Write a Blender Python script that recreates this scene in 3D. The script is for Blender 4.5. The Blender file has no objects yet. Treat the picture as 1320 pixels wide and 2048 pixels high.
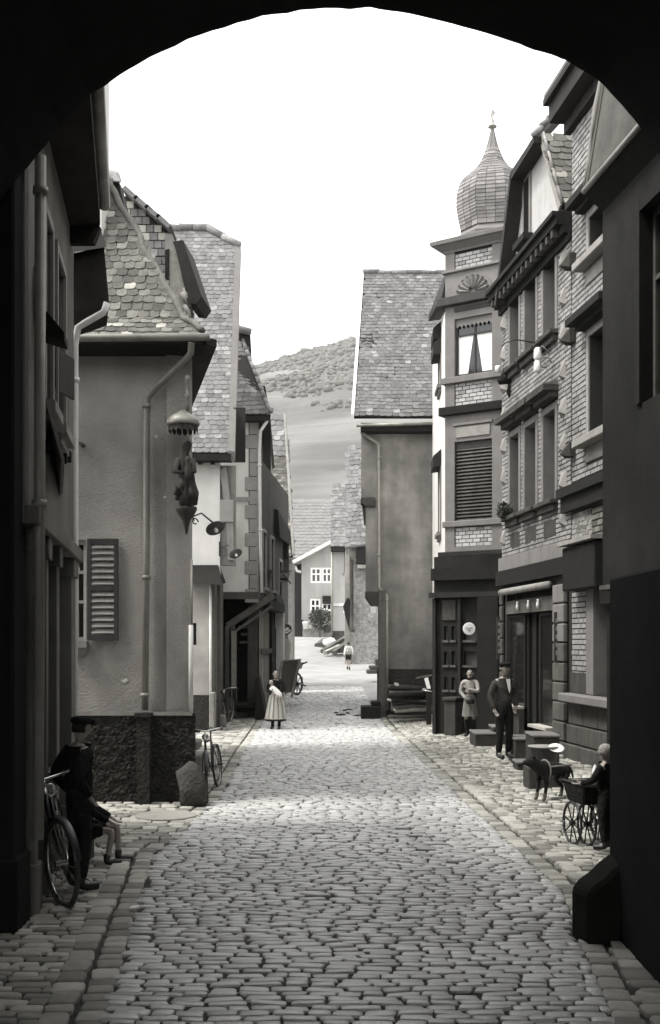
import bpy, bmesh, math, random
import numpy as np
from mathutils import Vector, Matrix, noise

random.seed(7)
R = math.radians
C = bpy.context.scene.collection
F, CX, HY, EYE = 2200.0, 660.0, 1285.0, 2.4

# ------------------------------------------------------------------ camera, sky, sun, exposure
sc = bpy.context.scene
cd = bpy.data.cameras.new('camera'); cam = bpy.data.objects.new('camera', cd); C.objects.link(cam)
cam.location = (0, 0, EYE); cam.rotation_euler = (R(90), 0, 0)
cd.sensor_fit = 'VERTICAL'; cd.sensor_height = 36.0; cd.lens = 36.0 * F / 2048.0
cd.shift_y = (HY - 1024.0) / 2048.0
cd.clip_start = 0.1; cd.clip_end = 5000
sc.camera = cam

wd = bpy.data.worlds.new('World'); sc.world = wd; wd.use_nodes = True
nt = wd.node_tree; nt.nodes.clear()
sky = nt.nodes.new('ShaderNodeTexSky'); sky.sky_type = 'NISHITA'; sky.sun_disc = False
SUN_EL, SUN_AZ = R(58), R(-105)          # azimuth measured from +Y towards +X
sky.sun_elevation = SUN_EL; sky.sun_rotation = SUN_AZ
sky.dust_density = 4.0; sky.air_density = 1.0; sky.ozone_density = 1.0
hs = nt.nodes.new('ShaderNodeHueSaturation'); hs.inputs['Saturation'].default_value = 0.06
veil = nt.nodes.new('ShaderNodeMix'); veil.data_type = 'RGBA'; veil.inputs[0].default_value = 0.55
veil.inputs[7].default_value = (9.0, 9.05, 9.1, 1)
bg = nt.nodes.new('ShaderNodeBackground'); bg.inputs['Strength'].default_value = 0.14
wo = nt.nodes.new('ShaderNodeOutputWorld')
L = nt.links.new
L(sky.outputs[0], hs.inputs['Color']); L(hs.outputs[0], veil.inputs[6]); L(veil.outputs[2], bg.inputs['Color']); L(bg.outputs[0], wo.inputs['Surface'])

sd = bpy.data.lights.new('sun', 'SUN'); sd.energy = 1.4; sd.angle = R(14); sd.color = (1.0, 0.975, 0.94)
so = bpy.data.objects.new('sun', sd); C.objects.link(so)
sv = Vector((math.sin(SUN_AZ) * math.cos(SUN_EL), math.cos(SUN_AZ) * math.cos(SUN_EL), math.sin(SUN_EL)))
so.rotation_euler = (-sv).to_track_quat('-Z', 'Y').to_euler(); so.location = (-10, 20, 40)

sc.view_settings.view_transform = 'Standard'; sc.view_settings.look = 'None'
sc.view_settings.exposure = 1.5; sc.view_settings.gamma = 1.0; sc.view_settings.use_curve_mapping = False
sc.cycles.max_bounces = 6; sc.cycles.diffuse_bounces = 3; sc.cycles.glossy_bounces = 2
sc.cycles.transmission_bounces = 2; sc.cycles.volume_bounces = 0; sc.cycles.use_denoising = True

# ------------------------------------------------------------------ materials
MATS = {}
def mat(name, col, rough=0.85, var=0.25, scale=3.0, bump=0.3, bscale=40.0, streak=0.0, metal=0.0, spec=0.12, warm=(1.0, 0.95, 0.87), coarse=0.0, bdist=0.01):
    if name in MATS: return MATS[name]
    m = bpy.data.materials.new(name); m.use_nodes = True; MATS[name] = m
    t = m.node_tree; n = t.nodes; l = t.links.new
    b = n['Principled BSDF']
    c = (col * warm[0], col * warm[1], col * warm[2]) if not isinstance(col, tuple) else col
    geo = n.new('ShaderNodeNewGeometry')
    n1 = n.new('ShaderNodeTexNoise'); n1.inputs['Scale'].default_value = scale; n1.inputs['Detail'].default_value = 6; n1.inputs['Roughness'].default_value = 0.65
    l(geo.outputs['Position'], n1.inputs['Vector'])
    mr = n.new('ShaderNodeMapRange'); mr.inputs[1].default_value = 0.25; mr.inputs[2].default_value = 0.75
    mr.inputs[3].default_value = 1 - var; mr.inputs[4].default_value = 1 + var
    l(n1.outputs['Fac'], mr.inputs[0])
    fac = mr.outputs[0]
    def times(a, noise_scale, vec, lo, hi, e0=0.35, e1=0.65, detail=4):
        q = n.new('ShaderNodeTexNoise'); q.inputs['Scale'].default_value = noise_scale; q.inputs['Detail'].default_value = detail
        l(vec, q.inputs['Vector'])
        r = n.new('ShaderNodeMapRange'); r.inputs[1].default_value = e0; r.inputs[2].default_value = e1; r.inputs[3].default_value = lo; r.inputs[4].default_value = hi
        l(q.outputs['Fac'], r.inputs[0])
        k = n.new('ShaderNodeMath'); k.operation = 'MULTIPLY'; l(a, k.inputs[0]); l(r.outputs[0], k.inputs[1])
        return k.outputs[0]
    if streak > 0:
        mp = n.new('ShaderNodeMapping'); mp.inputs['Scale'].default_value = (2.2, 2.2, 0.3); l(geo.outputs['Position'], mp.inputs['Vector'])
        fac = times(fac, 1.0, mp.outputs[0], 1 - streak, 1 + streak * 0.4)
    if name == 'dry_hillside':
        mp = n.new('ShaderNodeMapping'); mp.inputs['Rotation'].default_value = (0, R(16), 0); mp.inputs['Scale'].default_value = (.03, .03, .62); l(geo.outputs['Position'], mp.inputs['Vector'])
        fac = times(fac, 1.0, mp.outputs[0], .88, 1.08, .38, .62, 5)
        fac = times(fac, .022, geo.outputs['Position'], .72, 1.15, .4, .6, 6)
    if coarse > 0:
        fac = times(fac, 0.7, geo.outputs['Position'], 1 - coarse, 1 + coarse * 0.5)
    vm = n.new('ShaderNodeVectorMath'); vm.operation = 'SCALE'; vm.inputs[0].default_value = c
    l(fac, vm.inputs['Scale']); l(vm.outputs[0], b.inputs['Base Color'])
    b.inputs['Roughness'].default_value = rough; b.inputs['Metallic'].default_value = metal
    b.inputs['Specular IOR Level'].default_value = spec
    if bump > 0:
        n2 = n.new('ShaderNodeTexNoise'); n2.inputs['Scale'].default_value = bscale; n2.inputs['Detail'].default_value = 4
        l(geo.outputs['Position'], n2.inputs['Vector'])
        bp = n.new('ShaderNodeBump'); bp.inputs['Strength'].default_value = bump; bp.inputs['Distance'].default_value = bdist
        l(n2.outputs['Fac'], bp.inputs['Height']); l(bp.outputs[0], b.inputs['Normal'])
    return m

OL = (1.0, 0.97, 0.86)
PLAIN = (1.0, 0.98, 0.94)
M = dict(
    arch=mat('silhouette_render', 0.014, 0.95, 0.3, 2, 0.4, 25, warm=PLAIN),  # near-black so the arch reads as a silhouette; shade put into the colour
    earth=mat('packed_earth', 0.25, 0.95, 0.15, 0.8, 0.4, 14, warm=PLAIN, coarse=0.12, bdist=0.02),
    joint=mat('cobble_joint_soil', 0.05, 0.95, 0.35, 4, 0.5, 60, warm=OL),
    cob=[mat('cobble_%s' % w, c, 0.40, 0.14, 9, 0.45, 55, warm=PLAIN, coarse=0.10, spec=0.55) for w, c in (('pale', .48), ('grey', .44), ('mid', .39), ('dark', .32), ('worn', .52))],
    slab=[mat('slab_%s' % w, c, 0.7, 0.2, 7, 0.4, 45, warm=OL, coarse=0.15) for w, c in (('pale', .36), ('grey', .30), ('mid', .25), ('dark', .19), ('worn', .40))],
    tile=[mat('roof_tile_%s' % w, c, 0.75, 0.3, 11, 0.5, 50, warm=(1, .975, .95)) for w, c in (('slate', .125), ('weathered', .15), ('dark', .105), ('lichen', .175), ('pale', .24))],
    tiled=[mat('old_tile_%s' % w, c, 0.8, 0.35, 11, 0.6, 50, warm=OL) for w, c in (('slate', .095), ('weathered', .12), ('dark', .07), ('lichen', .16), ('pale', .30))],
    brick=[mat('glazed_brick_%s' % w, c, 0.45, 0.10, 9, 0.15, 40, warm=(1, .985, .95)) for w, c in (('white', .42), ('cream', .37), ('grey', .31), ('stained', .24))],
    brickg=[mat('greyer_brick_%s' % w, c, 0.55, 0.12, 9, 0.2, 40, warm=(1, .975, .93), coarse=.15) for w, c in (('pale', .27), ('cream', .24), ('grey', .21), ('stained', .17))],  # greyer and darker than the glazed set
    brickd=[mat('clay_brick_%s' % w, c, 0.7, 0.2, 9, 0.25, 40, warm=OL) for w, c in (('tan', .17), ('brown', .12), ('dark', .085), ('mid', .14))],
    mortar=mat('dark_mortar', 0.035, 0.95, 0.2, 6, 0.3, 60, warm=OL),
    plast=mat('grey_roughcast', 0.34, 0.92, 0.14, 1.3, 1.0, 45, 0.12, warm=(1.0, .955, .88), coarse=0.30, bdist=.02),
    plold=mat('old_stained_plaster', 0.235, 0.95, 0.32, 1.6, 0.8, 24, 0.22, warm=(1.0, .96, .88), coarse=0.35),
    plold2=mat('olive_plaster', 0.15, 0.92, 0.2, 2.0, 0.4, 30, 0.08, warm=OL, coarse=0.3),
    cream=mat('cream_plaster', 0.58, 0.9, 0.10, 1.5, 0.2, 50, 0.08, warm=(1.0, .975, .92)),
    quoin=mat('quoin_stone', 0.25, 0.9, 0.14, 5, 0.3, 50, warm=(1.0, .96, .91)),
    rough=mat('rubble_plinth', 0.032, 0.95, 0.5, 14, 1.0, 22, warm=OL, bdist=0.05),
    shopst=mat('shop_sandstone', 0.085, 0.85, 0.25, 5, 0.5, 30, 0.15, warm=OL, coarse=.2),  # darkened so stones at shop level carry the shade in their colour
    shadr=mat('dark_shaded_render', 0.018, 0.92, 0.3, 2.0, 0.5, 25, 0.1, warm=OL, coarse=.3),  # near-black; the shops' deep shade is put into this colour
    rubble=mat('rubble_wall', 0.26, 0.95, 0.45, 4, 1.0, 9, warm=(1.0, .97, .91), bdist=0.12),
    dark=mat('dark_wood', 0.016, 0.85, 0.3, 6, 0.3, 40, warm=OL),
    wood=mat('weathered_wood', 0.09, 0.8, 0.3, 7, 0.4, 30, warm=OL, streak=.3),
    woodl=mat('pale_wood', 0.26, 0.8, 0.25, 7, 0.4, 30, warm=OL, streak=.3),
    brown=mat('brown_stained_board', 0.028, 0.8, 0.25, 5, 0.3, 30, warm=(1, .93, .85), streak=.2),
    trim=mat('painted_trim', 0.17, 0.7, 0.12, 4, 0.15, 40, 0.1, warm=(1.0, .95, .90)),
    trimd=mat('dark_trim', 0.05, 0.7, 0.2, 4, 0.2, 40, warm=(1.0, .95, .90)),
    stone=mat('sandstone', 0.24, 0.85, 0.2, 5, 0.4, 40, 0.15, warm=(1.0, .96, .89)),
    stoned=mat('dark_sandstone', 0.055, 0.85, 0.3, 5, 0.5, 30, 0.2, warm=OL),
    white=mat('white_paint', 0.78, 0.6, 0.05, 4, 0.05, 40, warm=PLAIN),
    glass=mat('window_glass', 0.015, 0.08, 0.1, 2, 0.0, 10, warm=PLAIN, spec=0.6),
    glassd=mat('shop_glass', 0.012, 0.12, 0.1, 2, 0.0, 10, warm=OL, spec=0.5),
    metal=mat('grey_zinc_pipe', 0.26, 0.5, 0.2, 6, 0.1, 30, 0.3, metal=0.3, warm=OL),
    metall=mat('pale_zinc_pipe', 0.65, 0.45, 0.1, 6, 0.1, 30, 0.15, warm=PLAIN),
    iron=mat('black_iron', 0.015, 0.45, 0.2, 6, 0.1, 30, warm=PLAIN, spec=.5),
    enamel=mat('grey_enamel', 0.10, 0.5, 0.1, 6, 0.05, 30, warm=PLAIN),
    chrome=mat('worn_nickel', 0.55, 0.25, 0.1, 6, 0.0, 30, metal=0.9, warm=PLAIN),
    rubber=mat('tyre_rubber', 0.06, 0.8, 0.2, 6, 0.1, 30, warm=OL),
    skin=mat('skin', (0.30, 0.265, 0.235), 0.6, 0.08, 8, 0.05, 60),
    hair=mat('dark_hair', 0.02, 0.7, 0.2, 30, 0.4, 80, warm=OL),
    coatb=mat('black_wool', 0.014, 0.95, 0.2, 8, 0.9, 22, warm=PLAIN, bdist=.03),
    coatg=mat('grey_tweed', 0.055, 0.95, 0.2, 14, 0.9, 22, warm=OL, bdist=.03),
    trous=mat('dark_trousers', 0.018, 0.95, 0.2, 8, 0.9, 22, warm=PLAIN, bdist=.03),
    linen=mat('white_linen', 0.72, 0.9, 0.06, 6, 0.2, 50, warm=PLAIN),
    apron=mat('striped_apron', 0.42, 0.9, 0.12, 6, 0.2, 50, warm=OL),
    khaki=mat('khaki_cloth', 0.17, 0.9, 0.15, 6, 0.2, 50, warm=OL),
    tan=mat('tan_fur', 0.10, 0.9, 0.2, 30, 0.4, 120, warm=(1, .88, .7)),
    fur=mat('black_fur', 0.018, 0.8, 0.3, 30, 0.5, 120, warm=PLAIN),
    curtain=mat('white_curtain', 0.80, 0.9, 0.05, 4, 0.15, 30, warm=PLAIN),
    hill=mat('dry_hillside', 0.135, 0.98, 0.22, 0.03, 0.3, 1.5, warm=(1.0, .975, .91), coarse=0.0, bdist=0.4),
    scrub=mat('hill_scrub', 0.125, 0.98, 0.25, 0.15, 0.0, 5, warm=(1.0, .98, .88)),
    leaf=mat('dark_leaf', 0.05, 0.8, 0.4, 8, 0.0, 5, warm=(0.95, 1.0, .8)),
    farroof=mat('far_pale_roof', 0.17, 0.9, 0.15, 1.2, 0.6, 6, warm=PLAIN, bdist=0.08),
    dome=[mat('dome_slate_%s' % w, c, 0.6, 0.15, 8, 0.2, 40, warm=(1, .95, .91)) for w, c in (('a', .20), ('b', .165), ('c', .13), ('d', .24))],
    dirt=mat('dark_dirt_patch', 0.05, 0.95, 0.3, 6, 0.3, 40, warm=OL),
)

# ------------------------------------------------------------------ helpers
def X(px, Y): return (px - CX) / F * Y
def Z(py, Y): return EYE - (py - HY) / F * Y
def V3(px, py, Y): return Vector((X(px, Y), Y, Z(py, Y)))
def scr(p):
    return (CX + F * p[0] / max(p[1], .01), HY - F * (p[2] - EYE) / max(p[1], .01))

class Wall:
    """vertical plane through ground points A (left) and B (right) as seen from outside"""
    def __init__(s, ax, ay, bx, by):
        s.A = Vector((ax, ay, 0)); d = Vector((bx - ax, by - ay, 0)); s.len = d.length; s.d = d.normalized()
        s.n = Vector((s.d.y, -s.d.x, 0))
    def P(s, u, z, o=0.0):
        q = s.A + s.d * u + s.n * o; return Vector((q.x, q.y, z))
    def uz(s, px, py, o=0.0):
        r = Vector(((px - CX) / F, 1, (HY - py) / F)); a = s.A + s.n * o
        t = a.dot(s.n) / r.dot(s.n); q = r * t
        return (q - a).dot(s.d) , EYE + q.z
    def u(s, px): return s.uz(px, HY)[0]
    def z(s, px, py): return s.uz(px, py)[1]

class MB:
    def __init__(s): s.v = []; s.f = []; s.m = []
    def add(s, vs, fs, m=0):
        k = len(s.v); s.v += [tuple(p) for p in vs]; s.f += [tuple(i + k for i in f) for f in fs]; s.m += [m] * len(fs)
    def hexa(s, p, m=0):  # p: 4 bottom (ccw), 4 top
        s.add(p, [(3, 2, 1, 0), (4, 5, 6, 7), (0, 1, 5, 4), (1, 2, 6, 5), (2, 3, 7, 6), (3, 0, 4, 7)], m)
    def box(s, x0, x1, y0, y1, z0, z1, m=0):
        s.hexa([(x0, y0, z0), (x1, y0, z0), (x1, y1, z0), (x0, y1, z0), (x0, y0, z1), (x1, y0, z1), (x1, y1, z1), (x0, y1, z1)], m)
    def wbox(s, w, u0, u1, z0, z1, d0, d1, m=0):
        s.hexa([w.P(u0, z0, d1), w.P(u1, z0, d1), w.P(u1, z0, d0), w.P(u0, z0, d0), w.P(u0, z1, d1), w.P(u1, z1, d1), w.P(u1, z1, d0), w.P(u0, z1, d0)], m)
    def prism(s, pts, vec, m=0):
        n = len(pts); vec = Vector(vec); a = [Vector(p) for p in pts]; b = [p + vec for p in a]
        s.add(a + b, [tuple(range(n)), tuple(range(2 * n - 1, n - 1, -1))] + [(i, i + n, (i + 1) % n + n, (i + 1) % n) for i in range(n)], m)
    def bar(s, a, b, w, h, up=(0, 0, 1), m=0):
        a = Vector(a); b = Vector(b); d = (b - a).normalized(); up = Vector(up)
        if abs(d.dot(up)) > .99: up = Vector((0, 1, 0))
        r = d.cross(up).normalized() * w / 2; q = r.cross(d).normalized() * h / 2
        s.hexa([a - r - q, a + r - q, b + r - q, b - r - q, a - r + q, a + r + q, b + r + q, b - r + q], m)
    def tube(s, pts, r, n=8, m=0):
        pts = [Vector(p) for p in pts]; rs = r if isinstance(r, (list, tuple)) else [r] * len(pts); rings = []
        prev = None
        for i, p in enumerate(pts):
            d = (pts[min(i + 1, len(pts) - 1)] - pts[max(i - 1, 0)]).normalized()
            if prev is None:
                a = d.cross(Vector((0, 0, 1)))
                if a.length < .05: a = d.cross(Vector((0, 1, 0)))
            else: a = prev - d * prev.dot(d)
            a.normalize(); prev = a; b = d.cross(a)
            rings.append([p + (a * math.cos(2 * math.pi * k / n) + b * math.sin(2 * math.pi * k / n)) * rs[i] for k in range(n)])
        s.loft(rings, m)
    def loft(s, rings, m=0, caps=True):
        n = len(rings[0]); fs = []
        for i in range(len(rings) - 1):
            for k in range(n): fs.append((i * n + k, i * n + (k + 1) % n, (i + 1) * n + (k + 1) % n, (i + 1) * n + k))
        if caps: fs += [tuple(range(n - 1, -1, -1)), tuple(range((len(rings) - 1) * n, len(rings) * n))]
        s.add([p for r in rings for p in r], fs, m)
    def lathe(s, prof, c, n=16, m=0, mtx=None, sy=1.0):
        c = Vector(c); rings = []
        for r, z in prof:
            ring = []
            for k in range(n):
                p = Vector((r * math.cos(2 * math.pi * k / n), r * sy * math.sin(2 * math.pi * k / n), z))
                ring.append(c + (mtx @ p if mtx else p))
            rings.append(ring)
        s.loft(rings, m)
    def wall(s, w, u0, u1, z0, z1, holes=(), th=0.3, m=0, o=0.0):
        us = sorted({u0, u1, *[min(max(h[k], u0), u1) for h in holes for k in (0, 1)]}); zs = sorted({z0, z1, *[min(max(h[k], z0), z1) for h in holes for k in (2, 3)]})
        for i in range(len(us) - 1):
            for j in range(len(zs) - 1):
                cu, cz = (us[i] + us[i + 1]) / 2, (zs[j] + zs[j + 1]) / 2
                if us[i + 1] - us[i] < 1e-4 or zs[j + 1] - zs[j] < 1e-4: continue
                if any(h[0] < cu < h[1] and h[2] < cz < h[3] for h in holes): continue
                s.wbox(w, us[i], us[i + 1], zs[j], zs[j + 1], o - th, o, m)
    def mesh(s, name, mats, base=(0, 0, 0), smooth=False):
        me = bpy.data.meshes.new(name); b = Vector(base)
        me.from_pydata([(p[0] - b.x, p[1] - b.y, p[2] - b.z) for p in s.v], [], s.f)
        for mm in (mats if isinstance(mats, (list, tuple)) else [mats]): me.materials.append(mm)
        if any(s.m): me.polygons.foreach_set('material_index', s.m)
        if smooth: me.polygons.foreach_set('use_smooth', [True] * len(s.f))
        me.update(); return me

def fixn(me):
    bm = bmesh.new(); bm.from_mesh(me); bmesh.ops.recalc_face_normals(bm, faces=bm.faces); bm.to_mesh(me); bm.free()

class Thing:
    """an Empty at the thing's base; parts are its children, placed at its origin"""
    def __init__(s, name, label, cat, base=(0, 0, 0), group=None, kind=None, emptyobj=True):
        s.base = Vector(base); s.o = bpy.data.objects.new(name, None); s.o.empty_display_size = .2; s.o.location = s.base; C.objects.link(s.o)
        s.o['label'] = label; s.o['category'] = cat
        if group: s.o['group'] = group
        if kind: s.o['kind'] = kind
    def part(s, name, mb, mats, parent=None, smooth=False, bevel=0, label=None, fix=True, kind=None):
        me = mb.mesh(name, mats, s.base, smooth)
        if fix: fixn(me)
        o = bpy.data.objects.new(name, me); C.objects.link(o); o.parent = parent or s.o
        if bevel:
            b = o.modifiers.new('bevel', 'BEVEL'); b.width = bevel; b.segments = 1; b.limit_method = 'ANGLE'
        if label: o['label'] = label
        if kind: o['kind'] = kind
        return o

def single(name, mb, mats, label=None, cat=None, base=None, group=None, kind=None, smooth=False, bevel=0, fix=True):
    if base is None:
        a = np.array(mb.v); base = ((a[:, 0].min() + a[:, 0].max()) / 2, (a[:, 1].min() + a[:, 1].max()) / 2, a[:, 2].min())
    me = mb.mesh(name, mats, base, smooth)
    if fix: fixn(me)
    o = bpy.data.objects.new(name, me); o.location = base; C.objects.link(o)
    if label: o['label'] = label
    if cat: o['category'] = cat
    if group: o['group'] = group
    if kind: o['kind'] = kind
    if bevel:
        b = o.modifiers.new('bevel', 'BEVEL'); b.width = bevel; b.segments = 1; b.limit_method = 'ANGLE'
    return o

class Tmpl:
    """a small piece mesh that many objects share, or that is merged in numbers into one mesh"""
    def __init__(s, name, vs, fs, m, smooth=False):
        s.vs = np.array(vs, dtype=np.float64); s.fs = fs; s.mat = m; s.smooth = smooth
        me = bpy.data.meshes.new(name); me.from_pydata([tuple(v) for v in vs], [], fs); me.materials.append(m)
        fixn(me)
        if smooth: me.polygons.foreach_set('use_smooth', [True] * len(fs))
        s.me = me
        s.fs = [tuple(p.vertices) for p in me.polygons]
        s.loops = np.concatenate([np.array(f) for f in s.fs]); s.tot = np.array([len(f) for f in s.fs])

def pieces(parent, base, name, items, cap=300, rest=None, keyf=None):
    """items: (Tmpl, Matrix). The CAP that show largest become objects, the others one mesh"""
    B = Matrix.Translation(-Vector(base))
    def key(it):
        p = it[1].translation; x, y = scr(p)
        out = not (-20 < x < 1340 and -20 < y < 2068)
        return (out, p.y + (keyf(p) if keyf else 0))
    items = sorted(items, key=key)
    first = [it for it in items[:cap] if not key(it)[0]]; last = [it for it in items if it not in first] if len(first) < min(cap, len(items)) else items[cap:]
    for t, m in first:
        o = bpy.data.objects.new(name, t.me); C.objects.link(o); o.parent = parent; o.matrix_local = B @ m
    if last:
        mats = []; V = []; Lp = []; T = []; MI = []; SM = []; k = 0
        for t, m in last:
            if t.mat not in mats: mats.append(t.mat)
            mm = np.array(B @ m); V.append(t.vs @ mm[:3, :3].T + mm[:3, 3]); Lp.append(t.loops + k); k += len(t.vs); T.append(t.tot)
            MI.append(np.full(len(t.tot), mats.index(t.mat))); SM.append(np.full(len(t.tot), t.smooth))
        V = np.concatenate(V); Lp = np.concatenate(Lp); T = np.concatenate(T); MI = np.concatenate(MI); SM = np.concatenate(SM)
        me = bpy.data.meshes.new(rest or name + 's'); me.vertices.add(len(V)); me.vertices.foreach_set('co', V.ravel())
        me.loops.add(len(Lp)); me.loops.foreach_set('vertex_index', Lp); me.polygons.add(len(T))
        me.polygons.foreach_set('loop_start', np.concatenate([[0], np.cumsum(T)[:-1]])); me.polygons.foreach_set('loop_total', T)
        for q in mats: me.materials.append(q)
        me.polygons.foreach_set('material_index', MI); me.polygons.foreach_set('use_smooth', SM); me.update(calc_edges=True)
        o = bpy.data.objects.new(rest or name + 's', me); C.objects.link(o); o.parent = parent; o['kind'] = 'stuff'

def rnd(a, b): return random.uniform(a, b)
def pick(ts, w=None): return random.choices(ts, w)[0] if w else random.choice(ts)

def cob_tmpl(name, m, k):
    rr = random.Random(k); n = 8; sh = [(1 + rr.uniform(-.15, .08)) for _ in range(n)]
    def ring(sx, z):
        o = []
        for i in range(n):
            a = 2 * math.pi * (i + .5) / n; c, s_ = math.cos(a), math.sin(a); e = .36
            x = math.copysign(abs(c) ** e, c) * .5 * sh[i] * sx; y = math.copysign(abs(s_) ** e, s_) * .5 * sh[(i + 3) % n] * sx
            o.append((x, y, z))
        return o
    vs = ring(1, -.6) + ring(1.0, .2) + ring(.92, .45 + rr.uniform(-.03, .03)) + [(rr.uniform(-.05, .05), rr.uniform(-.05, .05), .5)]
    fs = [(i + n * j, (i + 1) % n + n * j, (i + 1) % n + n * (j + 1), i + n * (j + 1)) for j in (0, 1) for i in range(n)] + [(2 * n + i, 2 * n + (i + 1) % n, 3 * n) for i in range(n)]
    return Tmpl(name, vs, fs, m, True)
COB = [cob_tmpl('cobblestone', m, i * 7 + j) for i, m in enumerate(M['cob']) for j in range(3)]
SLAB = [cob_tmpl('paving_stone', m, i * 11 + j) for i, m in enumerate(M['slab']) for j in range(3)]

def tile_tmpl(name, m, k):
    rr = random.Random(k); L_ = 1.35; w = .485
    lo = [(-w, .22 + rr.uniform(-.05, .05)), (-.34, .05), (-.12, .0), (.12, rr.uniform(-.02, .04)), (.34, .05), (w, .22 + rr.uniform(-.05, .05)), (w, L_), (-w, L_)]
    zt = lambda y: .34 - .28 * y / L_
    vs = [(x, y, zt(y)) for x, y in lo] + [(x, y, zt(y) - .22) for x, y in lo]
    n = len(lo); fs = [tuple(range(n))] + [(i, (i + 1) % n, (i + 1) % n + n, i + n) for i in range(n) if i != 6]
    return Tmpl(name, vs, fs, m)
TILE = [tile_tmpl('tile', m, i * 5 + j) for i, m in enumerate(M['tile']) for j in range(2)]
TILED = [tile_tmpl('tile', m, i * 5 + j) for i, m in enumerate(M['tiled']) for j in range(2)]
TW = [10, 10, 8, 8, 5, 5, 6, 6, 1.6, 1.6]
def box_tmpl(name, m):
    vs = [(x, y, z) for z in (0, 1) for x, y in ((-.5, -.5), (.5, -.5), (.5, .5), (-.5, .5))]
    b = .035
    vs2 = vs[:4] + [(x * .97, y * .93, 1) for x, y, z in vs[4:]]
    return Tmpl(name, vs2, [(4, 5, 6, 7), (0, 1, 5, 4), (1, 2, 6, 5), (2, 3, 7, 6), (3, 0, 4, 7)], m)
BRK = [box_tmpl('brick', m) for m in M['brick']]
BRKG = [box_tmpl('brick', m) for m in M['brickg']]
BRKD = [box_tmpl('brick', m) for m in M['brickd']]
SLT = [tile_tmpl('slate', m, 50 + i) for i, m in enumerate(M['dome'])]

def inpoly(x, y, P):
    c = False; n = len(P)
    for i in range(n):
        x1, y1 = P[i]; x2, y2 = P[(i + 1) % n]
        if (y1 > y) != (y2 > y) and x < (x2 - x1) * (y - y1) / (y2 - y1) + x1: c = not c
    return c

def tile_field(poly, tw, th, tmpls=None, wts=None, udir=None, jit=1.0, sag=0.0):
    """rows of tiles over a planar polygon (3D points, first edge = eave, left to right as seen)"""
    tmpls = tmpls or TILE; P = [Vector(p) for p in poly]; O = P[0]; u = (Vector(udir) if udir else (P[1] - P[0])).normalized()
    nn = Vector((0, 0, 0))
    for i in range(len(P)): nn += (P[i] - O).cross(P[(i + 1) % len(P)] - O)
    n = nn.normalized(); 
    if n.z < 0: n = -n
    v = n.cross(u).normalized()
    q = [((p - O).dot(u), (p - O).dot(v)) for p in P]
    v0, v1 = min(a[1] for a in q), max(a[1] for a in q); u0, u1 = min(a[0] for a in q), max(a[0] for a in q)
    Bm = Matrix((u, v, n)).transposed().to_4x4(); items = []
    r = 0; y = v0
    while y < v1:
        x = u0 - (tw / 2 if r % 2 else 0) + rnd(-.2, .2) * tw * jit
        ph = rnd(0, 9)
        while x < u1 + tw:
            w = tw * rnd(.9, 1.12) if jit > .5 else tw * rnd(.96, 1.04)
            cx, cy = x + w / 2, y + th * .3
            if inpoly(cx, cy, q):
                wob = noise.noise((cx * .9, r * .35, ph * .02)) * th * .22 * jit
                p = O + u * cx + v * (y + wob + rnd(-.05, .05) * th * jit) + n * (.02 * jit * noise.noise((cx, cy, 3)) - .01)
                s = Matrix.Diagonal((w, th * rnd(1.0, 1.1), th * .34 * rnd(.8, 1.25), 1))
                items.append((pick(tmpls, wts or (TW if len(tmpls) == 10 else None)), Matrix.Translation(p) @ Bm @ Matrix.Rotation(R(rnd(-3, 3)) * jit, 4, 'Z') @ Matrix.Rotation(R(rnd(-2.5, 2.5)) * jit, 4, 'Y') @ s))
            x += w
        y += th; r += 1
    return items

def slab_poly(mb, poly, th, m=0):
    P = [Vector(p) for p in poly]; nn = Vector((0, 0, 0))
    for i in range(len(P)): nn += (P[i] - P[0]).cross(P[(i + 1) % len(P)] - P[0])
    n = nn.normalized(); n = n if n.z > 0 else -n
    mb.prism([p - n * .012 for p in P], -n * th, m)

def roof(T, polys, tw, th, tmpls=None, name='roof', mats=None, cap=300, jit=1.0, wts=None):
    mb = MB()
    for p in polys: slab_poly(mb, p, .10)
    ro = T.part(name, mb, mats or M['brown'])
    it = []
    for p in polys: it += tile_field(p, tw, th, tmpls, wts, jit=jit)
    pieces(ro, T.base, 'tile', it, cap, 'tiles')
    return ro

def ridge_caps(T, parent, pts, r=.09, ln=.3, m=None, name='ridge_tile'):
    m = m or M['tile'][3]; pts = [Vector(p) for p in pts]
    for a, b in zip(pts[:-1], pts[1:]):
        n = max(1, int((b - a).length / ln))
        for i in range(n):
            p = a.lerp(b, i / n); q = a.lerp(b, (i + 1.12) / n); mb = MB(); k = rnd(.9, 1.15)
            mb.tube([p + Vector((0, 0, rnd(-.02, .03))), q + Vector((0, 0, rnd(-.02, .02)))], [r * k, r * .85 * k], 8)
            T.part(name, mb, pick([m, M['tile'][4], M['tile'][1]], [5, 2, 3]), parent, smooth=True, fix=False)

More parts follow.
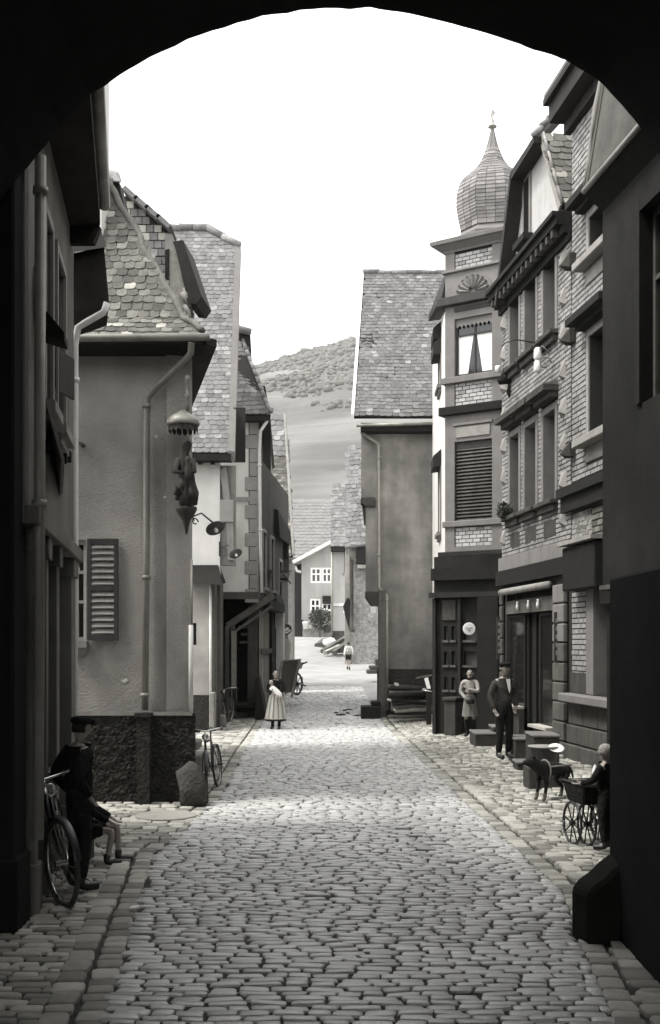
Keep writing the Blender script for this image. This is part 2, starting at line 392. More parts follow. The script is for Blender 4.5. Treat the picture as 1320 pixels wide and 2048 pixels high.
def brick_field(w, u0, u1, z0, z1, holes=(), bw=.25, bh=.105, gap=.016, o=0.0, tmpls=None, wts=None):
    items = []; tm = tmpls or BRK; wts = wts or [6, 4, 2, 1]
    Bm = Matrix((w.d, Vector((0, 0, 1)), w.n)).transposed().to_4x4(); z = z0; r = 0
    while z + bh * .6 < z1:
        x = u0 - (bw / 2 if r % 2 else 0)
        while x < u1:
            a, b = max(x, u0), min(x + bw, u1)
            segs = [(a, b)]
            for h in holes:
                if h[2] < z + bh / 2 < h[3]:
                    ns = []
                    for s, e in segs:
                        if e <= h[0] or s >= h[1]: ns.append((s, e))
                        else:
                            if s < h[0]: ns.append((s, h[0]))
                            if e > h[1]: ns.append((h[1], e))
                    segs = ns
            for s, e in segs:
                if e - s < .04: continue
                items.append((pick(tm, wts), Matrix.Translation(w.P((s + e) / 2, z + bh / 2, o)) @ Bm @ Matrix.Diagonal((e - s - gap, bh - gap, .018 * rnd(.7, 1.3), 1))))
            x += bw
        z += bh; r += 1
    return items

def window(T, w, u0, u1, z0, z1, depth=.14, fm=None, gm=None, nx=2, rows=(.33,), fw=.05, sill=None, surround=None, sm=None, name='window', curtain=False, sdepth=.06):
    fm = fm or M['trim']; gm = gm or M['glass']; mb = MB(); d0, d1 = -depth - .05, -depth
    mb.wbox(w, u0, u0 + fw, z0, z1, d0, d1); mb.wbox(w, u1 - fw, u1, z0, z1, d0, d1)
    mb.wbox(w, u0 + fw, u1 - fw, z1 - fw, z1, d0, d1); mb.wbox(w, u0 + fw, u1 - fw, z0, z0 + fw, d0, d1)
    iu0, iu1, iz0, iz1 = u0 + fw, u1 - fw, z0 + fw, z1 - fw; us = [iu0 + (iu1 - iu0) * k / nx for k in range(nx + 1)]
    zs = [iz0] + [iz1 - (iz1 - iz0) * r for r in sorted(rows, reverse=True)] + [iz1]
    for u in us[1:-1]: mb.wbox(w, u - fw * .4, u + fw * .4, iz0, iz1, d0 + .003, d1 - .004)
    for z in zs[1:-1]: mb.wbox(w, iu0, iu1, z - fw * .4, z + fw * .4, d0 + .006, d1 + .006)
    fo = T.part(name, mb, fm)
    for i in range(nx):
        for j in range(len(zs) - 1):
            q = MB(); q.wbox(w, us[i], us[i + 1], zs[j], zs[j + 1], d0 + .01, d0 + .02); T.part('pane', q, gm, fo)
    if sill:
        q = MB(); q.wbox(w, u0 - sill, u1 + sill, z0 - .10, z0 - .002, -depth, sdepth + .06); q.wbox(w, u0 - sill * .5, u1 + sill * .5, z0 - .2, z0 - .102, 0.002, sdepth); T.part('window_sill', q, sm or M['stone'])
    if surround:
        q = MB(); s = surround
        q.wbox(w, u0 - s, u0 - .002, z0, z1 + s, -depth, .03); q.wbox(w, u1 + .002, u1 + s, z0, z1 + s, -depth, .03); q.wbox(w, u0, u1, z1 + .002, z1 + s, -depth, .028)
        T.part('window_surround', q, sm or M['stone'])
    return fo

def lerp(a, b, t): return a + (b - a) * t
def interp(y, tab):
    if y <= tab[0][0]: return tab[0][1]
    for (a, va), (b, vb) in zip(tab[:-1], tab[1:]):
        if y <= b: return va + (vb - va) * (y - a) / (b - a)
    return tab[-1][1]
XR = [(4, 1.7), (7, 1.78), (9, 2.0), (10.5, 2.2), (13, 2.13), (16.3, 2.0), (24, 1.78), (34, 1.5), (60, 1.2), (100, 1.0)]
XL = [(4, -1.15), (6.9, -1.40), (12.4, -1.97), (16.8, -1.68), (24, -1.85), (34, -2.0), (60, -2.0), (100, -2.6)]
def xr(y): return interp(y, XR)
def xl(y): return interp(y, XL)
def ramp(y): return interp(y, [(30, 0), (38, .16), (48, .53), (57, .95), (75, 1.98), (92, 2.95), (110, 4.2), (140, 7)])
def gz(x, y):
    z = ramp(y)
    s = x - xr(y)
    if s > 0 and y < 50: z += min(s * .07, .22) * min(1, max(0, (y - 9.5) / 2))
    return z + .012 * noise.noise((x * .8, y * .5, 0))

# ------------------------------------------------------------------ ground, street, pavements, hill
def sheet(name, xs_of_y, ys, nx, zoff, m, label, cat, zf=gz):
    mb = MB(); vs = []; fs = []
    for j, y in enumerate(ys):
        a, b = xs_of_y(y)
        for i in range(nx + 1):
            x = a + (b - a) * i / nx; vs.append((x, y, zf(x, y) + zoff))
    for j in range(len(ys) - 1):
        for i in range(nx): fs.append((j * (nx + 1) + i, j * (nx + 1) + i + 1, (j + 1) * (nx + 1) + i + 1, (j + 1) * (nx + 1) + i))
    mb.add(vs, fs)
    o = single(name, mb, m, label, cat, base=(0, 0, 0), kind='structure', smooth=True, fix=False); return o
ys = [-60, -20] + [0 + .5 * k for k in range(240)]
def gsheet(x, y): return (ramp(y) if abs(x) > 8 else gz(x, y)) - (.03 if y > 46 else .05)
mb = MB(); xs = [-900, -300, -100, -40, -20, -12] + [-8 + .5 * k for k in range(33)] + [12, 20, 40, 100, 300, 900]; ys2 = [-300, -60, -20] + [0 + 1.0 * k for k in range(121)] + [140, 200, 400, 900, 2500]
nx = len(xs)
mb.add([(x, y, (gsheet(x, y) if y <= 120 else ramp(119) - (y - 120) * .01)) for y in ys2 for x in xs], [(j * nx + i, j * nx + i + 1, (j + 1) * nx + i + 1, (j + 1) * nx + i) for j in range(len(ys2) - 1) for i in range(nx - 1)])
single('ground', mb, M['earth'], 'pale packed earth ground under the whole village street', 'ground', base=(0, 0, 0), kind='structure', smooth=True, fix=False)

YS = [3 + .4 * k for k in range(113)]
street = sheet('street', lambda y: (xl(y), xr(y)), YS, 10, 0.0, M['joint'], 'cobbled street running from the arch between the houses to the hill', 'street')
items = []; y = 6.0; r = 0
def footprint_free(x, y): return True
while y < 47.5:
    a, b = xl(y) + .02, xr(y) - .02; d = .098 * rnd(.84, 1.16) if y < 30 else .15
    x = a + rnd(-.1, .02); bow = rnd(-.02, .02)
    while x < b:
        w = rnd(.15, .30) * (1.0 if y < 30 else 1.2); w = min(w, b - x + .05)
        if w < .06: break
        cx = x + w / 2; yy = y + .035 * noise.noise((cx * 1.1, y * .45, 1)) * 2 + .02 * math.sin(cx * 2 + y) + rnd(-.008, .008)
        z = gz(cx, yy) + rnd(-.006, .006)
        if random.random() > .006:
            mt = Matrix.Translation((cx, yy, z)) @ Matrix.Rotation(R(rnd(-5, 5)), 4, 'Z') @ Matrix.Rotation(R(rnd(-2.5, 2.5)), 4, 'X') @ Matrix.Rotation(R(rnd(-2, 2)), 4, 'Y') @ Matrix.Diagonal((w * .97, d * rnd(.87, 1.0), (.040 * rnd(.8, 1.2)), 1))
            items.append((pick(COB, [6, 6, 6, 6, 6, 6, 4, 4, 4, 1.2, 1.2, 1.2, 3, 3, 3]), mt))
        x += w
    y += d; r += 1
pieces(street, (0, 0, 0), 'cobblestone', items, 300, 'cobblestones')

# gutters: two rows of slabs left, two rows right
def gutter(name, label, edge, side, y0, y1, skip=()):
    bed = sheet(name, lambda y: (edge(y), edge(y) + side * .46) if side > 0 else (edge(y) - .46, edge(y)), [v for v in YS if y0 - .5 <= v <= y1 + .5], 2, -.012, M['joint'], label, 'gutter')
    it = []
    for k in (0, 1):
        y = y0
        while y < y1:
            ln = rnd(.14, .26) if k == 0 else rnd(.18, .32)
            yc = y + ln / 2; w = .2 + .015 * k
            if not any(s0 < yc < s1 for s0, s1 in skip):
                x = edge(yc) + side * (.115 + .225 * k); ang = math.atan2(edge(yc + .5) - edge(yc - .5), 1.0)
                it.append((pick(SLAB), Matrix.Translation((x + rnd(-.008, .008), yc, gz(x, yc) - .012 * (1 - k) + rnd(-.008, .008))) @ Matrix.Rotation(-ang + R(rnd(-2, 2)), 4, 'Z') @ Matrix.Rotation(R(rnd(-2, 2)), 4, 'X') @ Matrix.Diagonal((w * rnd(.92, 1.03), ln * .95, .062, 1))))
            y += ln
    pieces(bed, (0, 0, 0), 'gutter_slab', it, 200, 'gutter_slabs')
gutter('left_gutter', 'double row of stone slabs forming the gutter left of the cobbles', xl, -1, 6.0, 40, skip=((13.15, 15.2),))
gutter('right_gutter', 'double row of stone slabs forming the gutter right of the cobbles', xr, 1, 6.0, 36)

# house facade lines used for both pavements and walls
L1x = lambda y: -2.58 - .145 * (y - 9.3)
RFx = lambda y: 7.14 - .118 * y
def right_edge(y): return min(2.62, 2.35 + .1 * y) if y < 9.4 else min(RFx(y) - .0, 3.0 + (y - 9.4) * .5) if y < 26 else lerp(4.08, 3.1, min(1, (y - 26) / 3))
def left_edge(y):
    if y < 9.3: return -2.62
    if y < 14: return L1x(y)
    if y < 16.5: return -4.9
    return -2.12 - .2 * (y - 16.5) if y < 22 else -3.2
def paving(name, label, x0f, x1f, y0, y1, dw, dd, h, along=False, jit=1.0, cap=300):
    bed = sheet(name, lambda y: (x0f(y), x1f(y)), [v for v in YS if y0 - .4 <= v <= y1 + .4], 8, -.008, M['joint'], label, 'pavement')
    it = []; y = y0
    while y < y1:
        d = dd * rnd(.8, 1.2); a, b = x0f(y) - .1, x1f(y); x = a + rnd(-.2, 0)
        while x < b:
            w = min(dw * rnd(.65, 1.3), b - x + .04)
            if w < .06: break
            cx = x + w / 2; yy = y + .07 * noise.noise((cx * .8, y * .4, 5)) * 2 * jit
            it.append((pick(SLAB), Matrix.Translation((cx, yy, gz(cx, yy) + rnd(-.01, .008))) @ Matrix.Rotation(R(rnd(-5, 5)), 4, 'Z') @ Matrix.Rotation(R(rnd(-3, 3)), 4, 'X') @ Matrix.Diagonal((w * .95, d * rnd(.85, .96), h, 1))))
            x += w
        y += d
    pieces(bed, (0, 0, 0), 'paving_stone', it, cap, 'paving_stones')
paving('left_pavement', 'mossy paving of flat stones along the left house wall', left_edge, lambda y: xl(y) - .46, 6.0, 13.1, .27, .12, .05)
paving('alley_pavement', 'pale worn slabs paving the side alley before the plastered corner house', lambda y: -4.9, lambda y: xl(y) - (.0 if y < 15.2 else .46), 13.2, 16.6, .26, .2, .045)
paving('far_left_pavement', 'narrow strip of paving under the far left houses', lambda y: left_edge(y), lambda y: xl(y) - .46, 16.7, 34, .3, .22, .045)
paving('right_pavement', 'rough trodden paving in front of the right hand shops', lambda y: xr(y) + .46, right_edge, 6.0, 34, .2, .15, .045)

# manhole plate, stains
mb = MB(); mb.lathe([(0.0, .0), (.42, .0), (.42, .03), (.39, .034), (0.02, .034)], (-2.25, 15.1, gz(-2.25, 15.1) + .01), 28)
single('manhole_cover', mb, M['slab'][1], 'round pale manhole plate set in the alley paving', 'manhole cover', smooth=False)

# hill
def hz(x, y):
    t = min(1, max(0, (y - 105) / 315)); rid = 115 + .27 * x
    rid = max(rid, 30) if x < 0 else min(rid, 210)
    h = 3.4 + (rid - 3.4) * (t ** .95) + 5 * noise.noise((x * .012, y * .012, 2)) * min(1, t * 4) + 1.6 * noise.noise((x * .05, y * .05, 4)) * min(1, t * 4)
    q = h + .12 * x; st = 3.2; f = (q / st) % 1.0
    h += (.9 if f > .5 else 0) * min(1, t * 6) * (f - .5) * 1.6
    if y > 420: h -= (y - 420) * .25
    return h
mb = MB(); xs = [-260 + 2.6 * k for k in range(200)]; ys3 = [108 + 2.0 * k for k in range(166)] + [445, 480, 560, 700]; nx = len(xs)
mb.add([(x, y, hz(x, y)) for y in ys3 for x in xs], [(j * nx + i, j * nx + i + 1, (j + 1) * nx + i + 1, (j + 1) * nx + i) for j in range(len(ys3) - 1) for i in range(nx - 1)])
single('hillside', mb, M['hill'], 'steep pale vineyard hillside rising behind the village', 'hill', base=(0, 0, 0), kind='structure', smooth=True, fix=False)
ic = bpy.data.meshes.new('tmp'); bm = bmesh.new(); bmesh.ops.create_icosphere(bm, subdivisions=2, radius=1); bm.to_mesh(ic); bm.free()
icv = [v.co.copy() for v in ic.vertices]; icf = [tuple(p.vertices) for p in ic.polygons]
bm = bmesh.new(); bmesh.ops.create_icosphere(bm, subdivisions=1, radius=1); ic1 = bpy.data.meshes.new('tmp1'); bm.to_mesh(ic1); bm.free()
ic1v = [v.co.copy() for v in ic1.vertices]; ic1f = [tuple(p.vertices) for p in ic1.polygons]
mb = MB()
for k in range(7500):
    y = 420 - 230 * random.random() ** 1.3; x = rnd(-.105, .06) * y
    if noise.noise((x * .03, y * .03, 9)) < -.40 + .62 * (420 - y) / 190 + rnd(-.12, .12): continue
    s = .3 + 1.1 * random.random() ** 2; c = Vector((x, y, hz(x, y) + s * .1)); ph = rnd(0, 50)
    mb.add([c + Vector((v.x * 1.05, v.y, v.z * .85)) * s * (1 + .55 * noise.noise(v * 1.8 + Vector((ph, 0, 0)))) for v in ic1v], ic1f)
for k in range(135):
    if k < 110: x = rnd(-60, 40); y = 419 + rnd(-3, 3); s = rnd(.5, 1.9)
    elif k < 140: y = rnd(300, 415); x = rnd(-.12, .05) * y; s = rnd(.4, 1.0)
    else: y = rnd(135, 300); x = rnd(-.12, .05) * y; s = rnd(.2, .5)
    ph = rnd(0, 50); c = Vector((x, y, hz(x, y) + s * .1)); sq = rnd(.5, .8)
    mb.add([c + Vector((v.x * 1.3, v.y, v.z * sq)) * s * (1 + .45 * noise.noise(v * 1.8 + Vector((ph, 0, 0)))) for v in icv], icf)
single('hill_scrub', mb, M['scrub'], 'scattered low bushes over the hillside and its skyline', 'bushes', base=(0, 0, 0), kind='stuff', fix=False, smooth=True)

# ------------------------------------------------------------------ gate tower with the arch we look through
T = Thing('gate_tower', 'dark silhouetted stone gate tower whose wide arch frames the whole street', 'gate tower', (0, 2, 0))
arc_px = [(-45, 470), (0, 402), (57, 332), (120, 252), (180, 192), (240, 150), (300, 113), (400, 70), (500, 38), (600, 20), (700, 15), (780, 20), (860, 36), (950, 60), (1040, 88), (1095, 108), (1130, 120), (1195, 158), (1245, 212), (1290, 265), (1325, 320), (1365, 395)]
YF = 9.0; arc = []
for (a, b), (c, d) in zip(arc_px[:-1], arc_px[1:]):
    for k in range(4):
        t = k / 4; px, py = a + (c - a) * t, b + (d - b) * t; arc.append((X(px, YF) + .012 * noise.noise((px * .03, 1, 0)), Z(py, YF) + .022 * noise.noise((px * .025, 5, 0)) + .01 * noise.noise((px * .1, 2, 0))))
arc.append((X(arc_px[-1][0], YF), Z(arc_px[-1][1], YF)))
# soffit + front ring: extrude the outline towards the camera
mb = MB(); n = len(arc); prof = [(arc[0][0], 0)] + arc + [(arc[-1][0], 0)]
x0, x1, top = -3.6, 3.6, 9.6
depths = [YF, YF - .06, YF - 1.2, 5.0, 1.0, -5.0]; grow = [-.0, .0, .02, .05, .05, .05]
rings = []
for yv, g in zip(depths, grow):
    rings.append([(x * (1 + g * .5), yv, z + (g if z > 0 else 0) * 2) for x, z in prof])
fs = []; k = len(prof)
for i in range(len(rings) - 1):
    for j in range(k - 1): fs.append((i * k + j, i * k + j + 1, (i + 1) * k + j + 1, (i + 1) * k + j))
mb.add([p for r_ in rings for p in r_], fs)
# front face (towards the street): strips between outline and tower edge
vs = []; fs = []
for x, z in prof:
    ox = -3.6 if x < -2.8 and z < 6.05 else (3.6 if x > 2.8 and z < 6.05 else x)
    vs += [(x, YF, z), (x, YF, top)]
for j in range(k - 1):
    if prof[j][1] > 0 and prof[j + 1][1] > 0: fs.append((2 * j, 2 * j + 1, 2 * j + 3, 2 * j + 2))
mb.add(vs, fs)
mb.box(-3.9, arc[0][0] - .001, -5, YF - .002, 0, top); mb.box(arc[-1][0] + .001, 3.9, -5, YF - .002, 0, top); mb.box(-3.899, 3.899, -5, YF - .2, 8.2, top)
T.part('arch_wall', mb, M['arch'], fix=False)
for s in (-1, 1):
    mb = MB(); mb.box(min(2.6 * s, 2.7 * s), max(2.6 * s, 2.7 * s), -4.8, -2.3, 0, 4.5); g = T.part('unseen_gate_leaf', mb, M['dark'])  # unseen, made-up leaves, folded open to let light in behind
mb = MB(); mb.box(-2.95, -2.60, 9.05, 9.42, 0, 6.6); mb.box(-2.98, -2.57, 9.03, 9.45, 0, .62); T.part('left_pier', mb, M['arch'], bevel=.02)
# wheel guard on the right: a curved buttress of stone
mb = MB(); ol = [(1.98, -.05), (1.98, .36), (2.0, .43), (2.05, .47), (2.12, .52), (2.2, .60), (2.28, .66), (2.4, .70), (2.75, .72), (2.75, -.05)]
mb.prism([(x, 9.05, z) for x, z in ol], (.07, -.32, 0)); T.part('wheel_guard', mb, M['shadr'], bevel=.03)
mb = MB(); mb.prism([(2.3, 9.06, 0), (2.3, 7.5, 0), (2.8, 7.5, 0), (2.8, 9.06, 0)], (0, 0, 2.93)); T.part('guard_shade_block', mb, M['arch'], bevel=.02)  # black block raised to stand for the deep shade at the right edge

# ================================================================== LEFT SIDE
def pl(T, w, x0, x1, z0, z1, d0, d1, name, m, **k):
    q = MB(); q.wbox(w, x0, x1, z0, z1, d0, d1); return T.part(name, q, m, **k)

# ---- L1: near left shop house
W1 = Wall(L1x(9.3), 9.3, L1x(14.0), 14.0)
T = Thing('shop_house', 'dark near left shop house with pilasters, poster board and deep boxed eaves', 'house', (-3.2, 11.6, 0))
U = lambda px: W1.u(px)
zf = 3.41
wins = [(U(88), U(101), 4.75, 6.6), (U(112), U(127), 4.75, 6.6)]
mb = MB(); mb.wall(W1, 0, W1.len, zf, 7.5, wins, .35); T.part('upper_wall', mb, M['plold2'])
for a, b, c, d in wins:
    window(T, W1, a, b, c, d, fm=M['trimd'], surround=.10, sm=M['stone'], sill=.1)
mb = MB(); mb.wall(W1, 0, W1.len, 0, zf - .001, [(.12, U(84) - .12, .5, 3.1), (U(84) + .12, U(106) - .12, .5, 3.1), (U(108) + .2, W1.len - .3, .1, 3.1)], .3, o=-.12); T.part('shop_front', mb, M['shadr'])
for px, hw in ((63, .09), (84, .1), (107, .12), (139, .24)):
    u = U(px); q = MB(); q.wbox(W1, u - hw, u + hw, 0, zf - .003, -.12, .05); q.wbox(W1, u - hw - .03, u + hw + .03, 0, .45, -.12, .08); q.wbox(W1, u - hw - .03, u + hw + .03, zf - .22, zf - .004, -.12, .085)
    T.part('pilaster', q, M['plold2'], bevel=.01)
for a, b in ((.12, U(84) - .12), (U(84) + .12, U(106) - .12), (U(108) + .2, W1.len - .3)):
    window(T, W1, a, b, .5, 3.1, depth=.28, fm=M['dark'], gm=M['glassd'], nx=1, rows=(.25,), name='shop_window')
pl(T, W1, 0, W1.len + .03, zf, zf + .16, .002, .12, 'fascia', M['plold2'], bevel=.01)
# letter board: small raised plates seen edge-on
for px, py in ((91, 893), (102, 913), (114, 872), (125, 916), (83, 862), (113, 830), (101, 848), (134, 914), (117, 928), (96, 834)):
    u, z = W1.uz(px, py); pl(T, W1, u - .05, u + .05, z - .06, z + .06, .002, .05, 'raised_letter', M['dark'])
mb = MB(); u, z = W1.uz(84, 860); u2, z2 = W1.uz(121, 1003)
mb.hexa([W1.P(U(82), 4.15, .22), W1.P(U(120), 4.05, .03), W1.P(U(120), 4.05, .0), W1.P(U(82), 4.15, .19), W1.P(U(84), 4.75, .05), W1.P(U(116), 4.55, .03), W1.P(U(116), 4.55, 0), W1.P(U(84), 4.75, .02)]); T.part('poster_board', mb, M['stone'])
# window hoods
for px0, px1, py, m, pr in ((70, 79, 640, M['dark'], .26), (66, 71, 570, M['stone'], .10)):
    u0, z = W1.uz(px0, py); u1 = U(px1); z = W1.z((px0 + px1) / 2, py)
    mb = MB(); mb.hexa([W1.P(u0, z - .15, .003), W1.P(u1, z - .15, .003), W1.P(u1, z - .22, pr), W1.P(u0, z - .22, pr), W1.P(u0, z + .15, .003), W1.P(u1, z + .15, .003), W1.P(u1, z - .15, pr), W1.P(u0, z - .15, pr)]); T.part('window_hood', mb, m)
# half open shutter leaf on the facade
mb = MB(); u = U(110); mb.hexa([W1.P(u, 5.1, .01), W1.P(u + .5, 5.1, .16), W1.P(u + .5, 5.1, .13), W1.P(u, 5.1, -.0), W1.P(u, 5.55, .01), W1.P(u + .5, 5.55, .16), W1.P(u + .5, 5.55, .13), W1.P(u, 5.55, 0)]); T.part('shutter', mb, M['trimd'])
# eaves: boxed, overhanging
e0, e1 = Vector((-2.12, 9.6, 7.52)), Vector((-2.82, 13.5, 7.52))
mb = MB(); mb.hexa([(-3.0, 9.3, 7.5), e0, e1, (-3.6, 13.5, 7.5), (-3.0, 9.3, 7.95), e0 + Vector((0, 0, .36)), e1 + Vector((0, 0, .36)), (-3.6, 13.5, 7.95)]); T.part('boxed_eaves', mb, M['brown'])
mb = MB(); mb.tube([e0 + Vector((.05, 0, .25)), e1 + Vector((.05, 0, .25))], .075, 10); T.part('gutter', mb, M['metal'], smooth=True)
roof(T, [[e0 + Vector((.02, 0, .40)), e1 + Vector((.02, .1, .40)), (-5.6, 13.6, 11.2), (-5.0, 9.6, 11.2)]], .2, .2, TILED, cap=60)
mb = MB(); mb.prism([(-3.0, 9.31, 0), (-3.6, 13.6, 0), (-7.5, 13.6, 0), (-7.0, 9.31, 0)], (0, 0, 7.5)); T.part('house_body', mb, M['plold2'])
mb = MB(); mb.prism([(-3.66, 13.6, 7.3), (-2.9, 13.6, 7.3), (-2.82, 13.6, 7.5), (-4.9, 13.6, 10.4), (-5.6, 13.6, 10.4)], (0, -.12, 0)); T.part('gable_board', mb, M['brown'])
# hanging oriel box at the far corner
Y0 = 14.15; mb = MB(); mb.hexa([V3(120, 628, Y0), V3(218, 602, Y0), V3(218, 602, Y0) + Vector((-.25, 1.1, 0)), V3(120, 628, Y0) + Vector((-.1, 1.1, 0)), V3(125, 512, Y0), V3(208, 492, Y0), V3(208, 492, Y0) + Vector((-.25, 1.1, .05)), V3(125, 512, Y0) + Vector((-.1, 1.1, .05))])
T.part('hoist_box', mb, M['brown'])
mb = MB(); mb.hexa([V3(112, 510, Y0 - .08), V3(214, 494, Y0 - .08), V3(212, 488, Y0 + 1.2), V3(118, 500, Y0 + 1.2), V3(140, 455, Y0 + .2), V3(200, 455, Y0 + .2), V3(195, 450, Y0 + 1.1), V3(145, 450, Y0 + 1.1)]); T.part('box_roof', mb, M['brown'])
# rain pipes
def pipe(T, pts, r, m, name='downpipe', collars=()):
    mb = MB(); mb.tube(pts, r, 10)
    for c in collars: mb.tube([Vector(c) - Vector((0, 0, .03)), Vector(c) + Vector((0, 0, .03))], r * 1.35, 10)
    return T.part(name, mb, m, smooth=True, fix=False)
pipe(T, [V3(214, 606, 14.1), V3(207, 625, 14.1), V3(172, 645, 14.08), V3(156, 655, 14.06), V3(150, 690, 14.05), V3(150, 1100, 14.05), V3(148, 1440, 14.05)], .044, M['metall'], collars=[V3(150, 760, 14.05), V3(150, 1140, 14.05)])
pipe(T, [(-2.50, 9.5, 6.6), (-2.52, 9.5, .7)], .05, M['metal'], collars=[(-2.50, 9.5, 6.3), (-2.51, 9.5, 3.6)])

# pale chimney behind it
mb = MB(); mb.box(X(176, 17.3), X(203, 17.3), 17.3, 17.9, 6.5, 12.6); mb.box(X(172, 17.3), X(207, 17.3), 17.22, 17.98, 12.6, 12.8)
single('chimney', mb, M['cream'], 'tall pale chimney rising past the near left eaves', 'chimney')

# ---- L2: plastered corner house
Y2 = 16.5; W2 = Wall(-5.2, Y2, -2.11, Y2); xr2 = -2.11
T = Thing('corner_house', 'grey roughcast corner house with mossy hipped tile roof and louvred shutter', 'house', (-3.6, 18.5, 0))
z = lambda py: Z(py, Y2)
u = lambda px: X(px, Y2) + 5.2
wn = (u(146), u(172), z(1282), z(1080))
mb = MB(); mb.wall(W2, 0, W2.len, z(1427), 6.86, [wn], .35); T.part('front_wall', mb, M['plast'])
W2s = Wall(xr2, Y2, -3.25, 22.2)
mb = MB(); mb.wall(W2s, .001, W2s.len, 1.35, 6.86, [], .34); T.part('side_wall', mb, M['plast'])
# plinth, rough: displaced
mb = MB(); nx_, nz_ = 150, 60; vs = []; fs = []
for j in range(nz_ + 1):
    for i in range(nx_ + 1):
        x = -5.2 + (xr2 + .1 + 5.2) * i / nx_; zz = -.05 + (z(1427) + .02) * j / nz_
        d = .018 * noise.noise((x * 7, zz * 9, 0)) + .022 * noise.noise((x * 22, zz * 28, 3)); vs.append((x, Y2 - .10 - d, zz + d * .3))
for j in range(nz_):
    for i in range(nx_): fs.append((j * (nx_ + 1) + i, j * (nx_ + 1) + i + 1, (j + 1) * (nx_ + 1) + i + 1, (j + 1) * (nx_ + 1) + i))
mb.add(vs, fs); mb.prism([(-5.2, Y2 - .06, 0), (xr2 + .1, Y2 - .06, 0), (-3.2, 22.2, 0), (-5.2, 22.2, 0)], (0, 0, z(1427))); T.part('rubble_plinth', mb, M['rough'], fix=False)
pl(T, W2, 0, W2.len + .06, z(1430), z(1423), .11, .125, 'plinth_ledge', M['stone'])
window(T, W2, wn[0], wn[1], wn[2], wn[3], depth=.10, fm=M['white'], nx=1, rows=(.3, .62), fw=.06, sill=.03, sm=M['stone'])
# shutter: frame + louvres
s0, s1, t0, t1 = u(176), u(238), z(1281), z(1078); mb = MB(); fw = .065; dz = (t1 - t0)
mb.wbox(W2, s0, s0 + fw, t0, t1, .03, .075); mb.wbox(W2, s1 - fw, s1, t0, t1, .03, .075)
mid = (z(1182), z(1172))
for a, b in ((t0, t0 + .09), mid, (t1 - .07, t1)): mb.wbox(W2, s0 + fw, s1 - fw, a, b, .032, .073)
sh = T.part('shutter', mb, M['trimd'], bevel=.004)
for a, b, n_ in ((t0 + .09, mid[0], 7), (mid[1], t1 - .07, 7)):
    for i in range(n_):
        zc = a + (b - a) * (i + .5) / n_; q = MB(); h = (b - a) / n_ * .36
        q.hexa([W2.P(s0 + fw, zc - h, .07), W2.P(s1 - fw, zc - h, .07), W2.P(s1 - fw, zc - h + .008, .075), W2.P(s0 + fw, zc - h + .008, .075), W2.P(s0 + fw, zc + h, .035), W2.P(s1 - fw, zc + h, .035), W2.P(s1 - fw, zc + h + .008, .04), W2.P(s0 + fw, zc + h + .008, .04)])
        T.part('slat', q, M['stone'], sh)
# roof
ez = 6.86; eY = 16.02; apex = Vector((X(215, 18.07), 18.07, 9.95)); h1 = Vector((-2.2, eY + .5, ez + .42)); ec = Vector((X(412, eY), eY, ez))
A_ = [(-5.6, eY, ez), ec, h1, (-5.6, eY + .5, ez + .42)]; B_ = [(-5.6, eY + .5, ez + .42), h1, apex, (-5.6, 18.07, 9.95)]
cr = Vector((-3.7, 22.5, ez)); S_ = [ec, cr, (-3.95, 22.5, 9.95), apex]
ro = roof(T, [A_, B_], .165, .15, TILED, jit=1.25, wts=[10, 10, 9, 9, 5, 5, 4, 4, .9, .9]); 
mb = MB(); slab_poly(mb, [ec, cr, (-4.0, 22.5, 9.95), apex, h1], .08); T.part('side_roof', mb, M['tiled'][0])
for k in range(46):   # mortar-bedded hip, lumpy
    pass
hp = [ec.lerp(h1, .15), h1, h1.lerp(apex, .33) + Vector((.04, 0, -.10)), h1.lerp(apex, .66) + Vector((.02, 0, -.06)), apex + Vector((-.02, 0, .08))]
mb = MB(); seg = []
for a, b in zip(hp[:-1], hp[1:]):
    for i in range(10): seg.append(a.lerp(b, i / 10))
seg.append(hp[-1]); mb.tube([p + Vector((.05 * noise.noise(p * 3), 0, .03 + .04 * noise.noise(p * 2.5))) for p in seg], [.05 + .012 * noise.noise(p * 4) for p in seg], 8)
T.part('hip_mortar', mb, M['tiled'][1], ro, smooth=True, fix=False)
# eaves boards, soffits
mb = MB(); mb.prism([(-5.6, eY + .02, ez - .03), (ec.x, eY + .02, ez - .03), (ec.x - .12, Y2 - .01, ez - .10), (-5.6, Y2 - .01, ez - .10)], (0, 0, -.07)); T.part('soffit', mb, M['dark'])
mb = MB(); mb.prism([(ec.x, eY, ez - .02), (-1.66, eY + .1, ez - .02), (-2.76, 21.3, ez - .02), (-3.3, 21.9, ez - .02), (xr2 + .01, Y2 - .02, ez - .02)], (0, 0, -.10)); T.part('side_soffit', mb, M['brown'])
mb = MB(); mb.tube([(-5.6, eY - .07, ez - .06), (ec.x + .06, eY - .07, ez - .03)], .055, 10); T.part('gutter', mb, M['metal'], smooth=True, fix=False)
Yp = Y2 - .10
pipe(T, [V3(383, 686, eY), V3(382, 706, 16.1), V3(372, 718, 16.2), V3(302, 785, Yp), V3(293, 800, Yp), V3(293, 1080, Yp), V3(290, 1420, Yp)], .05, M['metal'], collars=[V3(293, 812, Yp), V3(292, 1155, Yp), V3(290, 1390, Yp)])
mb = MB(); mb.box(X(274, 16.3), X(300, 16.3), 16.25, 16.42, -.02, z(1430)); mb.box(X(270, 16.3), X(304, 16.3), 16.22, 16.42, z(1432), z(1424)); T.part('pipe_shoe', mb, M['rough'])
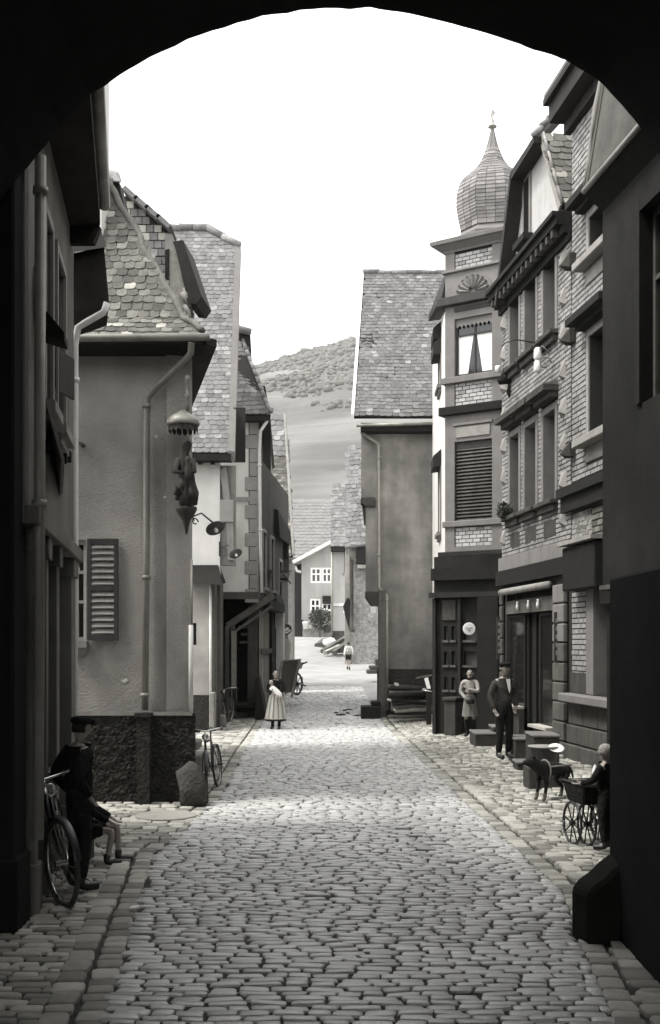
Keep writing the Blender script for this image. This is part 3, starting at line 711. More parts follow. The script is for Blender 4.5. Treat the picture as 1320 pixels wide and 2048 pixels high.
# conduit at the corner
pipe(T, [(xr2 + .04, Y2 - .05, z(1120)), (xr2 + .04, Y2 - .05, z(1300))], .018, M['metal'], 'conduit')
pipe(T, [(xr2 + .03, Y2 - .05, z(1250)), (xr2 + .03, Y2 - .05, z(1425))], .035, M['metall'], 'conduit')
# small alarm bracket
mb = MB(); mb.bar(V3(158, 886, Y2 - .02), V3(167, 892, Y2 - .12), .06, .04); T.part('wall_bracket', mb, M['stoned'])
# dormer back gable behind the hip: dark board piece and pale ridge stump
mb = MB(); mb.prism([V3(204, 352, 18.6), V3(236, 358, 18.6), V3(262, 470, 18.6), V3(262, 560, 18.6), V3(225, 470, 18.6), V3(204, 400, 18.6)], (0, .5, 0)); T.part('gable_flank', mb, M['brown'])
mb = MB(); mb.hexa([V3(200, 360, 18.4), V3(245, 366, 18.4), V3(243, 362, 19.2), V3(200, 356, 19.2), V3(200, 338, 18.5), V3(238, 344, 18.5), V3(236, 340, 19.2), V3(200, 334, 19.2)]); T.part('ridge_stump', mb, M['tile'][4], bevel=.03)
mb = MB(); mb.prism([V3(203, 378, 18.55), V3(214, 378, 18.55), V3(262, 500, 18.55), V3(258, 545, 18.55), V3(203, 430, 18.55)], (0, .04, 0)); T.part('verge_mortar', mb, M['stone'])
mb = MB(); mb.prism([(-5.2, Y2 + .3, 0), (xr2 - .3, Y2 + .3, 0), (-3.6, 22.0, 0), (-5.2, 22.0, 0)], (0, 0, 6.8)); T.part('house_body', mb, M['plast'])

# statue on the corner, with its canopy and console
sx, sy = X(372, 16.2), 16.2
T = Thing('corner_statue', 'weathered statue of a robed mother and child on the plastered house corner', 'statue', (sx, sy, Z(1020, sy)))
zz = lambda py: Z(py, sy)
mb = MB(); prof = [(.02, zz(1014)), (.12, zz(1010)), (.13, zz(985)), (.10, zz(960)), (.115, zz(940)), (.10, zz(925)), (.085, zz(915)), (.055, zz(908)), (.06, zz(896)), (.058, zz(888)), (.02, zz(882))]
rings = []
for i, (r, zc) in enumerate(prof):
    sw = .035 * math.sin(i * .8); rings.append([Vector((sx + sw + r * (1 + .22 * math.sin(5 * a + i)) * math.cos(a), sy + r * (1 + .22 * math.sin(5 * a + i)) * math.sin(a), zc)) for a in [2 * math.pi * k / 20 for k in range(20)]])
mb.loft(rings)
mb.tube([(sx - .10, sy - .05, zz(920)), (sx - .15, sy - .12, zz(945)), (sx - .02, sy - .18, zz(950))], [.05, .045, .03], 8)
mb.tube([(sx + .10, sy - .05, zz(920)), (sx + .13, sy - .12, zz(945)), (sx + .03, sy - .18, zz(948))], [.05, .045, .03], 8)
mb.loft([[Vector((sx + .05 + .05 * math.cos(a) * k2, sy - .16 + .05 * math.sin(a) * k2, zc)) for a in [2 * math.pi * k / 10 for k in range(10)]] for k2, zc in ((.6, zz(965)), (1.1, zz(955)), (1, zz(940)), (.6, zz(930)), (.9, zz(924)), (.5, zz(917)))])
T.part('figure', mb, M['stoned'], smooth=True, fix=False)
for a in range(7):
    q = MB(); th = 2 * math.pi * a / 7; b0 = Vector((sx + .16 * math.cos(th), sy + .16 * math.sin(th) - .02, zz(1000 - 8 * (a % 3)))); q.tube([b0, b0 + Vector((-.03 * math.cos(th), .0, .09)), b0 + Vector((-.02, 0, .17))], [.03, .045, .015], 6); T.part('drapery_fold', q, M['stoned'], smooth=True, fix=False)
mb = MB(); mb.lathe([(.01, zz(1068)), (.03, zz(1055)), (.06, zz(1040)), (.13, zz(1026)), (.16, zz(1018)), (.15, zz(1013)), (.0, zz(1012))], (sx, sy + .05, 0), 12); T.part('console', mb, M['stoned'], smooth=True, fix=False)
mb = MB(); mb.lathe([(.235, zz(852)), (.245, zz(849)), (.23, zz(841)), (.17, zz(832)), (.09, zz(827)), (.05, zz(822)), (.0, zz(820))], (sx - .04, sy - .02, 0), 24); ca = T.part('canopy', mb, M['metal'], smooth=True, fix=False)
for k in range(16):
    a = 2 * math.pi * k / 16; q = MB(); c = Vector((sx - .04 + .215 * math.cos(a), sy - .02 + .215 * math.sin(a), 0)); t_ = Vector((-math.sin(a), math.cos(a), 0)) * .04
    q.add([c - t_ + Vector((0, 0, zz(852))), c + t_ + Vector((0, 0, zz(852))), c + t_ * .9 + Vector((0, 0, zz(862))), c + Vector((0, 0, zz(867))), c - t_ * .9 + Vector((0, 0, zz(862)))], [(0, 1, 2, 3, 4)]); q.add([p * 1 + (sx * 0,) [0:0] if False else p for p in []], [])
    T.part('scallop', q, M['stoned'], ca, fix=False)
mb = MB(); mb.lathe([(.03, zz(822)), (.035, zz(808)), (.03, zz(798)), (.05, zz(793)), (.03, zz(788)), (.022, zz(775)), (.03, zz(765)), (.045, zz(760)), (.04, zz(752)), (.0, zz(750))], (sx + .02, sy, 0), 12); T.part('finial', mb, M['metal'], smooth=True, fix=False)

# street lamps on scrolled iron arms
def lamp(px0, py0, px1, py1, Y, rad, label, wallpt):
    a = Vector(wallpt); b = V3(px1, py1, Y); T = Thing('wall_lamp', label, 'street lamp', a, 'iron wall lamps')
    mid = a.lerp(b, .55) + Vector((0, 0, .18)); mb = MB(); mb.tube([a, a.lerp(b, .3) + Vector((0, 0, .10)), mid, b + Vector((0, 0, .06))], .014, 7)
    for s_ in (0, 1):
        c = a.lerp(b, .14 + .2 * s_) + Vector((0, 0, .02)); r_ = .09 - .035 * s_; dv = (b - a).normalized()
        mb.tube([c + (dv * math.cos(t) + Vector((0, 0, 1)) * math.sin(t)) * r_ * (1 - t * .06) for t in [k * .5 for k in range(12)]], .011, 6)
    T.part('arm', mb, M['iron'], smooth=True, fix=False)
    mb = MB(); mb.bar(a - Vector((0, 0, .2)), a + Vector((0, 0, .2)), .05, .05); T.part('wall_plate', mb, M['iron'])
    mb = MB(); tl = Matrix.Rotation(R(-36), 3, 'X') @ Matrix.Rotation(R(-22), 3, 'Y')
    mb.lathe([(rad, -.012), (rad, -.0), (rad * .6, .018), (rad * .3, .03), (.03, .05), (.02, .08)], b, 20, mtx=tl); mb.lathe([(rad * .96, -.010), (rad * .55, .010), (.02, .03)], b, 20, mtx=tl); sh = T.part('shade', mb, M['enamel'], smooth=True, fix=False)
    mb = MB(); mb.lathe([(.0, -.10), (.03, -.085), (.035, -.05), (.02, -.01), (.018, .03)], b, 10, mtx=tl); T.part('bulb', mb, M['white'], sh, smooth=True, fix=False)
lamp(378, 1040, 430, 1056, 17.6, .155, 'larger iron wall lamp with flat grey dish below the corner statue', (-2.30, 17.4, Z(1040, 17.4)))
lamp(432, 1100, 471, 1107, 29.0, .18, 'smaller far iron wall lamp with dish over the lean-to roof', (-3.0, 29.97, Z(1098, 30)))

# ---- L2b: tile-hung gable between corner house and the big roof
Yb = 21.5; T = Thing('tile_hung_gable_house', 'house gable hung with small pale tiles and dark leaning dormer shutter', 'house', (X(270, 22), 23.5, 0))
gp = [V3(205, 640, Yb), V3(338, 640, Yb), V3(338, 470, Yb), V3(250, 392, Yb), V3(205, 350, Yb)]
mb = MB(); mb.prism(gp, (0, 3.0, 0)); g = T.part('gable_wall', mb, M['mortar'])
mb = MB(); mb.box(X(205, Yb), X(336, Yb) - .2, Yb + .1, Yb + 3, 0, Z(640, Yb)); T.part('house_body', mb, M['plast'])
it = []; fr = Wall(gp[0].x, Yb, gp[1].x, Yb)
for t_, mm in brick_field(fr, 0, fr.len, Z(640, Yb), Z(360, Yb), (), .155, .155, .012, 0, tmpls=[box_tmpl('hung_tile', q) for q in (M['tile'][1], M['tile'][3], M['slab'][0], M['tile'][4])], wts=[3, 5, 4, 1.2]):
    p = mm.translation; q = [(v.x, v.z) for v in gp]
    if inpoly(p.x, p.z, q): it.append((t_, mm @ Matrix.Rotation(R(rnd(-2, 2)), 4, 'Z')))
pieces(g, T.base, 'tile', it, 300, 'tiles')
# verge roof boards going down right, stepped tiles
for k in range(4):
    a = V3(250, 388, Yb - .1).lerp(V3(338, 462, Yb - .1), k / 4); b = V3(250, 388, Yb - .1).lerp(V3(338, 462, Yb - .1), (k + 1.15) / 4)
    mb = MB(); mb.bar(a + Vector((0, .25, .08)), b + Vector((0, .25, .06)), .8, .09); T.part('verge_tile', mb, M['tile'][1])
mb = MB(); mb.box(X(331, Yb), X(345, Yb), Yb - .06, Yb + .5, Z(640, Yb), Z(470, Yb)); T.part('corner_board', mb, M['stone'])
mb = MB(); mb.hexa([V3(292, 548, 21), V3(318, 545, 21), V3(318, 545, 22), V3(292, 548, 22), V3(280, 520, 21), V3(318, 540, 21), V3(318, 538, 22), V3(280, 520, 22)]); T.part('small_hood', mb, M['stoned'])
# dormer with dark hood
mb = MB(); mb.prism([V3(345, 483, 21.2), V3(366, 480, 21.2), V3(403, 592, 21.2), V3(392, 608, 21.2), V3(376, 606, 21.2), V3(352, 500, 21.2)], (.05, 1.3, .1)); T.part('dormer_hood', mb, M['brown'])
mb = MB(); mb.prism([V3(333, 498, 21.3), V3(350, 494, 21.3), V3(378, 605, 21.3), V3(372, 640, 21.3), V3(333, 610, 21.3)], (0, .8, 0)); T.part('dormer_cheek', mb, M['woodl'])
mb = MB(); mb.prism([V3(330, 500, 21.25), V3(338, 497, 21.25), V3(338, 600, 21.25), V3(330, 605, 21.25)], (0, .06, 0)); T.part('dormer_post', mb, M['dark'])
for k in range(6):
    q = MB(); p = V3(352 + rnd(0, 22), 600 + rnd(-25, 30), 21.25); q.tube([p, p + Vector((.06, 0, -.12)), p + Vector((.12, .02, -.3))], [.04, .06, .02], 6); T.part('broken_mortar', q, M['stone'], smooth=True, fix=False)

# ---- L3: high tiled roof house
Y3 = 30.0; W3 = Wall(-5.5, Y3, X(440, Y3), Y3); T = Thing('steep_roof_house', 'cream house under a very high steep grey tiled roof slope', 'house', (-4.2, 32, 0))
z3 = lambda py: Z(py, Y3)
mb = MB(); mb.wall(W3, 0, W3.len, z3(1150), 7.3, [], .3); T.part('upper_wall', mb, M['cream'])
eY = 29.5; er = V3(463, 905, eY); rm = V3(415, 459, 33.6); kk = (rm.z - er.z) / (33.6 - eY); Yt = (er.z - kk * eY - EYE) / ((HY - 492) / F - kk); rt = V3(476, 492, Yt)
ro = roof(T, [[(-5.9, eY, er.z), er, rt, rm, (-5.9, 33.6, rm.z)]], .205, .158, TILE, jit=.7, wts=[3, 3, 8, 8, .6, .6, 10, 10, 2.5, 2.5])
ridge_caps(T, ro, [(-5.9, 33.6, rm.z + .05), rm + Vector((0, 0, .05)), rt + Vector((0, 0, .05))], .12, .4)
mb = MB(); v = (rt - er); mb.prism([er + Vector((-.09, -.02, .05)), rt + Vector((-.09, -.02, .05)), rt + Vector((.09, .0, .02)), er + Vector((.09, 0, .02))], (0, .1, -.25)); T.part('verge_board', mb, M['trim'])
mb = MB(); mb.box(-5.9, er.x - .02, eY + .04, Y3 - .01, 7.3, 7.42); mb.box(-5.9, er.x - .02, eY, eY + .05, er.z - .22, er.z - .03); T.part('eaves_board', mb, M['dark'])
for px in (400, 425): 
    mb = MB(); mb.bar(V3(px, 925, eY + .1), V3(px, 925, eY + .6), .12, .12); T.part('rafter_end', mb, M['dark'])
mb = MB(); mb.prism([V3(440, 940, 29.95), V3(452, 930, 29.95), V3(466, 1050, 29.95), V3(468, 1120, 29.95), V3(456, 1120, 29.95), V3(452, 1040, 29.95)], (0, .18, 0)); T.part('corner_brace', mb, M['stone'])
mb = MB(); mb.hexa([V3(466, 925, 30.2), V3(491, 925, 30.2), V3(491, 925, 33), V3(466, 925, 33), V3(466, 815, 30.2), V3(491, 815, 30.2), V3(491, 815, 33), V3(466, 815, 33)]); T.part('gable_boarding', mb, M['brown'])
mb = MB(); mb.box(X(441, 30), X(470, 30), 30.1, 30.4, z3(1130), z3(930)); T.part('set_back_wall', mb, M['stone'])
mb = MB(); mb.box(X(440, 30), X(468, 30), 29.9, 30.1, z3(1045), z3(1000)); T.part('corbel_stone', mb, M['quoin'], bevel=.02)
# ground floor, plinth, lean-to roof
W3g = Wall(-5.5, Y3, X(420, Y3), Y3)
a = W3g.u(383), W3g.u(393)
mb = MB(); mb.wall(W3g, 0, W3g.len, z3(1390), z3(1166), [(a[0], a[1], z3(1290), z3(1246))], .3, o=.02); T.part('ground_floor_wall', mb, M['plast'])
mb = MB(); mb.wbox(W3g, 0, W3g.len, 0, z3(1391), -.3, .10); T.part('plinth', mb, M['rough'])
window(T, W3g, a[0], a[1], z3(1290), z3(1246), depth=.08, fm=M['dark'], nx=1, rows=(), fw=.03)
mb = MB(); mb.hexa([V3(376, 1168, 29.2), V3(444, 1168, 29.2), V3(452, 1166, 31.5), V3(376, 1166, 30.2), V3(376, 1130, 29.9), V3(436, 1130, 29.9), V3(440, 1132, 31.5), V3(376, 1130, 30.2)]); T.part('lean_to_roof', mb, M['dark'])
mb = MB(); mb.prism([(-5.5, Y3 + .31, 0), (-3.62, Y3 + .31, 0), (-3.62, 33.9, 0), (-5.5, 33.9, 0)], (0, 0, 7.2)); T.part('house_body', mb, M['plast'])
Ws = Wall(X(420, Y3), Y3 + .0, -3.28, 33.9)
mb = MB(); mb.wall(Ws, .01, Ws.len, 0, 4.2, [(.5, 1.5, .1, 2.2)], .25, o=-.01); T.part('side_wall', mb, M['plold2'])
pl(T, Ws, .5, 1.5, .1, 2.2, -.2, -.15, 'door', M['dark'])
for px, m in ((425, M['woodl']), (437, M['wood'])):
    mb = MB(); mb.box(X(px - 3, 30.4), X(px + 3, 30.4), 30.4, 30.6, 0, Z(1170, 30.4)); T.part('door_post', mb, m)
pipe(T, [V3(421, 1170, 29.85), V3(421, 1420, 29.85)], .035, M['metall'])
mb = MB(); mb.box(X(420, 29.7), X(430, 29.7), 29.5, 30.0, 0, Z(1385, 29.7)); T.part('corner_stone', mb, M['stone'], bevel=.02)

# ---- L4: quoined house on a jetty over a cart recess
Y4 = 34.0; z4 = lambda py: Z(py, Y4); xe = X(516, Y4); W4 = Wall(-4.2, Y4, xe, Y4)
T = Thing('quoined_house', 'cream house with grey corner quoins jettied over an open cart bay', 'house', (-3.0, 36, ramp(36)))
mb = MB(); mb.wall(W4, 0, W4.len, z4(1185), 9.4, [], .3); T.part('front_wall', mb, M['cream'])
W4s = Wall(xe, Y4, -2.35, 38.5)
mb = MB(); mb.wall(W4s, .001, W4s.len, z4(1185), 9.4, [(1.0, 1.8, 4.8, 6.3), (2.8, 3.6, 4.8, 6.3)], .29); T.part('side_wall', mb, M['stoned'])
for a in (1.0, 2.8): window(T, W4s, a, a + .8, 4.8, 6.3, fm=M['trimd'], sill=.05)
k = 0; py = 842
while py < 1180:
    h = 28; w_ = (489 if k % 2 else 499) if py < 900 else (490 if k % 2 == 0 else 499)
    q = MB(); q.wbox(W4, W4.u(w_), W4.len + .02, z4(py + h - 1), z4(py), .0, .035); T.part('quoin', q, M['quoin'], bevel=.008); py += h; k += 1
pl(T, W4, W4.u(440), W4.u(515), z4(1002), z4(994), .0, .03, 'string_course', M['quoin'])
pl(T, W4, 0, W4.len + .05, z4(1198), z4(1184), -.3, .06, 'jetty_beam', M['wood'])
pipe(T, [V3(537, 838, 33.7), V3(521, 862, 33.9), V3(519, 900, 33.92), V3(521, 1100, 33.92), V3(523, 1185, 33.92)], .05, M['metall'], collars=[V3(519, 930, 33.92), V3(521, 1060, 33.92)])
eY = 33.6; ec = V3(541, 828, eY); ap = V3(479, 662, 35.6)
ro = roof(T, [[(-4.4, eY, ec.z), ec, V3(508, 745, 34.5), ap, (-4.4, 35.6, ap.z)]], .2, .18, TILE, jit=1.2)
mb = MB(); slab_poly(mb, [ec, (-2.2, 44, ec.z), (-3.2, 44, ap.z), ap], .1); T.part('side_roof', mb, M['tiled'][0])
mb = MB(); mb.prism([V3(474, 664, 35.3), V3(500, 668, 35.3), V3(505, 765, 35.3), V3(480, 700, 35.3)], (0, .3, 0)); T.part('gable_flank', mb, M['brown'])
ridge_caps(T, ro, [V3(472, 655, 35.2), V3(499, 662, 35.2)], .12, .3); ridge_caps(T, ro, [ec + Vector((0, 0, .05)), V3(508, 745, 34.5) + Vector((0, 0, .08)), ap], .06, .3)
mb = MB(); mb.prism([V3(508, 768, 34.6), V3(530, 772, 34.6), V3(533, 792, 34.6), V3(520, 800, 34.6)], (0, .5, 0)); T.part('snow_guard', mb, M['dark'])
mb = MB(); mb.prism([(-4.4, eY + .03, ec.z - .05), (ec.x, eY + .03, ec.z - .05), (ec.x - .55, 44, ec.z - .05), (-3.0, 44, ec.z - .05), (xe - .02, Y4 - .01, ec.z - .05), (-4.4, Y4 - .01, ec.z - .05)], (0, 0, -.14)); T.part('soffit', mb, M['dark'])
# cart bay under it
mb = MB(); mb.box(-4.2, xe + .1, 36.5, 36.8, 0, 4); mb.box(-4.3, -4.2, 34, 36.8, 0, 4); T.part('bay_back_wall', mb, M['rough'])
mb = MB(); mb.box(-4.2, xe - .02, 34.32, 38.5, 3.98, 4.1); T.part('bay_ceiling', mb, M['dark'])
mb = MB(); mb.bar(V3(548, 1190, 34.2), V3(455, 1252, 34.2), .18, .2); mb.bar(V3(545, 1212, 34.1), V3(462, 1268, 34.1), .07, .08); T.part('diagonal_strut', mb, M['wood'])
for px in (455, 467): 
    mb = MB(); mb.box(X(px - 4, 34.2), X(px + 4, 34.2), 34.1, 34.3, 0, Z(1252, 34.2)); T.part('post', mb, M['wood'])
mb = MB(); mb.box(X(463, 34), X(473, 34), 33.95, 34.1, 0, Z(1262, 34)); T.part('drain_pipe', mb, M['metal'])
for k, (py, px) in enumerate(((1252, 503), (1266, 508), (1282, 505))):
    mb = MB(); mb.box(X(px - 25, 35.6), X(px + 20, 35.6), 35.4, 35.6, Z(py + 5, 35.6), Z(py, 35.6)); T.part('shelf_board', mb, M['woodl'])

# ---- L5: shop with boarded front and canopies
T = Thing('boarded_shop', 'narrow shop with pale boarded shutters and a black hoist canopy above', 'shop', (-2.6, 39, ramp(39)))
W5 = Wall(-2.25, 34.4, X(578, 44), 44.0); g5 = lambda u_: ramp(34.4 + u_)
mb = MB(); mb.wall(W5, 0, W5.len, 0, 8.3, [(1.2, 2.0, 4.2, 6), (3.4, 4.3, 4.2, 6), (6, 7, 3.6, 5.4)], .3, o=-.03); T.part('street_wall', mb, M['stoned'])
for a, b, c, d in ((1.2, 2.0, 4.2, 6), (3.4, 4.3, 4.2, 6), (6, 7, 3.6, 5.4)): window(T, W5, a, b, c, d, fm=M['trimd'], sill=.06, surround=.1)
for k in range(7):
    q = MB(); a = .25 + k * .33; q.wbox(W5, a, a + .3, .12, 3.4, .0, .045 + .02 * (k % 2)); T.part('shutter_board', q, M['woodl'] if k % 3 else M['stone'])
pl(T, W5, .2, 2.7, 2.05, 2.2, .05, .12, 'cross_rail', M['wood']); pl(T, W5, 2.8, 3.0, .1, 3.6, 0, .12, 'door_jamb', M['dark'])
pl(T, W5, 3.0, 4.6, .1, 2.9, 0, .05, 'doorway_shade_panel', M['dark']); pl(T, W5, 4.7, 5.1, .3, 3.5, 0, .3, 'pier', M['cream'])  # dark panel stands for the shade inside the doorway
pl(T, W5, .2, 4.8, 3.45, 3.75, 0, .35, 'shop_cornice', M['dark'])
Yc = 40.0; mb = MB()
cz = lambda py, Y: Z(py, Y)
mb.hexa([V3(520, 1030, 39), V3(560, 1075, 39), V3(583, 1092, 43), V3(530, 1060, 43), V3(519, 1008, 39), V3(556, 1020, 39), V3(581, 1062, 43), V3(530, 1040, 43)]); T.part('hoist_canopy', mb, M['dark'])
mb = MB(); mb.hexa([V3(557, 1150, 42), V3(578, 1148, 42), V3(578, 1146, 44), V3(557, 1150, 44), V3(557, 1080, 42), V3(578, 1078, 42), V3(578, 1078, 44), V3(557, 1080, 44)]); T.part('upper_oriel', mb, M['wood'])
for k, px in enumerate((562, 572)):
    mb = MB(); mb.box(X(px - 3, 41.95), X(px + 3, 41.95), 41.93, 41.97, Z(1118, 42), Z(1092, 42)); T.part('oriel_pane', mb, M['glass'])
mb = MB(); mb.prism([V3(515, 1170, 38), V3(552, 1186, 38), V3(555, 1205, 38), V3(520, 1195, 38)], (.1, 3, 0)); T.part('lower_awning', mb, M['dark'])
mb = MB(); mb.hexa([V3(528, 1140, 37), V3(546, 1150, 37), V3(546, 1150, 38.5), V3(528, 1140, 38.5), V3(528, 1132, 37), V3(546, 1142, 37), V3(546, 1142, 38.5), V3(528, 1132, 38.5)]); T.part('flower_box', mb, M['stoned'])

# hanging guild sign: a trapezoid tray under crossed rods
T = Thing('hanging_sign', 'blank pale trapezoid shop sign hung under crossed iron rods', 'sign', V3(562, 1165, 41))
mb = MB(); mb.prism([V3(542, 1146, 41), V3(582, 1146, 41), V3(574, 1165, 41), V3(550, 1165, 41)], (0, .12, 0)); T.part('board', mb, M['stone'])
mb = MB(); mb.tube([V3(542, 1168, 40.9), V3(562, 1142, 40.9), V3(582, 1168, 40.9)], .03, 6); mb.tube([V3(535, 1142, 41), V3(583, 1142, 41)], .025, 6); T.part('rod', mb, M['iron'])
mb = MB(); mb.prism([V3(548, 1156, 40.95), V3(576, 1156, 40.95), V3(576, 1160, 40.95), V3(548, 1160, 40.95)], (0, .04, 0)); T.part('sign_stripe', mb, M['brown'])
# wreath display over hung apron cloth
T = Thing('wreath_sign', 'round striped wreath sign hanging above a pale cloth by the doorway', 'sign', V3(570, 1262, 40))
mb = MB(); cc = V3(570, 1258, 40); mb.tube([cc + Vector((math.cos(t), 0, math.sin(t) * .8)) * .2 for t in [2 * math.pi * k / 20 for k in range(21)]], .055, 8); mb.tube([cc + Vector((0, .0, .2)), cc + Vector((-.25, .3, .9))], .02, 6); T.part('wreath', mb, M['iron'], smooth=True, fix=False)
mb = MB(); mb.tube([cc + Vector((math.cos(t), -.3, math.sin(t) * .8)) * .19 for t in [math.pi * (1.05 + .9 * k / 12) for k in range(13)]], .035, 6)
mb.tube([cc + Vector((-.13, 0, .03)), cc + Vector((0, -.05, -.06)), cc + Vector((.13, 0, .03))], .045, 6); T.part('ribbon', mb, M['linen'], smooth=True, fix=False)
mb = MB(); mb.box(X(558, 40), X(566, 40), 39.9, 40, Z(1278, 40), Z(1262, 40)); T.part('tag', mb, M['linen'])
T = Thing('hanging_cloth', 'pale apron cloth hanging below the wreath sign', 'cloth', V3(570, 1330, 40.3))
rings = []
for i in range(9):
    t = i / 8; yv = Z(1278 + 60 * t, 40.3); wd_ = .22 - .05 * t; rings.append([Vector((X(569, 40.3) + wd_ * math.cos(a) * (1 + .1 * math.sin(6 * a + i * .5)), 40.3 + .09 * math.sin(a), yv)) for a in [2 * math.pi * k / 16 for k in range(16)]])
mb = MB(); mb.loft(rings); T.part('cloth', mb, M['apron'], smooth=True, fix=False)

# ---- L6: dark tiled roof behind
T = Thing('dark_tiled_house', 'house with a dark mottled tiled slope beyond the boarded shop', 'house', (-3.0, 48, ramp(48)))
a, b, c, d = V3(500, 1112, 44.6), V3(586, 1112, 44.6), V3(568, 830, 49), V3(500, 830, 49)
ro = roof(T, [[a, b, V3(577, 915, 47.6), V3(500, 915, 47.6)]], .22, .16, TILED, cap=200, wts=[8, 8, 7, 7, 5, 5, 5, 5, 2.4, 2.4]); 
mb = MB(); P_ = [V3(500, 912, 47.65), V3(577, 912, 47.65), c, d]; slab_poly(mb, P_, .1); rf = T.part('upper_roof', mb, M['tile'][1]); pieces(rf, T.base, 'tile', tile_field(P_, .3, .3, TILE, [8, 8, 8, 8, 1, 1, 8, 8, 3, 3]), 60, 'tiles')
mb = MB(); mb.tube([b + Vector((.03, 0, .05)), c + Vector((.03, 0, .05))], .06, 6); T.part('verge', mb, M['stone'])
mb = MB(); mb.box(-6, X(583, 45), 45.0, 49, 0, a.z - .1); T.part('house_body', mb, M['plold2'])
mb = MB(); mb.box(X(576, 44.9), X(586, 44.9), 44.8, 45, ramp(45), a.z - .3); T.part('corner_board', mb, M['stone'])

# ================================================================== END OF THE STREET
T = Thing('gabled_far_house', 'pale gabled house closing the street with white framed windows', 'house', (X(660, 94), 96, ramp(92)))
Y7 = 92.0; W7 = Wall(X(603, Y7), Y7, X(760, Y7), Y7); z7 = lambda py: Z(py, Y7); u7 = lambda px: W7.u(px)
h7 = [(u7(621), u7(643), z7(1166), z7(1135)), (u7(643.5), u7(664), z7(1166), z7(1135)), (u7(620), u7(641), z7(1232), z7(1197)), (u7(643), u7(665), z7(1222), z7(1197))]
mb = MB(); mb.wall(W7, 0, W7.len, ramp(92) - .5, z7(1121), h7, .3, m=0); mb.prism([W7.P(0, z7(1121), 0), W7.P(W7.len, z7(1121), 0), W7.P(W7.len * .5, z7(1078), 0)], (0, .3, 0)); T.part('front_wall', mb, M['stone'] if 0 else mat('far_plaster', .36, .9, .08, 1, .2, 20, .1, warm=(1, .97, .92)))
for h in h7: window(T, W7, *h, depth=.05, fm=M['white'], gm=M['glass'] if h[2] < z7(1190) else M['enamel'], nx=2, rows=(.4,), fw=.16)
mb = MB(); a, b = V3(584, 1126, Y7 - .5), V3(681, 1074, Y7 - .5); mb.bar(a, b, 1.0, .28); mb.bar(b, V3(780, 1126, Y7 - .5), 1.0, .28); T.part('verge_board', mb, M['cream'])
mb = MB(); mb.prism([V3(586, 1128, Y7 + .31), V3(681, 1077, Y7 + .31), V3(778, 1128, Y7 + .31)], (0, 10, 0)); T.part('roof', mb, M['farroof'])
mb = MB(); mb.box(X(588, 92), X(603, 92) - .01, 92.6, 93, ramp(92) - .5, z7(1128)); T.part('side_recess', mb, M['brown'])
mb = MB(); mb.box(X(583, 91.6), X(588, 91.6), 91.5, 92, ramp(92) - .4, z7(1128)); T.part('corner_pier', mb, M['cream'])
mb = MB(); mb.box(X(589, 91.5), X(605, 91.5), 91.3, 91.6, ramp(92) - .3, z7(1243)); mb.box(X(587, 91.5), X(607, 91.5), 91.2, 91.6, z7(1243), z7(1240)); T.part('cupboard', mb, M['brown'])
pipe(T, [V3(590, 1132, 91.7), V3(594, 1142, 91.7), V3(602, 1144, 91.7)], .12, M['cream'], 'drainpipe')
mb = MB(); mb.box(X(645, 91.8), X(664, 91.8), 91.5, 91.9, z7(1208), z7(1192)); T.part('awning_box', mb, M['dark'])
mb = MB(); mb.box(X(603, 91.8), X(700, 91.8), 91.3, 92, ramp(92) - .4, z7(1256)); T.part('garden_wall', mb, M['rubble'])
T = Thing('pale_roofed_barn', 'long pale tiled roof rising behind the far gabled house', 'barn', (X(640, 114), 114, 5))
P_ = [V3(560, 1116, 110), V3(720, 1116, 110), V3(716, 1003, 116), V3(560, 1003, 116)]
mb = MB(); slab_poly(mb, P_, .3); rf = T.part('roof', mb, M['farroof']); pieces(rf, T.base, 'tile', tile_field(P_, .55, .5, [tile_tmpl('tile', q, 90 + i) for i, q in enumerate((M['farroof'], M['tile'][3]))], [8, 1], jit=.6), 0, 'tiles')
mb = MB(); mb.box(X(570, 111), X(716, 111), 110.6, 116, 3, Z(1116, 110)); T.part('body', mb, M['plold'])

# bush and pots by the far house
T = Thing('potted_shrub', 'dark leafy shrub against the far gabled house wall', 'shrub', (X(640, 90.5), 90.5, ramp(90.5)))
mb = MB(); 
for k in range(900):
    a = rnd(0, 6.283); rr = rnd(0, 1) ** .6; p = Vector((X(640, 90.5) + .95 * rr * math.cos(a), 90.5 + .6 * rr * math.sin(a), Z(1237, 90.5) + rnd(-1, 1) * .95 * math.sqrt(max(0, 1 - rr * rr * .9))))
    n_ = Vector((rnd(-1, 1), rnd(-1, 1), rnd(-.2, 1))).normalized(); t_ = n_.orthogonal().normalized() * rnd(.07, .13); b_ = n_.cross(t_) * .6; mb.add([p - t_, p + b_, p + t_, p - b_], [(0, 1, 2, 3)])
T.part('foliage', mb, M['leaf'], fix=False)
mb = MB(); mb.tube([(X(640, 90.5), 90.5, ramp(90.5) - .1), (X(641, 90.5), 90.5, Z(1240, 90.5))], [.1, .05], 7); T.part('stem', mb, M['wood'])
for px, py, s_, m in ((612, 1250, .3, M['linen']), (622, 1249, .25, M['linen']), (655, 1257, .35, M['wood']), (648, 1224, .28, M['linen'])):
    Yq = 90.8; zb = ramp(Yq) if py > 1240 else Z(py + 8, Yq)
    mb = MB(); mb.lathe([(s_ * .7, 0), (s_, .5), (s_ * 1.1, .52), (s_ * .9, .6), (0, .6)], (X(px, Yq), Yq, Z(py + 8, Yq)), 10)
    single('flower_pot', mb, m, {612: 'leftmost pale flower pot on the low wall by the far house', 622: 'pale flower pot left of the dark shrub', 655: 'dark flower pot right of the shrub', 648: 'pale pot hanging in the shrub under the window'}[px], 'flower pot', group='pots by the far house', smooth=True, fix=False)

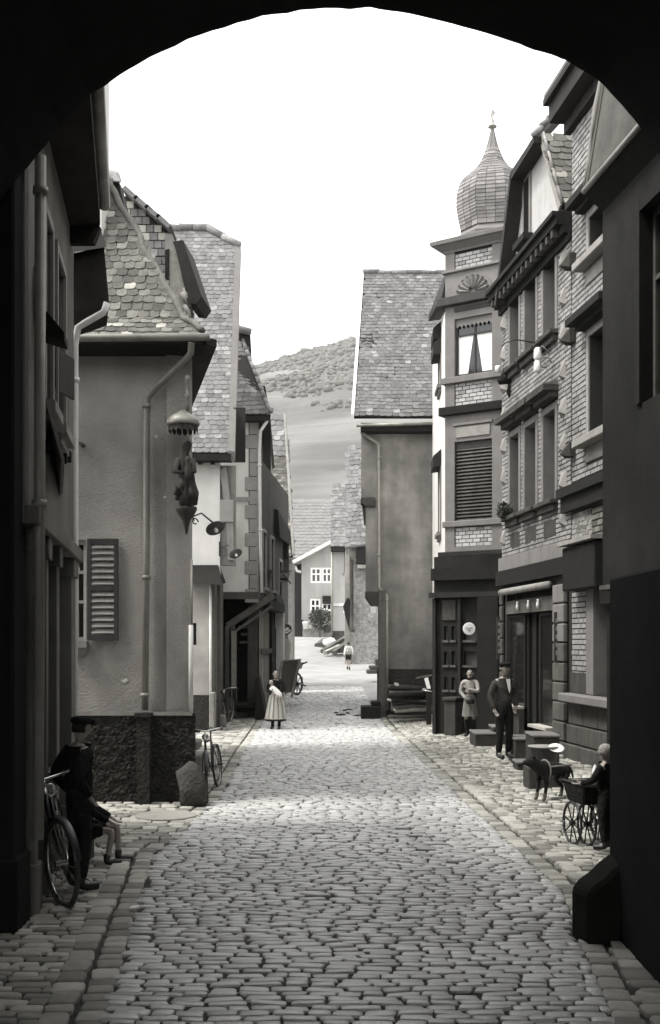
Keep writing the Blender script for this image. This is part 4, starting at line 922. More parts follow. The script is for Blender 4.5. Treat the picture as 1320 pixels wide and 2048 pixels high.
# R8 slim house
T = Thing('slim_far_house', 'slim plastered house with a pale tall roof before the gabled house', 'house', (X(680, 77), 77, ramp(76)))
Y8 = 75.0; W8 = Wall(X(664, Y8), Y8, X(700, Y8), Y8); z8 = lambda py: Z(py, Y8)
mb = MB(); mb.wall(W8, 0, W8.len, ramp(75) - .5, z8(1093), [(W8.u(688), W8.u(695), z8(1145), z8(1100))], .3); T.part('front_wall', mb, MATS['far_plaster'])
mb = MB(); mb.box(X(664, Y8), 1.5, 75.31, 80, 1, z8(1093)); T.part('house_body', mb, MATS['far_plaster'])
window(T, W8, W8.u(688), W8.u(695), z8(1145), z8(1100), fm=M['trimd'], nx=1, sill=.1)
P_ = [V3(661, 1093, 74.5), V3(700, 1093, 74.5), V3(700, 972, 77.5), V3(664.5, 972, 77.5)]
mb = MB(); slab_poly(mb, P_, .15); rf = T.part('roof', mb, M['tile'][1]); pieces(rf, T.base, 'tile', tile_field(P_, .3, .28, [TILE[0], TILE[2], TILE[6], SLT[0]], [4, 6, 5, 5], jit=.8), 60, 'tiles')
mb = MB(); mb.box(X(662, 74.6), X(697, 74.6), 74.5, 75, z8(1104), z8(1094)); T.part('eaves_board', mb, M['dark'])
pl(T, W8, 0, W8.len, z8(1212), z8(1207), 0, .06, 'string_course', M['cream']); pl(T, W8, -.03, W8.len, ramp(75) - .5, z8(1262), 0, .08, 'plinth', M['stoned'])
pipe(T, [V3(664, 1105, 74.85), V3(664, 1270, 74.85)], .07, M['metal'])
for px, py in ((686, 1208), (694, 1222)):
    mb = MB(); mb.box(X(px - 7, 73), X(px + 4, 73), 72.8, 73.4, Z(py + 4, 73), Z(py - 1, 73)); T.part('window_box', mb, M['linen'])

# R7 rubble house
T = Thing('rubble_house', 'old house of flaking rubble with lumpy weathered roof on the right', 'house', (X(720, 64), 64, ramp(63)))
Y9 = 62.0; W9 = Wall(X(697, Y9), Y9, X(775, Y9), Y9); z9 = lambda py: Z(py, Y9)
mb = MB(); mb.wall(W9, 0, W9.len, ramp(62) - .5, z9(1095), [(W9.u(698), W9.u(706), z9(1200), z9(1120))], .3); wv = T.part('front_wall', mb, M['plold'])
mb = MB(); nx_, nz_ = 30, 34; vs = []; fs = []
for j in range(nz_ + 1):
    for i in range(nx_ + 1):
        px = 707 + (775 - 707) * i / nx_; py = 1330 - (1330 - 1118) * j / nz_; dd = .10 * noise.noise((px * .12, py * .12, 0)) + .06 * noise.noise((px * .35, py * .35, 9)); p = V3(px, py, Y9 - .16 - dd); vs.append(p)
for j in range(nz_):
    for i in range(nx_): fs.append((j * (nx_ + 1) + i, j * (nx_ + 1) + i + 1, (j + 1) * (nx_ + 1) + i + 1, (j + 1) * (nx_ + 1) + i))
mb.add(vs, fs); T.part('rubble_face', mb, M['rubble'], fix=False, smooth=True)
P_ = [V3(690, 1095, 61.4), V3(765, 1085, 61.4), V3(765, 893, 65.5), V3(694, 893, 65.5)]
mb = MB(); slab_poly(mb, P_, .15); rf = T.part('roof', mb, M['tile'][1]); pieces(rf, T.base, 'tile', tile_field(P_, .3, .3, [TILE[0], TILE[2], TILE[4], TILE[6], SLAB[3]], [6, 6, 3, 7, .1], jit=1.8), 150, 'tiles')
pl(T, W9, W9.u(712), W9.u(770), z9(1128), z9(1095), 0, .5, 'opening_shade_panel', M['dark'])  # solid dark box stands for the shade of an opening
pl(T, W9, W9.u(714), W9.u(735), z9(1138), z9(1131), 0, .6, 'lintel', M['stone'])
pl(T, W9, 0, W9.len, ramp(62) - .5, z9(1265), 0, .3, 'plinth', M['rubble'])
mb = MB(); mb.box(X(690, 61.6), X(699, 61.6), 61.5, 62, ramp(62) - .5, z9(1110)); T.part('corner_pier', mb, M['plold'])
mb = MB(); mb.prism([V3(686, 1212, 61.3), V3(695, 1195, 61.3), V3(701, 1200, 61.3), V3(699, 1260, 61.3), V3(690, 1230, 61.3)], (0, .2, 0)); T.part('climber', mb, M['dark'])
mb = MB(); mb.box(.9, 3.5, 62.4, 68, 1, z9(1095)); T.part('house_body', mb, M['plold'])
mb = MB(); mb.box(X(741, 44), X(752, 44), 43.9, 44, Z(1226, 44), Z(1212, 44)); mb.bar((X(746, 44), 44, Z(1214, 44)), (X(746, 44) + .6, 44.2, Z(1200, 44)), .04, .04)
single('white_sign', mb, M['white'], 'small white sign plate behind the right corner post', 'sign')

# chips and stains on the plaster of the corner house: pale spots where the coat has come off
T = Thing('plaster_chips', 'scattered pale chipped spots on the grey corner house wall', 'plaster chips', W2.P(3, 2.4, .02))
random.seed(5)
for px, py, w_ in ((250, 1362, 12), (247, 1352, 6), (330, 994, 10), (308, 1106, 4), (362, 1330, 11), (352, 1315, 7), (368, 1360, 9), (270, 1400, 5), (200, 1330, 4), (312, 873, 9), (325, 878, 7), (340, 1340, 4), (180, 1290, 5)):
    n_ = 9; c_ = V3(px, py, Y2); s_ = w_ / F * Y2 * .5; q = MB(); q.prism([c_ + Vector((s_ * math.cos(a) * rnd(.5, 1.2), -.004, s_ * math.sin(a) * rnd(.3, 1.0))) for a in [2 * math.pi * k / n_ for k in range(n_)]], (0, -.004, 0)); T.part('chip', q, M['cream'] if w_ > 8 else M['stone'])
random.seed(7)

# ================================================================== RIGHT SIDE
# ---- R5: plain gable-less wall with high tiled roof
Y5 = 34.0; z5 = lambda py: Z(py, Y5); W5r = Wall(X(723, Y5), Y5, 3.35, Y5)
T = Thing('blank_walled_house', 'tall blank stained plaster house with jettied corner and weathered tiled roof', 'house', (2.2, 36, ramp(34)))
q0, q1, q2 = X(723, Y5), X(732, Y5), X(757, Y5)
mb = MB()
for a, za, zb in ((q0, z5(1003), 9.15), (q1, z5(1200), z5(1003) - .001), (q2, z5(1338), z5(1200) - .001)):
    mb.box(a, 3.35, Y5, Y5 + .4, za, zb)
T.part('front_wall', mb, M['plold'])
mb = MB(); mb.box(q2 - .03, 3.35, Y5 - .06, Y5 + .4, ramp(34) - .3, z5(1338)); T.part('dark_plinth', mb, M['rough'])
mb = MB(); mb.prism([(q0 + .02, Y5 + .4, z5(1003)), (3.35, Y5 + .4, z5(1003)), (3.35, 41, z5(1003)), (q0 + .3, 41, z5(1003))], (0, 0, 9.15 - z5(1003))); mb.prism([(q2 + .1, Y5 + .4, 0), (3.35, Y5 + .4, 0), (3.35, 41, 0), (q2 + .3, 41, 0)], (0, 0, z5(1003))); T.part('house_body', mb, M['plold'])
for x, py0, py1, w_ in ((q0, 995, 1014, .42), (q1, 1183, 1212, .55)):
    mb = MB(); mb.prism([(x - .02, Y5 - .1, z5(py0)), (x + w_, Y5 - .1, z5(py0)), (x + w_, Y5 - .1, z5(py1)), (x + .16, Y5 - .1, z5(py1)), (x - .02, Y5 - .1, z5(py0 + 12))], (0, .5, 0)); T.part('corbel', mb, M['stoned'], bevel=.02)
mb = MB(); mb.box(X(757, 33.8), X(772, 33.8), 33.7, 33.9, ramp(34), Z(1180, 33.8)); T.part('corner_post', mb, M['wood'], bevel=.02)
pipe(T, [V3(713, 851, 33.5), V3(890, 846, 33.5)], .05, M['metal'], 'gutter')
pipe(T, [V3(724, 866, 33.7), V3(745, 880, 33.85), V3(757, 888, 33.85), V3(758, 1175, 33.85), V3(774, 1190, 33.75), V3(774, 1420, 33.75)], .05, M['metal'], collars=[V3(758, 915, 33.85), V3(758, 1110, 33.85), V3(774, 1200, 33.75)])
eY = 33.5; a, b = V3(706, 832, eY), Vector((4.1, eY, Z(832, eY))); c, d = Vector((4.1, 37.5, Z(545, 37.5))), V3(726, 545, 37.5)
P_ = [a, b, c, d]
ro = roof(T, [P_], .2, .158, TILE, jit=1.1, wts=[12, 12, 9, 9, 7, 7, 3, 3, .5, .5])
ridge_caps(T, ro, [d + Vector((0, 0, .02)), c], .10, .45, M['tile'][1])
mb = MB(); mb.prism([a + Vector((-.06, -.02, .06)), d + Vector((-.06, 0, .06)), d + Vector((.03, 0, .06)), a + Vector((.03, -.02, .06))], (0, .05, -.16)); T.part('verge_board', mb, M['linen'])
mb = MB(); mb.box(q0 - .03, 4.1, eY + .05, Y5 - .002, 8.85, 9.1); mb.box(q0 - .02, 4.1, Y5 - .10, Y5 - .004, z5(868), 8.84); T.part('eaves_board', mb, M['dark'])

# ---- R4: corner tower house with bay and onion dome
A4 = Vector((2.93, 28.0, 0)); B4 = Vector((4.30, 27.08, 0)); W4r = Wall(A4.x, A4.y, B4.x, B4.y); Ln = W4r.len
T = Thing('onion_tower_house', 'corner house with white brick bay tower, shell panel and grey onion dome', 'house', (3.7, 28.0, .2))
def tz(px, py): return W4r.z(px, py)
def tu(px): return W4r.u(px)
ua, ub = tu(909), tu(984)
# levels measured on the bay face at px 945
lv = lambda py: W4r.z(946, py)
ctr = W4r.P(Ln / 2, 0, -Ln / 2)
def ring_band(name, z0, z1, o, m, **k):   # square band round the tower
    q = MB(); q.wbox(W4r, -o, Ln + o, z0, z1, -Ln - o, o); return T.part(name, q, m, **k)
win_hi = (ua, ub, lv(748), lv(632)); win_lo = (ua, ub, lv(1040), lv(880))
Wr = Wall(B4.x, B4.y, *(W4r.P(Ln, 0, -Ln).xy)); Wl4 = Wall(*(W4r.P(0, 0, -Ln).xy), A4.x, A4.y)
mb = MB(); mb.wall(W4r, 0, Ln, lv(1105), lv(490), [win_hi, win_lo, (ua, ub, lv(1092), lv(1052)), (ua, ub, lv(808), lv(762)), (ua, ub, lv(532), lv(497))], .2); T.part('bay_front', mb, M['trim'])
mb = MB(); mb.wbox(W4r, .01, Ln - .01, lv(1105), lv(490), -Ln, -.205); T.part('bay_core', mb, M['trim'])
for nm, za, zb in (('brick_panel_low', 1092, 1052), ('brick_panel_mid', 808, 762), ('brick_panel_top', 532, 497)):
    mb = MB(); mb.wbox(W4r, ua, ub, lv(za), lv(zb), -.1, -.05); pn = T.part('brick_panel', mb, M['mortar'])
    pieces(pn, T.base, 'brick', brick_field(W4r, ua, ub, lv(za), lv(zb), (), .2, .098, .014, -.05), 120, 'bricks')
# upper window with curtains
f_ = window(T, W4r, *win_hi, depth=.10, fm=M['trimd'], gm=M['glass'], nx=2, rows=(.27,), fw=.05)
za, zb = win_hi[2] + .07, win_hi[2] + (win_hi[3] - win_hi[2]) * .70; mu = (ua + ub) / 2
for s_ in (-1, 1):
    q = MB(); n_ = 14; top_in = .03; rows_ = []
    for j in range(13):
        t = j / 12; inn = .05 + (.36 if 1 else 0) * (1 - t) * .42; out = (ub - ua) / 2 - .06
        rows_.append([W4r.P(mu + s_ * lerp(min(inn, out - .05), out, i / n_), lerp(za, zb, t), -.124 + .003 * math.sin(i * 1.9)) for i in range(n_ + 1)])
    q.add([p for r_ in rows_ for p in r_], [(j * (n_ + 1) + i, j * (n_ + 1) + i + 1, (j + 1) * (n_ + 1) + i + 1, (j + 1) * (n_ + 1) + i) for j in range(12) for i in range(n_)]); T.part('curtain', q, M['curtain'], fix=False, smooth=True)
# valances (scalloped) and lower louvred blind
for wn_, frac in ((win_hi, .12), (win_lo, .0)):
    z0 = wn_[3]; k = 9
    for i in range(k):
        a = lerp(ua, ub, i / k); b = lerp(ua, ub, (i + 1) / k); q = MB(); h = .16; top = z0 + .0
        q.add([W4r.P(a, top, -.06), W4r.P(b, top, -.06), W4r.P(b, top - h, -.06), W4r.P(lerp(a, b, .5), top - h - .07, -.06), W4r.P(a, top - h, -.06)], [(0, 1, 2, 3, 4)]); T.part('valance', q, M['trim'] if wn_ is win_hi else M['trimd'], fix=False)
pl(T, W4r, ua, ub, win_lo[2], win_lo[3], -.19, -.16, 'blind_back', M['dark'])
n_ = 21
for i in range(n_):
    zc = lerp(win_lo[2] + .03, win_lo[3] - .2, i / (n_ - 1)); q = MB(); q.hexa([W4r.P(ua + .01, zc - .03, -.05), W4r.P(ub - .01, zc - .03, -.05), W4r.P(ub - .01, zc - .018, -.045), W4r.P(ua + .01, zc - .018, -.045), W4r.P(ua + .01, zc + .025, -.10), W4r.P(ub - .01, zc + .025, -.10), W4r.P(ub - .01, zc + .037, -.095), W4r.P(ua + .01, zc + .037, -.095)]); T.part('blind_slat', q, M['wood'])
# horizontal members
for z0, z1, o, m in ((1112, 1102, .14, 'brown'), (1052, 1040, .06, 'trim'), (826, 809, .13, 'dark'), (762, 749, .08, 'trim'), (605, 588, .16, 'trimd'), (538, 533, .07, 'trim')):
    a_, b_ = lv(z0), lv(z1); ring_band('moulding', a_, b_, o, M[m], bevel=.015)
pl(T, W4r, ua + .05, ub - .05, lv(872), lv(852), .0, .03, 'panel_field', M['stone']); pl(T, W4r, ua - .02, ub + .02, lv(848), lv(843), .0, .05, 'panel_rail', M['trim'])
pl(T, W4r, ua, ub, lv(618), lv(610), .0, .03, 'panel_rail', M['trimd'])
# shell relief panel
sc_c = W4r.P(mu + .02, lv(583), .0); rr = .46
mb = MB(); ptsn = 28; mb.prism([W4r.P(mu + rr * 1.12 * math.cos(math.pi * k / ptsn), lv(584) + rr * 1.05 * math.sin(math.pi * k / ptsn), .0) for k in range(ptsn + 1)], W4r.n * .02); T.part('shell_ground', mb, M['trim'])
for k in range(9):
    an = math.pi * (.06 + .88 * k / 8); c = Vector((math.cos(an), math.sin(an))); pr_ = Vector((-c.y, c.x)); q = MB()
    def pp(r_, s_, o): v = c * r_ + pr_ * s_; return W4r.P(mu + v.x, lv(584) + v.y * .95, o)
    q.add([pp(.07, -.012, .022), pp(.07, .012, .022), pp(.36, .055, .03), pp(.41, .045, .03), pp(.44, 0, .03), pp(.41, -.045, .03), pp(.36, -.055, .03), pp(.09, 0, .05), pp(.38, 0, .075)], [(0, 1, 7), (1, 2, 8, 7), (2, 3, 8), (3, 4, 8), (4, 5, 8), (5, 6, 8), (6, 0, 7, 8)])
    T.part('shell_rib', q, M['trim'], fix=True, smooth=False)
    q = MB(); q.lathe([(.036, 0), (.034, .02), (0, .025)], (0, 0, 0), 10, mtx=Matrix((W4r.d, Vector((0, 0, 1)), W4r.n)).transposed()); cc = pp(.42, 0, .035); q.v = [(v[0] + cc.x, v[1] + cc.y, v[2] + cc.z) for v in q.v]; T.part('shell_hollow', q, M['trimd'], fix=False)
q = MB(); q.lathe([(.045, 0), (.04, .05), (0, .07)], (0, 0, 0), 12, mtx=Matrix((W4r.d, Vector((0, 0, 1)), W4r.n)).transposed()); cc = W4r.P(mu - .06, lv(576), .05); q.v = [(v[0] + cc.x, v[1] + cc.y, v[2] + cc.z) for v in q.v]; T.part('shell_boss', q, M['trimd'], fix=False)
# cornice
zc = lv(497); mb = MB()
def sq(o, z_): return [W4r.P(-o, z_, o), W4r.P(Ln + o, z_, o), W4r.P(Ln + o, z_, -Ln - o), W4r.P(-o, z_, -Ln - o)]
mb.loft([sq(.03, zc), sq(.06, zc + .05), sq(.22, zc + .16), sq(.28, zc + .18), sq(.30, zc + .27), sq(.1, zc + .36), sq(-.1, zc + .40)]); T.part('cornice', mb, M['trim'])
# onion dome: eight sided, slates in courses
dc = Vector((X(985, 28.25), 28.25, 0)); zd = lambda py: Z(py, 28.0)
prof = [(1.0, 482), (1.02, 474), (.90, 468), (.84, 460), (.86, 450), (.92, 430), (.955, 412), (.955, 396), (.93, 380), (.86, 364), (.75, 352), (.60, 342), (.45, 332), (.33, 320), (.24, 306), (.17, 290), (.11, 274), (.06, 258), (.035, 250)]
mb = MB(); rings = []
for r_, py in prof:
    rings.append([dc + Vector((r_ * .97 * math.cos(2 * math.pi * (k + .25) / 8), r_ * .97 * math.sin(2 * math.pi * (k + .25) / 8), zd(py))) for k in range(8)])
mb.loft(rings); dm = T.part('dome', mb, M['dome'][1])
fine = []
for (r0, p0), (r1, p1) in zip(prof[3:-4], prof[4:-3]):
    k = max(1, round(abs(p1 - p0) / 7.0))
    for i in range(k): fine.append((lerp(r0, r1, i / k), lerp(p0, p1, i / k)))
fine.append(prof[-4])
for j in range(len(fine) - 1):
    r0, p0 = fine[j]; r1, p1 = fine[j + 1]
    for k in range(8):
        a0, a1 = 2 * math.pi * (k + .25) / 8, 2 * math.pi * (k + 1.25) / 8
        mid_a = (a0 + a1) / 2
        if math.sin(mid_a) > .75: continue
        P = [dc + Vector((r * math.cos(a), r * math.sin(a), zd(p))) for r, p, a in ((r0, p0, a0), (r0, p0, a1), (r1, p1, a1), (r1, p1, a0))]
        w_ = (P[1] - P[0]).length; nt_ = max(1, round(w_ / .22)); out = Vector((math.cos(mid_a), math.sin(mid_a), .2)).normalized()
        for i in range(nt_):
            ta, tb = i / nt_ + (.0 if (i == 0) else .01), (i + 1) / nt_ - .01; off = (.15 if j % 2 else 0)
            q = MB(); l0, l1 = P[0].lerp(P[1], ta), P[0].lerp(P[1], tb); u0_, u1_ = P[3].lerp(P[2], ta), P[3].lerp(P[2], tb)
            e0_, e1_ = out * .022, out * .008
            q.hexa([l0 - out * .03, l1 - out * .03, l1 + e0_, l0 + e0_, u0_ - out * .03, u1_ - out * .03, u1_ + e1_, u0_ + e1_]); T.part('slate', q, pick(M['dome'], [5, 4, 2, 3]), dm)
for k in range(8):
    a = 2 * math.pi * (k + .25) / 8; mb = MB(); mb.tube([dc + Vector((r_ * .98 * math.cos(a), r_ * .98 * math.sin(a), zd(py))) for r_, py in prof[3:]], .014, 5); T.part('hip_roll', mb, M['dome'][0], dm, smooth=True, fix=False)
mb = MB(); mb.lathe([(.03, 252), (.03, 246), (.12, 245), (.10, 242), (.03, 240), (.05, 234), (.02, 228), (.014, 222)], (0, 0, 0), 10); mb.v = [(v[0] + dc.x, v[1] + dc.y, zd(v[2])) for v in mb.v]
mb.tube([dc + Vector((0, 0, zd(252))), dc + Vector((0, 0, zd(218)))], .014, 6); fn = T.part('finial', mb, M['metal'], smooth=True, fix=False)
mb = MB(); c_ = dc + Vector((0, 0, zd(224))); mb.prism([c_ + Vector((-.02, 0, -.1)), c_ + Vector((.04, 0, -.12)), c_ + Vector((.02, 0, .02)), c_ + Vector((.08, 0, .1)), c_ + Vector((-.01, 0, .2)), c_ + Vector((-.05, 0, .05))], (0, .015, 0)); T.part('weather_vane', mb, M['metal'], fn)
# body behind and side wall to R5, with skirt roof
Ws4 = Wall(3.13, 33.6, 2.93, 28.0 + .01)
mb = MB(); mb.wall(Ws4, 0, Ws4.len, .1, lv(612), [(3.2, 4.1, Z(760, 29), Z(670, 29)), (3.2, 4.1, Z(1060, 29), Z(930, 29))], .25); T.part('side_wall', mb, M['cream'])
window(T, Ws4, 3.2, 4.1, Z(760, 29), Z(670, 29), fm=M['trimd'], surround=.1, sill=.1, sm=M['trim']); window(T, Ws4, 3.2, 4.1, Z(1060, 29), Z(930, 29), fm=M['trimd'], surround=.1, sill=.1, sm=M['trim'])
for py, m in ((690, 'brown'), (915, 'brown'), (660, 'dark')):
    uu, zz_ = Ws4.uz(878, py); q = MB(); q.hexa([Ws4.P(3.1, Z(py + 18, 29.5), .01), Ws4.P(4.2, Z(py + 18, 29.5), .01), Ws4.P(4.2, Z(py + 20, 29.5), .22), Ws4.P(3.1, Z(py + 20, 29.5), .22), Ws4.P(3.1, Z(py - 16, 29.5), .01), Ws4.P(4.2, Z(py - 16, 29.5), .01), Ws4.P(4.2, Z(py - 2, 29.5), .22), Ws4.P(3.1, Z(py - 2, 29.5), .22)]); T.part('window_hood', q, M[m])
mb = MB(); c0 = W4r.P(0, lv(600), 0)
mb.hexa([V3(857, 642, 29.6), V3(890, 600, 27.9), V3(905, 600, 29.5), V3(880, 640, 33), V3(857, 630, 29.6), V3(884, 592, 27.9), V3(895, 540, 28.8), V3(885, 560, 33)]); T.part('skirt_roof', mb, M['brown'])
mb = MB(); mb.prism([(2.98, 28.3, 0), (4.0, 27.6, 0), (9.5, 27.6, 0), (9.5, 33.7, 0), (3.2, 33.7, 0)], (0, 0, lv(620))); T.part('house_body', mb, M['plold'])
# ground floor: dark timber shop front under the bay
zt = lv(1112); Wg = Wall(X(868, 27.9), 27.9, B4.x, 26.9)
gh = [(Wg.u(885), Wg.u(897), .9, 2.0), (Wg.u(901), Wg.u(911), .9, 2.0), (Wg.u(885), Wg.u(897), 2.15, 3.3), (Wg.u(901), Wg.u(911), 2.15, 3.3), (Wg.u(928), Wg.u(960), 1.0, 2.0), (Wg.u(928), Wg.u(960), 2.15, 3.3)]
wz = lambda py: Wg.z(920, py)
gh = []
for (pa, pb) in ((888, 896), (903, 911), (928, 961)):
    for (y0_, y1_) in ((1280, 1252), (1330, 1303), (1380, 1355)): gh.append((Wg.u(pa), Wg.u(pb), wz(y0_), wz(y1_)))
mb = MB(); mb.wall(Wg, 0, Wg.len, .05, zt, gh, .2); T.part('shop_front', mb, M['shadr'])
for h in gh:
    q = MB(); q.wbox(Wg, h[0], h[1], h[2], h[3], -.14, -.12); T.part('door_pane', q, M['enamel'])
    q = MB(); q.wbox(Wg, h[0] - .03, h[1] + .03, h[2] - .06, h[2] - .002, .0, .05); T.part('glazing_bar', q, M['wood'])
pl(T, Wg, -.02, Wg.len, wz(1160), wz(1136), 0, .14, 'shop_cornice', M['dark']); pl(T, Wg, -.05, Wg.len, wz(1195), wz(1185), 0, .2, 'cornice_moulding', M['brown'])
pl(T, Wg, Wg.u(962), Wg.u(1003), .1, wz(1196), .0, .25, 'doorway_shade_panel', M['dark'])  # solid dark slab paints the doorway's inner shade
for pa in (918, 868):
    pl(T, Wg, Wg.u(pa), Wg.u(pa + 6), .1, wz(1196), .0, .10, 'pilaster', M['brown'])
pl(T, Wg, Wg.u(886), Wg.u(912), wz(1240), wz(1200), .0, .04, 'transom_panel', M['stoned'])
mb = MB(); mb.wbox(Wg, Wg.u(905), Wg.u(928), .1, wz(1400), .0, .5); mb.wbox(Wg, Wg.u(905) - .03, Wg.u(928) + .03, wz(1400) + .002, wz(1393), .0, .55); T.part('stall_ledge', mb, M['stoned'], bevel=.02)
# round white enamel sign
T2 = Thing('round_sign', 'bright round white enamel sign over the dark shop door', 'sign', Wg.P(Wg.u(948), wz(1275), .3))
c_ = Wg.P(Wg.u(948), wz(1258), .30); mx = Matrix((Vector((1, 0, 0)), Vector((0, 0, 1)), Vector((0, -1, 0)))).transposed()
mb = MB(); mb.lathe([(.155, 0), (.155, .02), (.14, .028), (0, .03)], c_, 28, mtx=mx); T2.part('disc', mb, M['white'], fix=False)
mb = MB(); mb.lathe([(.17, -.02), (.17, .012), (.15, .012), (.15, -.02)], c_, 28, mtx=mx); mb.bar(c_ + Vector((.0, .02, 0)), c_ + Vector((.1, .35, 0)), .04, .04); T2.part('rim', mb, M['dark'], fix=False)
for dx, dz, w_ in ((-.055, .02, .05), (.055, .02, .05), (0, .005, .05), (0, -.045, .07)):
    mb = MB(); mb.box(c_.x + dx - w_ / 2, c_.x + dx + w_ / 2, c_.y - .036, c_.y - .031, c_.z + dz - .007, c_.z + dz + .007); T2.part('sign_mark', mb, M['iron'])

# ---- the long right facade line: R3 and R2
def RW(ya, yb): return Wall(RFx(ya), ya, RFx(yb), yb)
W3r = RW(26.0, 21.1); n3 = W3r.n
T = Thing('gabled_brick_house', 'three bay brick house with jerkinhead gable, dark cornice and faceted quoins', 'house', (4.5, 23.5, .2))
rz = lambda px, py: W3r.z(px, py); ru = lambda px: W3r.u(px)
wl = [(ru(1022), ru(1040)), (ru(1052), ru(1074)), (ru(1089), ru(1113))]
hi = (6.95, 9.35); 
hi0, hi1 = rz(1100, 672), rz(1100, 515); lo0, lo1 = rz(1100, 1003), rz(1100, 825)
holes = [(a, b, hi0, hi1) for a, b in wl] + [(a, b, lo0, lo1) for a, b in wl]
zband0, zband1 = rz(1075, 1128), rz(1075, 1098); ztop = 10.55
mb = MB(); mb.wall(W3r, 0, W3r.len, zband1, ztop, holes, .3); wv = T.part('front_wall', mb, M['mortar'])
bh_ = holes + [(a - .14, b + .14, h0 - .25, h1 + .22) for a, b in wl for h0, h1 in ((hi0, hi1), (lo0, lo1))] + [(a, b, rz(1100, 1075), rz(1100, 1040)) for a, b in wl]
pieces(wv, T.base, 'brick', brick_field(W3r, .03, W3r.len - .03, zband1 + .02, ztop - .05, bh_, .24, .094, .018, 0, tmpls=BRKG, wts=[4, 4, 3, 2]), 300, 'bricks')
for a, b in wl:
    for h0, h1 in ((hi0, hi1), (lo0, lo1)):
        window(T, W3r, a, b, h0, h1, depth=.36, fm=M['trimd'], gm=M['glass'], nx=2, rows=(.3,), fw=.045)
        q = MB(); s_ = .14
        q.wbox(W3r, a - s_, a + .003, h0, h1 + s_, -.36, .04); q.wbox(W3r, b - .003, b + s_, h0, h1 + s_, -.36, .04); q.wbox(W3r, a + .004, b - .004, h1 - .003, h1 + s_, -.36, .038); T.part('window_surround', q, M['trim'], bevel=.01)
        q = MB(); q.wbox(W3r, a - .17, b + .17, h0 - .10, h0 - .003, -.2, .20); q.wbox(W3r, a - .12, b + .12, h0 - .24, h0 - .102, .002, .12); T.part('window_sill', q, M['stoned'], bevel=.015)
    # profiled hoods over the first floor windows
    q = MB(); h1 = lo1 + .2; q.wbox(W3r, a - .2, b + .2, h1 + .12, h1 + .24, .0, .34); q.wbox(W3r, a - .16, b + .16, h1, h1 + .118, .0, .2)
    q.hexa([W3r.P(a - .2, h1 + .241, .0), W3r.P(b + .2, h1 + .241, .0), W3r.P(b + .2, h1 + .241, .34), W3r.P(a - .2, h1 + .241, .34), W3r.P(a - .1, h1 + .36, .0), W3r.P(b + .1, h1 + .36, .0), W3r.P(b + .1, h1 + .36, .05), W3r.P(a - .1, h1 + .36, .05)]); T.part('window_hood', q, M['stoned'])
    pl(T, W3r, a, b, rz(1100, 1075), rz(1100, 1040), .0, .02, 'apron_panel', M['stoned'])
# faceted quoins on both ends
for uc in (ru(1129), .22):
    zq = zband1 + .3; k = 0
    while zq < ztop - .5:
        hw = .17 if k % 2 else .12
        q = MB(); f = [W3r.P(uc - hw, zq, .02), W3r.P(uc + hw, zq, .02), W3r.P(uc + hw, zq + .36, .02), W3r.P(uc - hw, zq + .36, .02)]
        q.wbox(W3r, uc - hw, uc + hw, zq, zq + .36, .0, .02); q.add(f + [W3r.P(uc, zq + .08, .12)], [(0, 1, 4), (1, 2, 4), (2, 3, 4), (3, 0, 4)]); T.part('quoin', q, M['stone']); zq += .72; k += 1
# main cornice
q = MB(); L3_ = W3r.len
for z0, z1, o in ((ztop - .42, ztop - .28, .08), (ztop - .279, ztop - .12, .18), (ztop - .119, ztop + .03, .32), (ztop + .031, ztop + .12, .40)):
    q.wbox(W3r, -.08, L3_ - .01, z0, z1, -.1, o)
T.part('main_cornice', q, M['dark'])
k = .1
while k < L3_ - .1:
    q = MB(); q.wbox(W3r, k, k + .12, ztop - .28, ztop - .125, .181, .30); T.part('cornice_bracket', q, M['stoned']); k += .34
# gable (trapezoid, roughcast) with window, flush over the cornice
gu = lambda px: ru(px)
gz0 = ztop + .12; gt = 13.05; g0, g1, g2, g3 = .12, gu(1112), gu(1064), gu(1022)
mb = MB(); xs_ = (gu(1048), gu(1062)); gw0, gw1 = rz(1055, 478), rz(1055, 352)
V_ = [W3r.uz(988, 610, .33), W3r.uz(1019, 350, .33), W3r.uz(1067, 272, .33), W3r.uz(1124, 410, .12)]; mb.prism([W3r.P(V_[0][0] + .1, gz0 - .05, 0), W3r.P(V_[3][0], gz0 - .05, 0), W3r.P(V_[2][0] - .02, V_[2][1] - .05, 0), W3r.P(V_[1][0] + .02, V_[1][1] - .05, 0)], -n3 * .3); T.part('gable_wall', mb, mat('pale_roughcast', .40, .95, .12, 3, .8, 40, .1, warm=(1, .98, .94), bdist=.02))
pl(T, W3r, xs_[0] - .05, xs_[1] + .05, gw0, gw1, .0, .03, 'gable_window_frame', M['trim']); pl(T, W3r, xs_[0] + .08, xs_[1] - .08, gw0 + .08, gw1 - .08, .0, .034, 'gable_window', M['glass'])
pl(T, W3r, xs_[0] - .15, xs_[1] + .15, gw0 - .14, gw0 - .003, .0, .22, 'gable_sill', M['dark'])
o_ = .55   # verge overhang
def gp(u_, z_, o=0): return W3r.P(u_, z_, o)
top0, top1 = g3 - .22, g2 + .12
for nm, P in (('left_verge', [gp(-.22, gz0 - .35), gp(g0 - .0, gz0), gp(g3 - .1, gt), gp(top0, gt + .18)]), ('top_verge', [gp(top0, gt + .18), gp(g3 - .1, gt), gp(g2 + .2, gt), gp(top1 + .16, gt + .18)])):
    pass
V_ = [W3r.uz(988, 610, .33), W3r.uz(1019, 350, .33), W3r.uz(1067, 272, .33), W3r.uz(1124, 410, .12)]; o_ = .33
